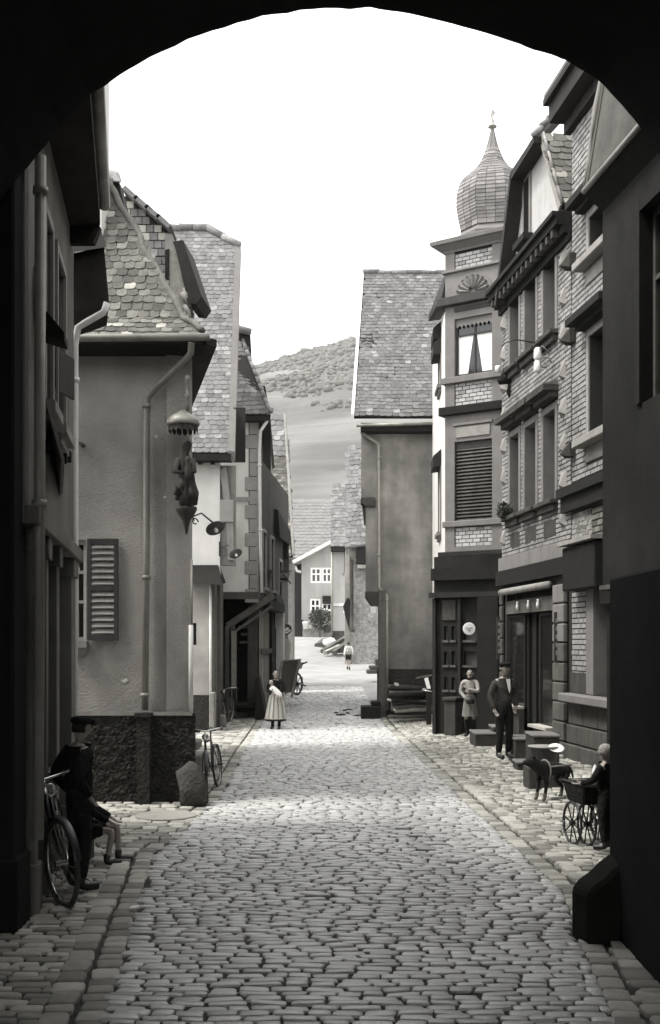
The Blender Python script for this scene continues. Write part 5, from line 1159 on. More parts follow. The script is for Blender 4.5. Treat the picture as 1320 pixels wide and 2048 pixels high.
for i, nm in ((0, 'left_verge_soffit'), (1, 'top_verge_soffit'), (2, 'right_verge')):
    a, b = V_[i], V_[i + 1]; oo = o_ if i < 2 else .16; q = MB()
    dv = Vector((b[0] - a[0], b[1] - a[1])).normalized(); nv = Vector((-dv.y, dv.x)) * -.12 * (1 if i < 3 else 1)
    nv = Vector((dv.y, -dv.x)) * .14
    q.hexa([gp(a[0] + nv.x, a[1] + nv.y, -.25), gp(b[0] + nv.x, b[1] + nv.y, -.25), gp(b[0] + nv.x, b[1] + nv.y, oo), gp(a[0] + nv.x, a[1] + nv.y, oo), gp(*a, -.25), gp(*b, -.25), gp(*b, oo), gp(*a, oo)])
    T.part('verge', q, M['brown'] if i < 2 else M['stone'])
# roof slopes of the gable running back; near slope tiled and visible
inn = -n3
def bk(p, d_, dz=0): return p + inn * d_ + Vector((0, 0, dz))
sA, sB = gp(V_[3][0] + .03, V_[3][1], .12), gp(V_[2][0] + .03, V_[2][1] + .02, .12)
top0, top1, gt = V_[1][0], V_[2][0] - .15, V_[1][1] - .2
P_ = [sA, bk(sA, 5), bk(sB, 5), sB]
ro = roof(T, [P_], .26, .20, TILED, jit=1.3, wts=[6, 6, 8, 8, 3, 3, 8, 8, 2, 2], cap=200)
sC, sD = gp(top0, gt + .26, .33), gp(top1 + .13, gt + .26, .33)
mb = MB(); slab_poly(mb, [sC, sD, bk(sD, 1.8, 1.9) - W3r.d * .7, bk(sC, 1.8, 1.9) + W3r.d * .7], .08); mb.prism([bk(sD, 1.8, 1.8) - W3r.d * .7, bk(sC, 1.8, 1.8) + W3r.d * .7, bk(gp(0, gz0), 5.5), bk(gp(g1 + .5, gz0), 5.5)], (0, 0, .1)); T.part('jerkinhead', mb, M['tile'][0])
mb = MB(); slab_poly(mb, [gp(*V_[0], .33), gp(*V_[1], .33), bk(gp(*V_[1], .33), 5, 0), bk(gp(*V_[0], .33), 5)], .05); T.part('far_slope', mb, M['tile'][0])
ridge_caps(T, ro, [sD + Vector((0, 0, .03)), bk(sD, 1.8, 1.92) - W3r.d * .3], .06, .22, M['stone']); ridge_caps(T, ro, [sA + Vector((0, 0, .02)), sB + Vector((0, 0, .0))], .035, .5, M['stone'])
mb = MB(); mb.prism([gp(.02, .05, -.31), gp(L3_ - .02, .05, -.31), gp(L3_ - .02, .05, -5), gp(.02, .05, -5)], (0, 0, ztop)); T.part('house_body', mb, M['mortar'])
# band, shop front
k = 0; uu = 0
while uu < L3_ - .1:
    q = MB(); e = min(uu + .82, L3_); q.wbox(W3r, uu, e - .015, zband0, zband1 - .003, -.1, .10); T.part('band_stone', q, M['trim'], bevel=.012); uu += .82
pl(T, W3r, -.02, L3_ - .02, zband0 - .34, zband0 - .004, -.1, .16, 'shop_cornice', M['dark'])
sx0, sx1 = ru(1012), ru(1110); zs_top = zband0 - .345; zaw = rz(1060, 1182)
mb = MB(); mb.wall(W3r, 0, L3_, .1, zs_top, [(sx0, sx1, .45, zaw)], .2, o=-.02); wv = T.part('shop_wall', mb, M['mortar'])
pieces(wv, T.base, 'brick', brick_field(W3r, sx0 + .05, sx1, zaw + .15, zs_top - .03, (), .25, .105, .012, -.02, tmpls=BRKD), 150, 'bricks')
mb = MB(); mb.tube([W3r.P(sx0, zaw + .05, .12), W3r.P(sx1, zaw + .05, .12)], .075, 10); T.part('awning_roller', mb, M['stone'], smooth=True, fix=False)
pl(T, W3r, sx0 + .03, sx1 - .03, zaw - .46, zaw - .16, -.03, .01, 'name_board', M['shopst'])
for f in (.32, .55, .74):
    mb = MB(); c_ = W3r.P(lerp(sx0, sx1, f), zaw - .3, .06); mb.lathe([(0, -.1), (.035, -.08), (.04, 0), (.02, .06), (.03, .09), (0, .1)], c_, 8); T.part('lamp_bulb', mb, M['metall'], smooth=True, fix=False)
zs0, zs1 = .5, zaw - .5; du0, du1 = lerp(sx0, sx1, .36), lerp(sx0, sx1, .66)
window(T, W3r, sx0 + .02, du0, zs0 + .45, zs1, depth=.06, fm=M['brown'], gm=M['glassd'], nx=1, rows=(), name='shop_window')
window(T, W3r, du1, sx1 - .02, zs0 + .15, zs1, depth=.06, fm=M['brown'], gm=M['glassd'], nx=1, rows=(), name='shop_window')
mb = MB(); mb.wbox(W3r, du0, du1, zs0, zs1, -.25, -.2); mb.wbox(W3r, du0, du0 + .1, zs0, zs1, -.2, -.12); mb.wbox(W3r, du1 - .1, du1, zs0, zs1, -.2, -.12); mb.wbox(W3r, (du0 + du1) / 2 - .05, (du0 + du1) / 2 + .05, zs0, zs1, -.2, -.14); T.part('shop_door', mb, M['dark'])
pl(T, W3r, sx0, du0, .12, .92, -.05, .07, 'stall_riser', M['stoned']); pl(T, W3r, du1, sx1, .12, .62, -.05, .07, 'stall_riser', M['stoned'])
pl(T, W3r, sx0, du0, .922, .98, -.05, .2, 'stone_sill', M['slab'][4]); pl(T, W3r, du1, sx1, .622, .68, -.05, .2, 'stone_sill', M['slab'][4])
for f, w_ in ((.02, .05), (.98, .05)):
    mb = MB(); c_ = W3r.P(lerp(0, L3_, .012 if f < .5 else .87), 2.45, .10); mb.box(c_.x - .05, c_.x + .05, c_.y - .03, c_.y + .03, 2.0, 3.0); T.part('glass_sign', mb, M['trimd'])
    for k in range(5):
        mb = MB(); mb.box(c_.x - .025, c_.x + .02, c_.y - .036, c_.y - .031, 2.15 + k * .16, 2.24 + k * .16); T.part('sign_glyph', mb, M['stone'])
# rusticated corner pier
zq = .1; pu0, pu1 = ru(1114), ru(1136); 
pl(T, W3r, pu0 + .02, pu1 - .02, .1, zs_top, -.05, .05, 'pier_core', M['mortar'])
while zq < zs_top - .2:
    q = MB(); q.wbox(W3r, pu0, pu1, zq, zq + .36, .0, .10); T.part('pier_stone', q, M['shopst'] if zq < 2.4 else M['trim'], bevel=.02); zq += .385
q = MB(); uu = ru(1007); zq = .2
while zq < zs_top - .2:
    q = MB(); q.wbox(W3r, .0, .2, zq, zq + .36, .0, .08); T.part('pier_stone', q, M['shopst'], bevel=.02); zq += .385

# lanterns, wrought bracket and carved console: things hung on the facade
T = Thing('facade_lantern', 'pair of bright lantern glasses on a scrolled bracket below the nearest upper window', 'lantern', W3r.P(ru(1103), rz(1103, 745), .2))
for py in (708, 733):
    c_ = W3r.P(ru(1106), rz(1106, py), .32); mb = MB(); mb.lathe([(.06, -.12), (.085, -.1), (.07, .08), (.04, .12), (0, .13)], c_, 10); T.part('lantern_glass', mb, M['white'], smooth=True, fix=False)
c_ = W3r.P(ru(1108), rz(1108, 722), .2); mb = MB(); mb.tube([c_ + Vector((math.cos(t) * .14 * (1 - t / 9), 0, math.sin(t) * .16 * (1 - t / 9) - .05)) for t in [k * .6 for k in range(13)]], .02, 6); mb.tube([c_ + Vector((.1, 0, .15)), c_ + Vector((-.05, -.02, .3)), c_ + Vector((-.12, 0, .2))], .015, 6); T.part('scroll', mb, M['stone'], smooth=True, fix=False)
mb = MB(); a = W3r.P(ru(1088), rz(1088, 687), .1); mb.tube([a, a + n3 * .5 + Vector((0, 0, .06)), a + n3 * .75 + Vector((0, 0, -.02)), a + n3 * .8 + Vector((0, 0, -.10))], .013, 6)
single('flag_bracket', mb, M['iron'], 'thin curved iron rod reaching out from the middle upper windows', 'bracket', smooth=True, fix=False)
T = Thing('carved_bracket', 'dark carved bracket head jutting from the brick front beside the tower', 'bracket', W3r.P(.35, rz(1010, 790), .1))
c_ = V3(1018, 762, 25.3); mb = MB(); pts = []
mb.tube([c_ + Vector((.28, .1, .06)), c_ + Vector((.1, 0, .08)), c_ + Vector((-.1, -.05, .05)), c_ + Vector((-.25, -.05, -.04))], [.16, .17, .14, .07], 10); mb.tube([c_ + Vector((.1, 0, -.1)), c_ + Vector((0, 0, -.25)), c_ + Vector((.1, .1, -.45))], [.12, .07, .04], 8)
T.part('carved_head', mb, M['dark'], smooth=True, fix=False)
mb = MB(); mb.lathe([(.06, -.07), (.07, .05), (.06, .07), (0, .07)], V3(996, 738, 25.2), 10); T.part('insulator', mb, M['white'], smooth=True, fix=False)
single('window_plants', (lambda q: (q.add([p for k in range(260) for p in (lambda c, t, b: (c - t, c + b, c + t))(V3(1008 + rnd(-12, 14), 1022 + rnd(-14, 14), 25.1 + rnd(-.2, .2)), Vector((rnd(-1, 1), rnd(-1, 1), rnd(-1, 1))) * .04, Vector((rnd(-1, 1), rnd(-1, 1), rnd(-1, 1))) * .09)], [(3 * k, 3 * k + 1, 3 * k + 2) for k in range(260)]), q)[1])(MB()), M['leaf'], 'dark trailing plants in the box below the far first floor window', 'plant', fix=False)

# ---- R2: tall white brick house
W2r = RW(21.1, 14.5); n2 = W2r.n; rz2 = lambda px, py: W2r.z(px, py); ru2 = lambda px: W2r.u(px)
T = Thing('white_brick_house', 'tall narrow white glazed brick house with dark cornice beside the gabled one', 'house', (5.0, 18, .2))
zt2 = 12.45; zstr = rz2(1165, 985); wu0 = ru2(1180)
hw_ = [(wu0, wu0 + 1.1, rz2(1190, 508), rz2(1190, 425)), (wu0, wu0 + 1.1, rz2(1190, 870), rz2(1190, 665)), (wu0 + 2.2, wu0 + 3.3, rz2(1190, 870), rz2(1190, 665))]
gw_ = (ru2(1178), ru2(1240), 1.45, 4.0)
mb = MB(); mb.wall(W2r, 0, W2r.len, .1, zt2, hw_ + [gw_], .3); wv = T.part('front_wall', mb, M['mortar'])
avoid = [(h[0] - .16, h[1] + .16, h[2] - .5, h[3] + .3) for h in hw_] + [(gw_[0] - .02, gw_[1] + 1, 0, 4.4), (-1, 9, zstr - .3, zstr + .25), (-1, 9, 0, rz2(1160, 1385)), (ru2(1185), 9, rz2(1160, 1090), zstr)]
bk_ = brick_field(W2r, .02, W2r.len - 2.4, rz2(1160, 1385), zt2 - .3, avoid, .25, .10, .02, 0, tmpls=BRKG, wts=[6, 4, 2, .6])
pieces(wv, T.base, 'brick', bk_, 300, 'bricks', keyf=lambda p: 30 if p.y < 18.6 else 0)
for h in hw_:
    window(T, W2r, *h, depth=.34, fm=M['trim'], gm=M['glass'], nx=2, rows=(.3,), surround=.14, sm=M['stone'])
    q = MB(); q.wbox(W2r, h[0] - .3, h[1] + .2, h[2] - .16, h[2] - .01, -.2, .25); q.wbox(W2r, h[0] - .16, h[1] + .16, h[2] - .45, h[2] - .161, .0, .03); T.part('window_sill', q, M['stone'], bevel=.02)
    q = MB(); q.wbox(W2r, h[0] - .35, h[1] + .3, h[3] + .25, h[3] + .38, .0, .36); q.wbox(W2r, h[0] - .25, h[1] + .2, h[3] + .15, h[3] + .248, .0, .2); T.part('window_hood', q, M['dark'])
q = MB(); q.wbox(W2r, -.1, W2r.len, zt2 - .28, zt2 - .05, 0, .14); q.wbox(W2r, -.15, W2r.len, zt2 - .049, zt2 + .3, -.1, .42); q.wbox(W2r, -.2, W2r.len, zt2 + .301, zt2 + .42, -.1, .52); T.part('main_cornice', q, M['brown'])
q = MB(); q.wbox(W2r, -.35, W2r.len, zstr - .02, zstr + .16, 0, .22); q.wbox(W2r, -.3, W2r.len, zstr - .3, zstr - .021, 0, .14); T.part('string_course', q, M['dark'])
for px, py in ((1142, 540), (1140, 690), (1144, 912)):
    uu, zz_ = W2r.uz(px, py); uu = max(uu, .12); q = MB(); q.wbox(W2r, uu - .13, uu + .13, zz_ - .05, zz_ + .22, .0, .14); q.add([W2r.P(uu - .13, zz_ - .05, .14), W2r.P(uu + .13, zz_ - .05, .14), W2r.P(uu + .13, zz_ + .2, .14), W2r.P(uu - .13, zz_ + .2, .14), W2r.P(uu, zz_, .30)], [(0, 1, 4), (1, 2, 4), (2, 3, 4), (3, 0, 4)]); T.part('anchor_stone', q, M['stoned'])
T.base_ = T.base
pieces(wv, T.base, 'brick', brick_field(W2r, .05, W2r.len - 2.4, rz2(1165, 1085), zstr - .32, (), .26, .115, .022, .0, tmpls=BRKD), 60, 'dark_bricks')
mb = MB(); mb.prism([W2r.P(.02, .05, -.31), W2r.P(W2r.len, .05, -.31), W2r.P(W2r.len, .05, -5), W2r.P(.02, .05, -5)], (0, 0, zt2)); T.part('house_body', mb, M['mortar'])
mb = MB(); mb.prism([W2r.P(-.2, zt2 + .42, .5), W2r.P(W2r.len, zt2 + .42, .5), W2r.P(W2r.len, zt2 + .42, -5), W2r.P(-.2, zt2 + .42, -5)], (0, 0, .1)); T.part('roof', mb, M['tile'][0])
# shop window frame, base
gl = W2r; q = MB(); q.wbox(gl, gw_[0], gw_[0] + .42, gw_[2], gw_[3] + .05, -.25, .06); q.wbox(gl, gw_[0] + .36, gw_[0] + .421, gw_[2], gw_[3] + .05, .06, .08); T.part('window_jamb', q, M['trim'], bevel=.01)
pl(T, gl, gw_[0] + .42, gw_[1], gw_[2], gw_[3], -.3, -.26, 'shop_pane', M['glassd']); pl(T, gl, gw_[0] + 1.1, gw_[0] + 1.16, gw_[2], gw_[3], -.26, .02, 'glazing_bar', M['stone'])
for k in range(11):
    mb = MB(); uu = gw_[0] + 1.25; zz_ = 1.6 + k * .15; mb.wbox(gl, uu, uu + .12, zz_, zz_ + .10, -.10, -.09); T.part('sign_glyph', mb, mat('brass_letter', .3, .5, .1, 5, 0, 5, warm=(1, .9, .5)))
pl(T, gl, gw_[0] + 1.22, gw_[0] + 1.4, 1.5, 3.5, -.12, -.101, 'sign_strip', M['trimd'])
q = MB(); q.wbox(gl, ru2(1137) if ru2(1137) > 0 else .02, W2r.len, 1.28, 1.44, 0, .30); T.part('sill_slab', q, M['trim'], bevel=.02)
pl(T, gl, .02, gw_[0] - .01, 1.45, 1.45 + .38, .0, .05, 'jamb_foot', M['stoned'])
zq = .1
for k, (z0, z1, o) in enumerate(((.1, .48, .20), (.5, .84, .14), (.86, 1.26, .10))):
    uu = .05
    while uu < W2r.len - .1:
        w_ = (.9, .62, .8)[k]; q = MB(); q.wbox(gl, uu, min(uu + w_ - .025, W2r.len), z0, z1, 0, o); T.part('base_stone', q, M['shopst'], bevel=.015); uu += w_
# sign box
T = Thing('sign_box', 'large blank dark box sign under the string course of the white brick house', 'sign', W2r.P(ru2(1180), 3.4, .3))
q = MB(); q.wbox(W2r, ru2(1157), ru2(1157) + 1.7, rz2(1180, 1180), rz2(1180, 1092), .0, .32); T.part('box', q, M['dark'], bevel=.02)
q = MB(); q.wbox(W2r, ru2(1153), ru2(1153) + 1.85, rz2(1180, 1088), rz2(1180, 1080), .0, .4); T.part('box_cap', q, M['stone'])

# ---- R1: near right house, jettied, with mansard roof
W1r = Wall(RFx(12.6) - 2.53, 12.6, RFx(9.2) - 2.53, 9.2)   # jetty plane, through px 1208 at Y 12.6
T = Thing('jettied_dark_house', 'dark jettied near right house with steep slate mansard and tall window', 'house', (4.0, 11, 0))
ez1 = 7.55; jb = 3.0
ww = (W1r.u(1284), W1r.u(1284) + 1.0, 4.9, 6.9)
mb = MB(); mb.wall(W1r, 0, W1r.len, jb, ez1, [ww], .3); T.part('jetty_wall', mb, M['shadr'])
mb = MB(); mb.wbox(W1r, 0, .3, jb, ez1, -2.5, -.301); T.part('end_wall', mb, M['shadr'])
window(T, W1r, *ww, depth=.12, fm=M['wood'], gm=M['glassd'], nx=2, rows=(.35,), surround=.12, sm=M['dark'], fw=.06)
pl(T, W1r, -.02, W1r.len, jb - .16, jb - .002, -2.5, .03, 'jetty_beam', M['dark'])
pl(T, W1r, 0, W1r.len, jb - .001, jb + .05, .001, .04, 'jetty_moulding', M['wood'])
Wlow = Wall(3.17, 12.6, W1r.P(W1r.len, 0, -.16).x, 9.2)
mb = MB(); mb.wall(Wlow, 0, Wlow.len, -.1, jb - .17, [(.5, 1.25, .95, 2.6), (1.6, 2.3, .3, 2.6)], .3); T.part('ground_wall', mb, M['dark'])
window(T, Wlow, .5, 1.25, .95, 2.6, fm=M['dark'], gm=M['glassd'], nx=1, rows=(.3,)); pl(T, Wlow, 1.6, 2.3, .3, 2.6, -.2, -.15, 'door', M['dark']); pl(T, Wlow, 0, Wlow.len, .72, .80, .0, .07, 'plinth_ledge', M['wood'])
# eaves and mansard
ea, eb = W1r.P(-.06, ez1, .2), W1r.P(W1r.len, ez1, .2)
mb = MB(); mb.hexa([W1r.P(0, ez1 - .22, 0), W1r.P(W1r.len, ez1 - .22, 0), W1r.P(W1r.len, ez1 - .02, .18), W1r.P(-.05, ez1 - .02, .18), W1r.P(0, ez1 + .05, -.3), W1r.P(W1r.len, ez1 + .05, -.3), W1r.P(W1r.len, ez1 + .05, .2), W1r.P(-.06, ez1 + .05, .2)]); T.part('eaves_cove', mb, M['dark'])
mb = MB(); mb.tube([ea + Vector((0, 0, .03)), eb + Vector((0, 0, .03))], .035, 8); T.part('gutter', mb, M['stone'], smooth=True, fix=False)
t0, t1 = W1r.P(.05, 9.7, -.12), W1r.P(W1r.len, 9.7, -.12)
mb = MB(); slab_poly(mb, [ea + Vector((0, 0, .06)), eb + Vector((0, 0, .06)), t1, t0], .12); rf = T.part('mansard', mb, M['shopst'])
mb = MB(); mb.prism([ea + Vector((0, 0, .06)), t0, W1r.P(-.1, 9.7, -2.5), W1r.P(-.25, ez1, -2.5)], W1r.d * .1); T.part('mansard_end', mb, M['shopst'])
mb = MB(); q_ = [ea.lerp(t0, k / 7) + Vector((.02 * rnd(-1, 1), 0, .06)) for k in range(8)]; mb.tube(q_, [.02, .035, .02, .04, .03, .035, .02, .02], 7); T.part('verge_mortar', mb, M['stone'], smooth=True, fix=False)
mb = MB(); mb.box(X(1297, 9.3), X(1297, 9.3) + .6, 9.3, 9.7, -.1, 3.0); T.part('corner_post', mb, M['dark'])
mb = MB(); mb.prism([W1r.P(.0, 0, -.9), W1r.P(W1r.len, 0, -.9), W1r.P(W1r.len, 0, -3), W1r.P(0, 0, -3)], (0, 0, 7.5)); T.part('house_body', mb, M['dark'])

# ================================================================== PEOPLE, ANIMAL, VEHICLES, SMALL THINGS
def skin_part(T, name, V, E, m, parent=None, root=None, sub=1, M4=None, label=None):
    """one continuous surface grown along joints V {name: (x, y, z, r or (rx, ry))}"""
    names = list(V); bm = bmesh.new(); lay = bm.verts.layers.skin.verify(); vv = {}
    for n_ in names:
        x, y, z_, r = V[n_]; p = Vector((x, y, z_)); p = (M4 @ p if M4 else p) - T.base
        v = bm.verts.new(p); rx = r if isinstance(r, tuple) else (r, r); sc_ = M4.median_scale if M4 else 1
        v[lay].radius = (rx[0] * sc_, rx[1] * sc_); v[lay].use_root = (n_ == (root or names[0])); vv[n_] = v
    for a, b in E: bm.edges.new((vv[a], vv[b]))
    me = bpy.data.meshes.new(name); bm.to_mesh(me); bm.free(); me.materials.append(m)
    o = bpy.data.objects.new(name, me); C.objects.link(o); o.parent = parent or T.o
    s = o.modifiers.new('skin', 'SKIN'); s.use_smooth_shade = True; s.branch_smoothing = .4
    b = o.modifiers.new('sub', 'SUBSURF'); b.levels = sub; b.render_levels = sub
    if label: o['label'] = label
    return o

def body_joints(p):
    """default standing pose, 1.70 m, facing +y; p overrides joints"""
    J = dict(pelvis=(0, 0, .93, (.12, .09)), waist=(0, 0, 1.08, (.105, .08)), chest=(0, .0, 1.28, (.125, .09)), collar=(0, -.01, 1.42, (.07, .06)), neck=(0, 0, 1.47, .047), chin=(0, .015, 1.54, (.062, .068)), face=(0, .02, 1.60, (.07, .082)), crown=(0, .005, 1.665, (.055, .065)),
             hipl=(-.09, 0, .88, .078), kneel=(-.10, .02, .49, .052), anklel=(-.10, -.02, .10, .036), toel=(-.12, .14, .035, .03),
             hipr=(.09, 0, .88, .078), kneer=(.10, .02, .49, .052), ankler=(.10, -.02, .10, .036), toer=(.12, .14, .035, .03),
             shol=(-.175, 0, 1.39, .052), elbl=(-.235, -.02, 1.12, .038), wril=(-.25, .05, .88, .027), palml=(-.25, .07, .80, (.035, .018)),
             shor=(.175, 0, 1.39, .052), elbr=(.235, -.02, 1.12, .038), wrir=(.25, .05, .88, .027), palmr=(.25, .07, .80, (.035, .018)))
    for k, v in p.items(): J[k] = tuple(v) + (J[k][3],) if len(v) == 3 else tuple(v)
    return J
BE = [('pelvis', 'waist'), ('waist', 'chest'), ('chest', 'collar'), ('collar', 'neck'), ('neck', 'chin'), ('chin', 'face'), ('face', 'crown')] + [e for s in 'lr' for e in (('pelvis', 'hip' + s), ('hip' + s, 'knee' + s), ('knee' + s, 'ankle' + s), ('ankle' + s, 'toe' + s), ('collar', 'sho' + s), ('sho' + s, 'elb' + s), ('elb' + s, 'wri' + s), ('wri' + s, 'palm' + s))]

def person(label, x, y, yaw, h=1.7, pose=None, clothes=(), headgear=None, hair=True, shoe=None, fingers=True, z=None, skinm=None, group=None):
    zb = gz(x, y) + .015 if z is None else z
    T = Thing('person', label, 'person', (x, y, zb), group)
    M4 = Matrix.Translation((x, y, zb)) @ Matrix.Rotation(R(yaw), 4, 'Z') @ Matrix.Scale(h / 1.70, 4)
    J = body_joints(pose or {}); E = list(BE)
    for s, sg in (('l', -1), ('r', 1)):
        if fingers:
            w_ = Vector(J['wri' + s][:3]); q = Vector(J['palm' + s][:3]); d_ = (q - w_).normalized(); side = d_.cross(Vector((0, 1, 0)) if abs(d_.y) < .8 else Vector((0, 0, 1))).normalized(); curl = side.cross(d_).normalized()
            for k in range(4):
                o_ = side * (.026 - .0175 * k); ln = (.068, .076, .071, .056)[k]; a = q + o_ + d_ * .02; b = a + d_ * ln * .55 + curl * .008; c = b + d_ * ln * .4 + curl * .022
                for nm, v_, r_ in (('a', a, .0095), ('b', b, .009), ('c', c, .007)): J['f%s%d%s' % (s, k, nm)] = (*v_, r_)
                E += [('palm' + s, 'f%s%da' % (s, k)), ('f%s%da' % (s, k), 'f%s%db' % (s, k)), ('f%s%db' % (s, k), 'f%s%dc' % (s, k))]
            t0 = w_ + d_ * .03 + side * .03; t1 = t0 + side * .025 + d_ * .03 + curl * .01
            J['t%sa' % s] = (*t0, .012); J['t%sb' % s] = (*t1, .010); E += [('wri' + s, 't%sa' % s), ('t%sa' % s, 't%sb' % s)]
    # nose, ears
    f_ = Vector(J['face'][:3]); c_ = Vector(J['chin'][:3]); up = (Vector(J['crown'][:3]) - c_).normalized(); fw = Vector((0, 1, 0)); fw = (fw - up * fw.dot(up)).normalized()
    if 'look' in (pose or {}): pass
    sd_ = fw.cross(up)
    bo = skin_part(T, 'body', J, E, skinm or M['skin'], M4=M4, root='pelvis', sub=1)
    hb = MB(); cen = f_ * .6 + c_ * .4
    rings = []
    for i in range(9):   # modelled head shell so that the face has brow, cheeks and jaw
        t = i / 8; a = -1.35 + 2.75 * t; rr_ = math.cos(a * .98); zc = cen + up * (.035 + .115 * math.sin(a))
        ring = []
        for k in range(14):
            an = 2 * math.pi * k / 14; rx = .074 * rr_; ry = .092 * rr_; fx = math.cos(an); fy = math.sin(an)
            jaw = 1 - .25 * max(0, -math.sin(a)) * (1 if fy > 0 else .3)
            ring.append(zc + sd_ * rx * fx * jaw + fw * (ry * fy * jaw + (.012 if (k in (3, 4) and 3 <= i <= 4) else 0) - .004))
        rings.append(ring)
    def tr(mb_): mb_.v = [tuple(M4 @ Vector(v)) for v in mb_.v]; return mb_
    hb.loft(rings); nz_c = cen + up * .035 + fw * .088
    hb.tube([nz_c + up * .03, nz_c + fw * .012, nz_c + fw * .016 - up * .02, nz_c - up * .03], [.007, .010, .014, .006], 6)
    for sg in (-1, 1): e_ = cen + sd_ * sg * .076 + up * .03; hb.tube([e_ + up * .025, e_ + sd_ * sg * .012, e_ - up * .025], [.006, .016, .007], 6)
    hd = T.part('head', tr(hb), skinm or M['skin'], smooth=True, fix=True)
    for sg in (-1, 1):
        q = MB(); e_ = cen + fw * .083 + sd_ * sg * .03 + up * .045; q.lathe([(0, -.008), (.010, -.003), (.010, .003), (0, .008)], e_, 8); T.part('eye', tr(q), M['hair'], hd, smooth=True)
        q = MB(); q.bar(e_ + up * .018 - sd_ * .014 + fw * .003, e_ + up * .018 + sd_ * .014 + fw * .003, .008, .006); T.part('brow', tr(q), M['hair'], hd)
    q = MB(); m_ = cen + fw * .084 - up * .022; q.bar(m_ - sd_ * .02, m_ + sd_ * .02, .01, .007); T.part('mouth', tr(q), mat('lip', (.16, .08, .07), .6, .1, 5, 0, 5), hd)
    if hair:
        q = MB(); rings = []
        for i in range(7):
            t = i / 6; a = (-.35 if hair != 'long' else -.75) + (1.9 if hair != 'long' else 2.3) * t; rr_ = max(.02, math.cos(a)); zc = cen + up * (.035 + .122 * math.sin(a))
            rings.append([zc + sd_ * .083 * rr_ * math.cos(an) + fw * ((.10 * math.sin(an) if math.sin(an) < .2 else (.10 * math.sin(an) - .05 * max(0, 1 - max(a, 0) * 1.6))) * rr_ - .012) for an in [2 * math.pi * k / 14 for k in range(14)]])
        q.loft(rings); T.part('hair', tr(q), M['hair'], smooth=True)
    if headgear:
        kind, m = headgear; q = MB(); top = cen + up * .075
        if kind == 'cap':
            q.loft([[top + up * zz_ + sd_ * rx * math.cos(an) + fw * (ry * math.sin(an) + off) for an in [2 * math.pi * k / 16 for k in range(16)]] for rx, ry, zz_, off in ((.088, .102, .0, -.005), (.108, .125, .03, .0), (.10, .118, .062, .0), (.05, .06, .08, -.01))])
            q.loft([[top + up * zz_ + sd_ * rx * math.cos(an) + fw * (ry * math.sin(an) + .09) for an in [2 * math.pi * k / 12 for k in range(12)]] for rx, ry, zz_ in ((.065, .055, .012), (.07, .06, .003), (.06, .05, -.004))])
        elif kind == 'bonnet':
            q.loft([[top + up * zz_ + sd_ * rx * math.cos(an) + fw * (ry * math.sin(an) - .02) for an in [2 * math.pi * k / 16 for k in range(16)]] for rx, ry, zz_ in ((.085, .09, -.11), (.10, .11, -.05), (.10, .112, .01), (.085, .09, .06), (.04, .04, .09))])
        T.part('cap' if kind == 'cap' else 'knit_cap', tr(q), m, smooth=True)
    def cloth_skin(name, keys, grow, m, extra=None, edges=None):
        VV = {k: (*J[k][:3], (J[k][3] if isinstance(J[k][3], tuple) else (J[k][3], J[k][3]))) for k in keys}
        VV = {k: (v[0], v[1], v[2] + (.012 if k == 'collar' else 0), (v[3][0] * grow + (.035 if k == 'collar' else .014), v[3][1] * grow + (.03 if k == 'collar' else .014))) for k, v in VV.items()}
        if extra: VV.update(extra)
        ee = [e for e in E if e[0] in VV and e[1] in VV] + (edges or [])
        return skin_part(T, name, VV, ee, m, M4=M4, root=[k for k in keys][0], sub=1)
    for cl in clothes:
        kind, m = cl[0], cl[1]
        if kind == 'jacket': cloth_skin('jacket', ['chest', 'waist', 'pelvis', 'collar', 'shol', 'elbl', 'wril', 'shor', 'elbr', 'wrir'], 1.32, m)
        elif kind == 'blouse': cloth_skin('blouse', ['chest', 'waist', 'collar', 'shol', 'elbl', 'wril', 'shor', 'elbr', 'wrir'], 1.1, m)
        elif kind == 'shortsleeve': cloth_skin('blouse', ['chest', 'waist', 'collar', 'shol', 'elbl', 'shor', 'elbr'], 1.12, m)
        elif kind == 'trousers': cloth_skin('trousers', ['pelvis', 'waist', 'hipl', 'kneel', 'anklel', 'hipr', 'kneer', 'ankler'], 1.22, m)
        elif kind == 'shorts': 
            mk = lambda s: (*Vector(J['hip' + s][:3]).lerp(Vector(J['knee' + s][:3]), .75), (.095, .095))
            cloth_skin('shorts', ['pelvis', 'hipl', 'hipr'], 1.25, m, extra={'ml': mk('l'), 'mr': mk('r')}, edges=[('hipl', 'ml'), ('hipr', 'mr')])
        elif kind == 'stockings': cloth_skin('stockings', ['kneel', 'anklel', 'toel'], 1.0, m); cloth_skin('stockings', ['kneer', 'ankler', 'toer'], 1.0, m)
        elif kind == 'boots':
            for s in 'lr':
                an_, to = Vector(J['ankle' + s][:3]), Vector(J['toe' + s][:3])
                skin_part(T, 'shoe', dict(a=(*(an_ + Vector((0, 0, .08))), .052), b=(an_.x, an_.y - .01, an_.z - .045, .055), m=(*(Vector((an_.x, an_.y, an_.z - .05)).lerp(to, .55) + Vector((0, 0, .015))), .05), c=(*(to + Vector((0, .03, .005))), .043)), [('a', 'b'), ('b', 'm'), ('m', 'c')], m, M4=M4)
        elif kind in ('skirt', 'dress'):
            hem, wid, dep = cl[2]; q = MB(); rings = []; n_ = 36; zt_ = 1.08 if kind == 'skirt' else 1.3
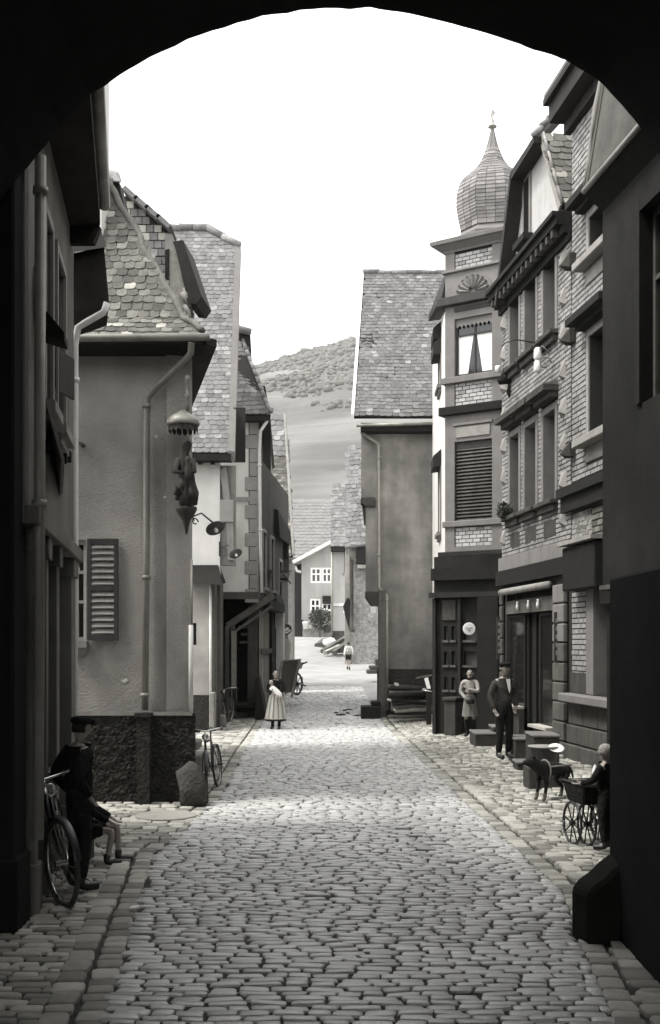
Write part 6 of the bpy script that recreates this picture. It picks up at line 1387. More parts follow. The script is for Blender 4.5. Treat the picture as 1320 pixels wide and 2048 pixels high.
            for i in range(9):
                t = i / 8; zc = lerp(zt_, hem, t); rx = lerp(.125, wid, t ** .7); ry = lerp(.10, dep, t ** .7); fr = .0 + .07 * t
                rings.append([Vector((rx * (1 + fr * math.sin(9 * an + 1) + .4 * fr * math.sin(17 * an)) * math.cos(an), ry * (1 + fr * math.sin(9 * an + 1)) * math.sin(an), zc + (.01 * math.sin(5 * an) if i == 8 else 0))) for an in [2 * math.pi * k / n_ for k in range(n_)]])
            q.loft(rings, caps=False); rr2 = [[p * 1.0 for p in r_] for r_ in rings]; T.part('skirt', tr(q), m, smooth=True, fix=False)
        elif kind == 'apron':
            hem, wid, dep = cl[2]; q = MB(); n_ = 16; rows_ = []
            for i in range(9):
                t = i / 8; zc = lerp(1.09, hem, t); rx = lerp(.135, wid, t ** .7) + .012; ry = lerp(.11, dep, t ** .7) + .016; fr = .07 * t
                rows_.append([Vector((rx * (1 + fr * math.sin(9 * an + 1)) * math.cos(an), ry * (1 + fr * math.sin(9 * an + 1)) * math.sin(an), zc)) for an in [math.pi * (.04 + .92 * k / n_) for k in range(n_ + 1)]])
            q.add([p for r_ in rows_ for p in r_], [(j * (n_ + 1) + i, j * (n_ + 1) + i + 1, (j + 1) * (n_ + 1) + i + 1, (j + 1) * (n_ + 1) + i) for j in range(8) for i in range(n_)]); T.part('apron', tr(q), m, smooth=True, fix=False)
        elif kind == 'shirtfront':
            q = MB(); q.prism([(-.04, .125, 1.43), (.04, .125, 1.43), (.018, .16, 1.25), (.0, .165, 1.19), (-.018, .16, 1.25)], (0, .012, 0)); T.part('shirt_front', tr(q), m)
        elif kind == 'braces':
            q = MB()
            for s in (-1, 1):
                q.tube([(s * .03, -.125, 1.12), (s * .02, -.128, 1.22), (s * .10, -.10, 1.40), (s * .10, 0, 1.45)], .013, 6)
            T.part('braces', tr(q), m)
    return T, M4, J, tr

# woman in the street holding a baby
T, M4, J, tr = person('woman in a long pale striped apron standing in the street holding a baby in white', X(552, 30.2), 30.2, 178, 1.60,
    pose=dict(elbl=(-.25, .06, 1.12), wril=(-.06, .22, 1.13), palml=(.02, .25, 1.14), elbr=(.25, .05, 1.13), wrir=(.10, .22, 1.03), palmr=(.02, .25, 1.02), anklel=(-.09, -.02, .1), ankler=(.10, -.02, .1), toel=(-.10, .13, .035), toer=(.13, .13, .035)),
    clothes=[('blouse', M['coatb']), ('stockings', M['coatb']), ('boots', M['iron']), ('skirt', M['coatb'], (.24, .30, .20)), ('apron', M['apron'], (.30, .30, .21))], hair='long')
q = MB(); n_ = 5
for k in range(n_):
    an0 = .25 + 2.6 * k / n_
    rows_ = [[Vector((lerp(.14, .315, (i / 6) ** .7) * math.cos(a) * 1.03, lerp(.12, .235, (i / 6) ** .7) * math.sin(a) * 1.03 + .012, lerp(1.05, .32, i / 6))) for a in (an0, an0 + .13)] for i in range(7)]
    q.add([p for r_ in rows_ for p in r_], [(2 * j, 2 * j + 1, 2 * j + 3, 2 * j + 2) for j in range(6)])
T.part('apron_stripe', tr(q), M['khaki'], fix=False)
B = Thing('person', 'baby in white clothes and cap carried in the woman\'s arms', 'baby', M4 @ Vector((0, .25, 1.05)))
skin_part(B, 'body', dict(a=(-.09, .25, 1.08, .06), b=(.0, .27, 1.15, .065), c=(.085, .24, 1.25, .05), d=(.10, .235, 1.30, .03), e=(.12, .23, 1.37, .062), f=(.12, .22, 1.42, .045), g=(-.10, .33, .98, .035), h=(-.02, .36, .93, .028), i=(.16, .30, 1.2, .028), j=(.06, .33, 1.16, .022), k=(-.04, .30, 1.16, .02)), [('a', 'b'), ('b', 'c'), ('c', 'd'), ('d', 'e'), ('e', 'f'), ('a', 'g'), ('g', 'h'), ('c', 'i'), ('i', 'j'), ('b', 'k')], M['skin'], M4=M4, root='b')
skin_part(B, 'gown', dict(a=(-.12, .27, 1.03, .085), b=(-.01, .28, 1.13, .088), c=(.08, .25, 1.23, .072), g=(-.16, .29, .94, .075), i=(.15, .30, 1.19, .042), j=(.08, .33, 1.16, .036)), [('a', 'b'), ('b', 'c'), ('a', 'g'), ('c', 'i'), ('i', 'j')], M['linen'], M4=M4, root='b')
skin_part(B, 'cap', dict(e=(.125, .21, 1.385, .075), f=(.125, .20, 1.44, .05)), [('e', 'f')], M['linen'], M4=M4, root='e')
q = MB(); q.lathe([(.0, -.06), (.05, -.05), (.062, 0), (.05, .05), (0, .06)], (.12, .262, 1.37), 12); B.part('face', tr(q), M['skin'], smooth=True, fix=False)

# boy walking away
person('boy seen from behind in white shirt and crossed braces walking up the street', X(697, 57), 57, 8, 1.45,
    pose=dict(kneel=(-.08, .16, .52), anklel=(-.07, -.06, .16), toel=(-.07, .05, .05), kneer=(.07, .0, .5), ankler=(.06, .0, .1), toer=(.07, .16, .03), elbl=(-.25, -.08, 1.14), wril=(-.26, -.02, .9), elbr=(.26, .05, 1.14), wrir=(.25, .16, .92), palml=(-.26, .0, .83), palmr=(.25, .2, .85)),
    clothes=[('blouse', M['linen']), ('shorts', M['trous']), ('braces', M['coatb']), ('boots', M['coatb'])])

# woman by the dark shop
person('woman in knee length coat with pale sleeves folding one arm before the dark shop', X(940, 25.8), 25.8, 170, 1.56, z=.19,
    pose=dict(elbl=(-.22, .08, 1.16), wril=(.06, .20, 1.22), palml=(.13, .19, 1.30), elbr=(.24, .02, 1.14), wrir=(.08, .19, .97), palmr=(.0, .22, .95), anklel=(-.06, -.02, .1), ankler=(.07, -.02, .1), toel=(-.09, .12, .035), toer=(.11, .12, .035)),
    clothes=[('blouse', M['plast']), ('skirt', M['khaki'], (.52, .20, .15)), ('stockings', M['coatb']), ('boots', M['iron'])], hair='long')
mb = MB(); c_ = Vector((X(940, 25.6), 25.55, 1.05)); mb.lathe([(.0, -.09), (.09, -.07), (.11, 0), (.08, .06), (.03, .08), (0, .08)], c_, 14, sy=.5); mb.tube([c_ + Vector((-.05, 0, .06)), c_ + Vector((0, 0, .14)), c_ + Vector((.05, 0, .06))], .01, 6)
single('handbag', mb, M['iron'], 'small black handbag held by the woman in the coat', 'handbag', smooth=True, fix=False)

# man in a cap
person('man in flat cap, grey jacket and dark trousers before the shop window', X(1008, 20.8), 20.8, 205, 1.80, z=.20,
    pose=dict(elbl=(-.27, -.05, 1.12), wril=(-.20, .08, .93), palml=(-.17, .10, .88), elbr=(.26, -.06, 1.12), wrir=(.23, .04, .90), palmr=(.22, .07, .84), crown=(0, .03, 1.655), face=(0, .04, 1.60), chin=(0, .035, 1.54)),
    clothes=[('jacket', M['coatg']), ('trousers', M['trous']), ('boots', M['iron']), ('shirtfront', M['linen'])], headgear=('cap', M['coatb']))

# man standing over his bicycle in the shade, front left
person('man in dark cap standing with his back turned beside the bicycle in the left shade', X(157, 10.6), 10.6, -52, 1.66,
    pose=dict(elbl=(-.27, -.14, 1.13), wril=(-.19, .03, .94), palml=(-.165, .07, .89), elbr=(.27, -.14, 1.13), wrir=(.19, .03, .94), palmr=(.165, .07, .89), chin=(0, .03, 1.53), face=(0, .05, 1.585), crown=(0, .035, 1.645)),
    clothes=[('jacket', M['coatb']), ('trousers', M['trous']), ('boots', M['iron'])], headgear=('cap', M['coatb']))
# boy sitting behind him, bare legs showing
person('boy in shorts sitting by the left wall with one bare leg stretched into the alley', X(168, 11.9), 11.9, -80, 1.42, z=gz(-2.7, 11.9) - .42 * 1.42 / 1.7,
    pose=dict(pelvis=(0, -.05, .90), hipl=(-.09, .0, .88), kneel=(-.10, .42, .90), anklel=(-.10, .44, .52), toel=(-.10, .60, .45), hipr=(.09, .0, .88), kneer=(.10, .36, .86), ankler=(.10, .30, .50), toer=(.12, .46, .45), elbl=(-.22, .12, 1.12), wril=(-.16, .34, 1.0), palml=(-.14, .4, .96), elbr=(.22, .12, 1.12), wrir=(.16, .32, 1.0), palmr=(.14, .38, .96)),
    clothes=[('jacket', M['coatb']), ('shorts', M['trous']), ('boots', M['iron'])])
mb = MB(); mb.box(-2.95, -2.62, 11.6, 12.25, -.02, .36); single('sitting_stone', mb, M['stoned'], 'low dark stone block the sitting boy rests on', 'stone', bevel=.03)
# child in a pale knitted cap pushing the cart, right
person('child in pale knitted cap and dark coat beside the spoked wheel pushcart', X(1210, 12.1), 12.1, 60, 1.14, z=.12,
    pose=dict(elbl=(-.20, .14, 1.14), wril=(-.16, .36, 1.08), palml=(-.15, .43, 1.07), elbr=(.20, .14, 1.14), wrir=(.16, .36, 1.08), palmr=(.15, .43, 1.07)),
    clothes=[('jacket', M['coatb']), ('trousers', M['trous']), ('boots', M['iron'])], headgear=('bonnet', M['plast']), fingers=True)

# dog
dx, dy = X(1102, 16.1), 16.1; zb = gz(dx, dy) + .01
T = Thing('dog', 'black and tan dog standing in harness beside the shop step', 'dog', (dx, dy, zb)); M4 = Matrix.Translation((dx, dy, zb)) @ Matrix.Rotation(R(125), 4, 'Z') @ Matrix.Scale(1.0, 4)
JD = dict(chest=(0, .20, .43, (.115, .135)), mid=(0, 0, .45, (.105, .115)), rump=(0, -.24, .46, (.095, .105)), neck=(0, .32, .53, .075), head=(0, .42, .60, .07), muz=(0, .52, .575, .042), nose=(0, .585, .57, .03),
          earl=(-.055, .39, .67, .018), earr=(.055, .39, .67, .018), tail1=(0, -.36, .47, .028), tail2=(0, -.44, .38, .02), tail3=(0, -.47, .28, .012))
ED = [('rump', 'mid'), ('mid', 'chest'), ('chest', 'neck'), ('neck', 'head'), ('head', 'muz'), ('muz', 'nose'), ('head', 'earl'), ('head', 'earr'), ('rump', 'tail1'), ('tail1', 'tail2'), ('tail2', 'tail3')]
for s, sg in (('l', -1), ('r', 1)):
    JD.update({'sh' + s: (sg * .075, .20, .36, .055), 'el' + s: (sg * .08, .17, .26, .035), 'wr' + s: (sg * .08, .20, .12, .024), 'pa' + s: (sg * .08, .215, .03, .028), 'to' + s: (sg * .08, .26, .02, .024),
               'hp' + s: (sg * .08, -.26, .38, .065), 'kn' + s: (sg * .085, -.17, .28, .045), 'hk' + s: (sg * .085, -.33, .16, .026), 'fp' + s: (sg * .085, -.30, .03, .026), 'ft' + s: (sg * .085, -.25, .02, .023)})
    ED += [('chest', 'sh' + s), ('sh' + s, 'el' + s), ('el' + s, 'wr' + s), ('wr' + s, 'pa' + s), ('pa' + s, 'to' + s), ('rump', 'hp' + s), ('hp' + s, 'kn' + s), ('kn' + s, 'hk' + s), ('hk' + s, 'fp' + s), ('fp' + s, 'ft' + s)]
skin_part(T, 'body', JD, ED, M['fur'], M4=M4, root='mid')
for s, sg in (('l', -1), ('r', 1)):
    skin_part(T, 'paw_marking', dict(a=(sg * .08, .20, .13, .027), b=(sg * .08, .217, .03, .031), c=(sg * .08, .262, .02, .026)), [('a', 'b'), ('b', 'c')], M['tan'], M4=M4); skin_part(T, 'paw_marking', dict(a=(sg * .085, -.32, .14, .028), b=(sg * .085, -.30, .03, .029), c=(sg * .085, -.25, .02, .026)), [('a', 'b'), ('b', 'c')], M['tan'], M4=M4)
    q = MB(); q.lathe([(0, -.01), (.01, 0), (0, .01)], (sg * .035, .475, .62), 6); q.v = [tuple(M4 @ Vector(v)) for v in q.v]; T.part('eye', q, M['iron'])
q = MB(); q.tube([(.0 + .125 * math.cos(a), .13, .44 + .15 * math.sin(a)) for a in [2 * math.pi * k / 14 for k in range(15)]], .014, 6); q.tube([(-.11, .13, .5), (-.12, -.3, .5)], .012, 6); q.tube([(.11, .13, .5), (.12, -.3, .5)], .012, 6); q.v = [tuple(M4 @ Vector(v)) for v in q.v]; T.part('harness', q, M['khaki'], smooth=True, fix=False)

# tub with a plate on the step behind the dog
tx, ty = X(1088, 17.4), 17.4; zb = gz(tx, ty)
T = Thing('step_tub', 'low dark tub standing on the stone step behind the dog', 'tub', (tx, ty, zb))
mb = MB(); mb.lathe([(.17, 0), (.24, .30), (.255, .31), (.235, .31), (.16, .03), (0, .03)], (tx, ty, zb + .34), 20); T.part('tub', mb, M['iron'], smooth=False, fix=False)
mb = MB(); mb.lathe([(.25, -.01), (.258, .0), (.25, .012)], (tx, ty, zb + .65), 20); T.part('rim', mb, M['stone'], smooth=True, fix=False)
mb = MB(); mb.box(tx - .28, tx + .26, ty - .2, ty + .3, zb - .03, zb + .34); single('step_block', mb, M['stoned'], 'squared stone block carrying the dark tub by the shop', 'stone block', bevel=.02)
px_ = V3(1113, 1497, 17.2); mb = MB(); mb.lathe([(0, -.02), (.08, -.018), (.12, .012), (.125, .016), (.08, -.006), (0, -.008)], px_, 20, mtx=Matrix.Rotation(R(28), 3, 'X')); single('plate', mb, M['linen'], 'white plate tilted on the ledge above the dog', 'plate', smooth=True, fix=False)
# steps before the shops
def stepb(x0, x1, y0, y1, z0, z1, m, label, name='stone_step'):
    mb = MB(); mb.box(x0, x1, y0, y1, z0, z1 - .051); mb.box(x0 - .015, x1 + .015, y0 - .02, y1, z1 - .05, z1, 1); single(name, mb, [M['stoned'], M['trim']], label, 'step', bevel=.015, group='stone steps before the shops')  # paler top and darker body put lit top and shaded front into colour
g_ = lambda px, Y: gz(X(px, Y), Y)
stepb(X(945, 24.6), X(1003, 24.6), 24.1, 25.1, .1, .42, M['stone'], 'wide pale doorstep left of the man in the cap')
stepb(X(984, 24.5), X(1008, 24.5), 24.3, 25.0, .42, .55, M['slab'][4], 'small upper doorstep behind the man in the cap')
stepb(X(1023, 20.9), X(1062, 20.9), 20.5, 21.3, .1, .62, M['stone'], 'tall step block with lit-toned top right of the man in the cap')
stepb(X(1029, 19.9), X(1062, 19.9), 19.6, 20.1, .1, .28, M['slab'][4], 'lowest rounded doorstep left of the dog')
stepb(X(1061, 19.4), X(1112, 19.4), 19.1, 19.9, .1, .80, M['stone'], 'high step block directly behind the dog')

# pram / pushcart
cx, cy = X(1163, 12.7), 12.7; zb = gz(cx, cy) + .01
T = Thing('pushcart', 'black pushcart with tall spoked wheels and a tray on the right pavement', 'cart', (cx, cy, zb)); MM = Matrix.Translation((cx, cy, zb)) @ Matrix.Rotation(R(12), 4, 'Z') @ Matrix.Scale(.78, 4)
def xf(mb, mm=None): mb.v = [tuple((mm or MM) @ Vector(v)) for v in mb.v]; return mb
for k, (wx, wy) in enumerate(((-.10, .10), (.06, -.05), (.34, .10))):
    rr = .31; mb = MB(); mb.tube([(wx, wy + rr * math.cos(a) , rr + rr * math.sin(a)) for a in [2 * math.pi * j / 24 for j in range(25)]], .022, 6); wh = T.part('wheel', xf(mb), M['iron'], smooth=True, fix=False)
    for j in range(8):
        a = 2 * math.pi * (j + .3) / 8; q = MB(); q.tube([(wx, wy, rr), (wx, wy + rr * math.cos(a), rr + rr * math.sin(a))], .011, 5); T.part('spoke', xf(q), M['dark'], wh, smooth=True, fix=False)
    q = MB(); q.tube([(wx - .04, wy, rr), (wx + .04, wy, rr)], .04, 8); T.part('hub', xf(q), M['iron'], wh)
q = MB(); q.tube([(.115, -.05 + .35 * math.cos(a), .31 + .35 * math.sin(a)) for a in [math.pi * (.30 + .45 * j / 8) for j in range(9)]], .028, 6); T.part('mudguard', xf(q), M['metall'], smooth=True, fix=False)
q = MB(); q.loft([[Vector((x, y, z_)) for x, y in ((-.12 * s, -.32 * s), (.36 * s, -.32 * s), (.36 * s, .36 * s), (-.12 * s, .36 * s))] for s, z_ in ((.8, .62), (1.0, .80), (1.08, .92))]); T.part('cart_body', xf(q), M['coatb'], bevel=.02)
q = MB(); q.tube([(-.14, -.35, .93), (.39, -.35, .93), (.39, .38, .93), (-.14, .38, .93), (-.14, -.35, .93)], .015, 6); T.part('rim', xf(q), M['stoned'], smooth=True, fix=False)
for a, b in (((-.05, -.2, .64), (.0, .0, .31)), ((.3, .2, .64), (.2, .05, .31)), ((.3, -.2, .64), (.1, 0, .31))):
    q = MB(); q.tube([a, b], .014, 6); T.part('strut', xf(q), M['iron'])
mb = MB(); c_ = V3(1190, 1542, 12.4); mb.lathe([(.045, -.05), (.035, .0), (.02, .05), (0, .08)], c_, 10); single('paper_cone', mb, M['linen'], 'small white paper cone standing in the pushcart tray', 'paper cone', smooth=True, fix=False)

# bicycles
def bicycle(x, y, head, lean, label, steer=0.0, s=1.0, lamp=True, m=None):
    zb = gz(x, y) + .012; T = Thing('bicycle', label, 'bicycle', (x, y, zb))
    M4 = Matrix.Translation((x, y, zb)) @ Matrix.Rotation(R(head), 4, 'Z') @ Matrix.Rotation(R(lean), 4, 'Y') @ Matrix.Scale(s, 4); fm = m or M['iron']
    H_ = Vector((0, .27, .90)); S_ = Matrix.Translation(H_) @ Matrix.Rotation(R(steer), 4, Vector((0, -.32, .95))) @ Matrix.Translation(-H_)
    def t_(mb, st=False): mm = M4 @ S_ if st else M4; mb.v = [tuple(mm @ Vector(v)) for v in mb.v]; return mb
    r = .34
    for yc, st in ((.56, True), (-.52, False)):
        mb = MB(); mb.tube([(0, yc + r * math.cos(a), r + r * math.sin(a)) for a in [2 * math.pi * j / 28 for j in range(29)]], .021, 7); w = T.part('wheel', t_(mb, st), M['rubber'], smooth=True, fix=False)
        mb = MB(); mb.tube([(0, yc + (r - .028) * math.cos(a), r + (r - .028) * math.sin(a)) for a in [2 * math.pi * j / 28 for j in range(29)]], .010, 6); T.part('rim', t_(mb, st), M['chrome'], w, smooth=True, fix=False)
        for j in range(16):
            a = 2 * math.pi * j / 16; mb = MB(); mb.tube([((-1) ** j * .02, yc, r), (0, yc + (r - .03) * math.cos(a), r + (r - .03) * math.sin(a))], .0018, 4); T.part('spoke', t_(mb, st), M['metal'], w, fix=False)
        mb = MB(); mb.tube([(-.05, yc, r), (.05, yc, r)], .022, 8); T.part('hub', t_(mb, st), M['chrome'], w)
        mb = MB(); n_ = 12; a0, a1 = (.15, 2.3) if yc > 0 else (.6, 3.4); vs = []
        for j in range(n_ + 1):
            a = a0 + (a1 - a0) * j / n_; 
            for dx_, dr in ((-.028, -.012), (0, 0), (.028, -.012)): vs.append((dx_, yc + (r + .035 + dr) * math.cos(a), r + (r + .035 + dr) * math.sin(a)))
        mb.add(vs, [(3 * j + k, 3 * j + k + 1, 3 * j + 4 + k, 3 * j + 3 + k) for j in range(n_) for k in (0, 1)]); T.part('mudguard', t_(mb, st), fm, smooth=True, fix=False)
    mb = MB(); hb, ht, st_, bb = Vector((0, .36, .66)), Vector((0, .30, .84)), Vector((0, -.20, .80)), Vector((0, -.08, .30)); ra = Vector((0, -.52, .34))
    for a, b, rr in ((ht + Vector((0, .0, -.03)), st_, .015), (hb, bb, .016), (hb - Vector((0, .01, .05)), ht, .019), (st_, bb, .015)): mb.tube([a, b], rr, 8)
    for sx_ in (-.05, .05): mb.tube([bb, ra + Vector((sx_, 0, 0))], .009, 6); mb.tube([st_, ra + Vector((sx_, 0, 0))], .008, 6)
    fr = T.part('frame', t_(mb), fm, smooth=True, fix=False)
    mb = MB()
    for sx_ in (-.05, .05): mb.tube([hb + Vector((sx_ * .7, .0, -.02)), Vector((sx_, .46, .48)), Vector((sx_, .56, .34))], [.012, .010, .008], 6)
    T.part('fork', t_(mb, True), fm, smooth=True, fix=False)
    mb = MB(); mb.tube([ht, (0, .27, .98)], .012, 8); mb.tube([(-.27, .06, .99), (-.28, .16, 1.03), (-.20, .28, 1.02), (0, .30, .98), (.20, .28, 1.02), (.28, .16, 1.03), (.27, .06, .99)], .011, 8); hbar = T.part('handlebar', t_(mb, True), M['chrome'], smooth=True, fix=False)
    for sx_ in (-1, 1):
        mb = MB(); mb.tube([(sx_ * .278, .13, 1.02), (sx_ * .27, .02, .985)], .017, 8); T.part('grip', t_(mb, True), M['iron'], hbar, smooth=True, fix=False)
    mb = MB(); mb.tube([st_, (0, -.23, .95)], .012, 8); mb.loft([[Vector((w_ * math.cos(a), yy, .97 + h_ * math.sin(a))) for a in [2 * math.pi * k / 10 for k in range(10)]] for w_, yy, h_ in ((.085, -.36, .03), (.10, -.30, .04), (.07, -.2, .03), (.03, -.10, .02), (.02, -.06, .012))]); T.part('saddle', t_(mb), M['iron'], smooth=True, fix=False)
    mb = MB(); mb.lathe([(.09, -.003), (.09, .003)], (.06, -.08, .30), 16, mtx=Matrix.Rotation(R(90), 3, 'Y')); mb.tube([(.07, -.08, .30), (.08, .05, .20)], .009, 6); mb.tube([(-.07, -.08, .30), (-.08, -.21, .40)], .009, 6); ck = T.part('crank', t_(mb), M['metal'], fix=False)
    for p in ((.12, .05, .20), (-.12, -.21, .40)): mb = MB(); mb.box(p[0] - .045, p[0] + .045, p[1] - .04, p[1] + .04, p[2] - .01, p[2] + .01); T.part('pedal', t_(mb), M['iron'], ck)
    if lamp: mb = MB(); mb.lathe([(.02, -.05), (.045, -.02), (.055, .03), (.05, .035), (0, .03)], (0, .38, .90), 14, mtx=Matrix.Rotation(R(-90), 3, 'X')); T.part('headlamp', t_(mb, True), M['chrome'], smooth=True, fix=False)
    return T
bicycle(-2.53, 10.6, 191.5, 11, 'black bicycle leaning in the shade by the nearest left house, front wheel forward', steer=24, s=1.16)
bicycle(X(424, 17.6), 17.75, 176, 5, 'bicycle with wide handlebars leaning beside the guard stone on the left', steer=12, s=1.0)
bicycle(X(880, 29.6), 29.7, 165, 8, 'bicycle propped by the timber pile against the dark shop', steer=20, s=1.0)
bicycle(X(447, 31.6), 31.8, 170, -6, 'bicycle standing at the far left by the cart bay', steer=-15, s=1.05)

# guard stone, small blocks
def boulder(name, label, cat, c, s, m, seed, tilt=(0, 0)):
    mb = MB(); mb.add([Vector(c) + Vector((v.x * s[0], v.y * s[1], v.z * s[2])) * (1 + .42 * noise.noise(v * 1.3 + Vector((seed, 0, 0))) + .05 * noise.noise(v * 4 + Vector((seed, 3, 0)))) + Vector((v.z * tilt[0], v.z * tilt[1], 0)) for v in icv], icf); single(name, mb, m, label, cat, smooth=True, fix=False)
boulder('guard_stone', 'big rough guard stone leaning on the corner of the plastered house', 'guard stone', (X(386, 16.2), 16.15, .28), (.24, .2, .38), mat('mossy_stone', .06, .95, .4, 5, 1, 20, warm=OL, bdist=.03), 3, (-.05, .03))
for a_, b_, Yq, py0, py1, lb in ((377, 400, 18.2, 1498, 1480, 'upper pale stone tread beside the left bicycle'), (377, 405, 17.6, 1538, 1508, 'lower pale stone tread beside the left bicycle')):
    mb = MB(); mb.box(X(a_, Yq) - .2, X(b_, Yq), Yq - .25, Yq + .3, 0 if py1 > 1500 else Z(py0, Yq), Z(py1, Yq)); single('stone_step', mb, M['stone'], lb, 'step', bevel=.02)
mb = MB(); mb.box(X(431, 31), X(451, 31), 30.8, 31.2, .05, Z(1430, 31)); single('white_block', mb, M['stone'], 'small pale stone block on the pavement left of the low cart', 'stone block', bevel=.03)

# low handcart in the bay, cart panel, barrows
def wheel_at(T, c, r, ax, m=None, sp=8, th=.03):
    ax = Vector(ax).normalized(); u_ = ax.cross(Vector((0, 0, 1))).normalized(); v_ = Vector((0, 0, 1)); c = Vector(c)
    mb = MB(); mb.tube([c + (u_ * math.cos(a) + v_ * math.sin(a)) * r for a in [2 * math.pi * j / 20 for j in range(21)]], th, 6); w = T.part('wheel', mb, m or M['wood'], smooth=True, fix=False)
    for j in range(sp):
        a = 2 * math.pi * j / sp; q = MB(); q.tube([c, c + (u_ * math.cos(a) + v_ * math.sin(a)) * r], th * .5, 5); T.part('spoke', q, m or M['wood'], w, fix=False)
    q = MB(); q.tube([c - ax * .06, c + ax * .06], th * 1.6, 8); T.part('hub', q, M['iron'], w)
Yc = 33.4; T = Thing('low_handcart', 'low dark handcart standing on two wheels inside the cart bay', 'cart', (X(490, Yc), Yc, ramp(Yc)))
for px in (462, 517): wheel_at(T, (X(px, Yc), Yc, ramp(Yc) + .3), .30, (1, .15, 0))
mb = MB(); mb.tube([(X(462, Yc), Yc, ramp(Yc) + .3), (X(517, Yc), Yc, ramp(Yc) + .3)], .03, 6); T.part('axle', mb, M['iron'])
mb = MB(); mb.box(X(466, Yc), X(513, Yc), Yc - .2, Yc + 1.4, ramp(Yc) + .35, ramp(Yc) + .45); mb.box(X(466, Yc), X(469, Yc), Yc - .2, Yc + 1.4, ramp(Yc) + .45, ramp(Yc) + .9); mb.box(X(510, Yc), X(513, Yc), Yc - .2, Yc + 1.4, ramp(Yc) + .45, ramp(Yc) + .9); T.part('cart_bed', mb, M['dark'])
mb = MB(); mb.prism([V3(512, 1435, 33), V3(532, 1435, 33), V3(516, 1355, 33), V3(508, 1360, 33)], (0, 1.2, 0)); single('leaning_board', mb, M['dark'], 'black sloping board leaning beside the low handcart', 'board')
Yc = 37.5; T = Thing('tipped_barrow', 'wooden barrow tipped upright behind the woman with the baby', 'barrow', (X(585, Yc), Yc, ramp(Yc)))
mb = MB(); mb.hexa([V3(560, 1385, Yc), V3(588, 1385, Yc), V3(590, 1380, Yc + .4), V3(565, 1380, Yc + .4), V3(565, 1323, Yc), V3(600, 1320, Yc), V3(600, 1318, Yc + .3), V3(567, 1320, Yc + .3)]); T.part('barrow_panel', mb, M['wood'])
mb = MB(); mb.bar(V3(600, 1318, Yc), V3(583, 1395, Yc), .09, .09); mb.bar(V3(565, 1322, Yc), V3(548, 1392, Yc), .09, .09); T.part('handle', mb, M['woodl'])
wheel_at(T, V3(594, 1368, Yc + .3), .36, (1, -.5, 0), M['wood'], 8, .035)
mb = MB(); mb.bar(V3(598, 1366, Yc), V3(612, 1372, Yc - .3), .04, .04); T.part('axle', mb, M['iron'])
Yc = 46; T = Thing('small_handcart', 'small pale handcart parked far up the left side of the street', 'cart', (X(596, Yc), Yc, ramp(Yc)))
mb = MB(); mb.hexa([V3(589, 1338, Yc), V3(603, 1338, Yc), V3(604, 1336, Yc + 1), V3(590, 1336, Yc + 1), V3(586, 1324, Yc), V3(607, 1326, Yc), V3(607, 1324, Yc + 1), V3(588, 1322, Yc + 1)]); T.part('cart_box', mb, M['stone'])
for px in (590, 604): wheel_at(T, (X(px, Yc), Yc - .02, ramp(Yc) + .25), .25, (1, .1, 0), M['wood'], 6, .025)
mb = MB(); mb.bar(V3(604, 1328, Yc), V3(614, 1324, Yc - .4), .05, .05); T.part('shaft', mb, M['dark'])

# far left sledge and beams before the slim house
Yc = 72.0; T = Thing('parked_sledge', 'dark box cart with a white bundle beside the slim far house', 'cart', (X(650, Yc), Yc, ramp(Yc)))
mb = MB(); mb.hexa([V3(629, 1293, Yc), V3(650, 1296, Yc), V3(668, 1286, Yc + 2), V3(648, 1284, Yc + 2), V3(629, 1288, Yc), V3(648, 1283, Yc), V3(664, 1275, Yc + 2), V3(644, 1277, Yc + 2)]); T.part('cart_box', mb, M['wood'])
mb = MB(); mb.add([V3(659, 1284, Yc - .5) + Vector((v.x * .45, v.y * .4, v.z * .28)) * (1 + .3 * noise.noise(v * 2)) for v in icv], icf); single('white_bundle', mb, M['linen'], 'white cloth bundle lying on the far cart', 'bundle', smooth=True, fix=False)
for k, (a, b, lb) in enumerate((((645, 1303, 68), (704, 1268, 71), 'uppermost long beam sloping against the slim far house'), ((650, 1306, 67.5), (680, 1292, 69), 'short pale beam at the foot of the sloping beams'), ((668, 1305, 67), (706, 1276, 71.5), 'inner dark beam sloping against the far house wall'))):
    mb = MB(); mb.bar(V3(*a), V3(*b), .28, .22); single('timber_beam', mb, M['woodl'] if k == 1 else M['wood'], lb, 'beam', group='beams by the far house')
mb = MB(); mb.prism([V3(662, 1306, 69), V3(690, 1306, 69), V3(706, 1272, 71)], (0, .6, 0)); single('plank_heap', mb, M['stoned'], 'dark heap of planks under the sloping beams', 'heap')

# timber pile against the blank wall
T = Thing('timber_pile', 'dark pile of poles and boards against the blank stained wall', 'timber pile', (X(815, 32), 32.2, ramp(32)))
random.seed(11)
for k in range(22):
    a = V3(rnd(775, 790), rnd(1372, 1436), rnd(31.2, 33.3)); b = V3(rnd(842, 866), a[0] * 0 + rnd(1375, 1438), 0 + a.y + rnd(-.5, .2)); b.z = a.z + rnd(-.12, .12); a.z = max(a.z, .12); b.z = max(b.z, .12)
    mb = MB(); mb.tube([a, a.lerp(b, .5) + Vector((0, 0, rnd(-.03, .03))), b], [rnd(.05, .09)] * 3, 7); T.part('pole', mb, pick([M['dark'], M['wood'], M['woodl']], [8, 3, .6]), smooth=True, fix=False)
for px, py, w_ in ((793, 1369, 16), (778, 1400, 15), (789, 1420, 10), (849, 1380, 16)):
    mb = MB(); c_ = V3(px, py, 31.0); mb.lathe([(.0, 0), (w_ * .004, .0), (w_ * .005, .012), (0, .02)], c_, 10, mtx=Matrix.Rotation(R(55), 3, 'X') @ Matrix.Rotation(R(20), 3, 'Y'), sy=.7); T.part('sawn_end', mb, M['stone'], fix=False)
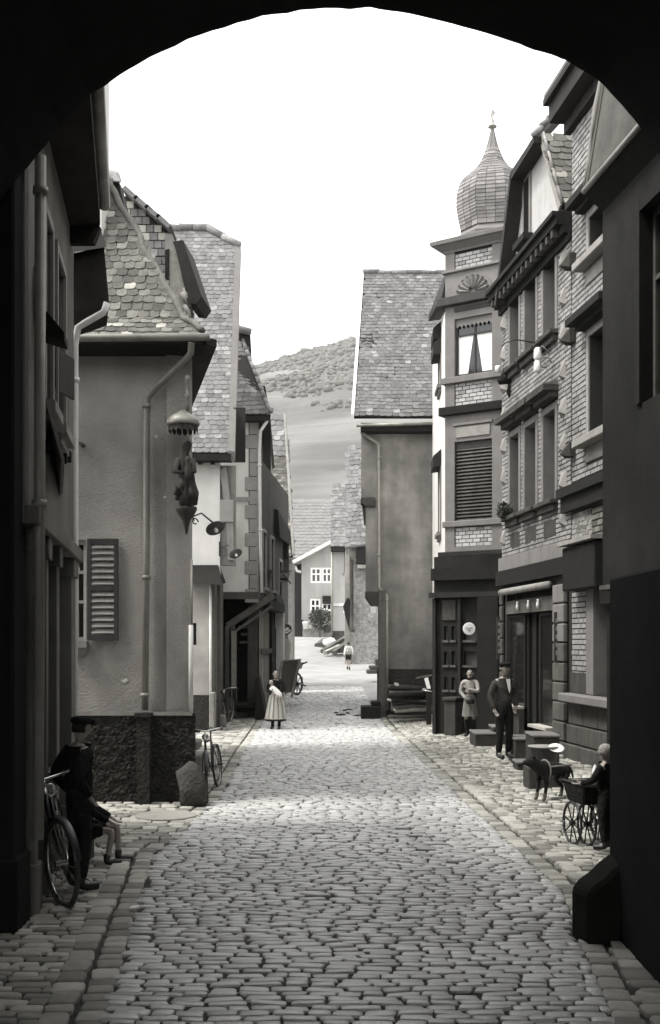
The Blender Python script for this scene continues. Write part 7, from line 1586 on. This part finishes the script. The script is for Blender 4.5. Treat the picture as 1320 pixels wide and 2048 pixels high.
mb = MB(); mb.bar(V3(852, 1356, 31), V3(858, 1378, 31), .1, .1); T.part('white_peg', mb, M['linen'])
mb = MB(); mb.bar(V3(832, 1356, 31), V3(864, 1350, 31), .05, .04); T.part('cross_stick', mb, M['wood'])
mb = MB(); mb.box(X(853, 30.8), X(862, 30.8), 30.7, 30.9, gz(2.7, 30.8), Z(1378, 30.8)); T.part('trestle_post', mb, M['dark'])
random.seed(7)
for px0, px1, py0, py1, Yq, lb in ((722, 760, 1422, 1412, 33.6, 'lowest black timber step at the foot of the corner post'), (742, 760, 1411, 1402, 33.8, 'upper black timber step at the foot of the corner post')):
    mb = MB(); mb.box(X(px0, Yq), X(px1, Yq), Yq - .35, Yq + .5, ramp(Yq) - .02 if py0 > 1420 else Z(py0, Yq), Z(py1, Yq)); single('timber_step', mb, M['dark'], lb, 'step', bevel=.02)
for k, (px0, px1, py0, py1, Yq, lb) in enumerate(((733, 760, 1347, 1339, 50, 'bottom beam of the small stack beyond the blank house'), (738, 760, 1338, 1331, 50.2, 'middle beam of the small stack beyond the blank house'), (750, 760, 1330, 1318, 50.4, 'top block of the small stack beyond the blank house'))):
    mb = MB(); mb.box(X(px0, Yq), X(px1, Yq), Yq - .5, Yq + .6, Z(py0, Yq), Z(py1, Yq)); single('stacked_beam', mb, M['wood'], lb, 'beam', bevel=.03)

# patches in the paving, droppings, litter
def patch(x, y, rx, ry, m, label, seed, name='dirt_patch'):
    mb = MB(); n_ = 22; vs = [(x, y, gz(x, y) + .036)] + [(x + rx * (1 + .35 * noise.noise((math.cos(a) * 2 + seed, math.sin(a) * 2, 0))) * math.cos(a), y + ry * (1 + .35 * noise.noise((math.cos(a) * 2 + seed, math.sin(a) * 2, 5))) * math.sin(a), gz(x, y) + .024) for a in [2 * math.pi * k / n_ for k in range(n_)]]
    mb.add(vs, [(0, k + 1, (k + 1) % n_ + 1) for k in range(n_)]); single(name, mb, m, label, 'patch', smooth=True, fix=False)
for k in range(7):
    x, y = X(rnd(670, 715), 36) , 35.5 + rnd(-1.2, 1.2); boulder('dung_heap', ['largest','smallest','leftmost','rightmost','nearest','farthest','middle'][k] + ' of the dark droppings scattered in the street beyond the woman', 'dung', (x, y, gz(x, y) + .03), (rnd(.06, .16), rnd(.05, .1), .035), M['dirt'], k)
    bpy.context.scene.objects[-1] if 0 else None
for x, y, lb in ((X(266, 9.7), 9.75, 'bright scrap of paper lying in the left gutter'), (X(622, 41), 41, 'small white scrap on the street far ahead')):
    mb = MB(); z_ = gz(x, y) + .045; mb.prism([(x - .04, y - .03, z_), (x + .05, y - .02, z_ + .005), (x + .04, y + .04, z_ + .015), (x - .03, y + .035, z_ + .004)], (0, 0, .004)); single('paper_scrap', mb, M['white'], lb, 'litter')
# haze: closed box of pale air round everything
hm = bpy.data.materials.new('haze_air'); hm.use_nodes = True; t_ = hm.node_tree; t_.nodes.clear(); o_ = t_.nodes.new('ShaderNodeOutputMaterial'); v_ = t_.nodes.new('ShaderNodeVolumePrincipled')
v_.inputs['Density'].default_value = .00028; v_.inputs['Color'].default_value = (.98, .985, 1, 1); v_.inputs['Anisotropy'].default_value = 0.2; t_.links.new(v_.outputs[0], o_.inputs['Volume'])
mb = MB(); mb.box(-1000, 1000, -310, 2600, -35, 230); hz_ = single('haze', mb, hm, 'thin pale haze filling the valley air', 'haze', base=(0, 0, 0), kind='stuff')
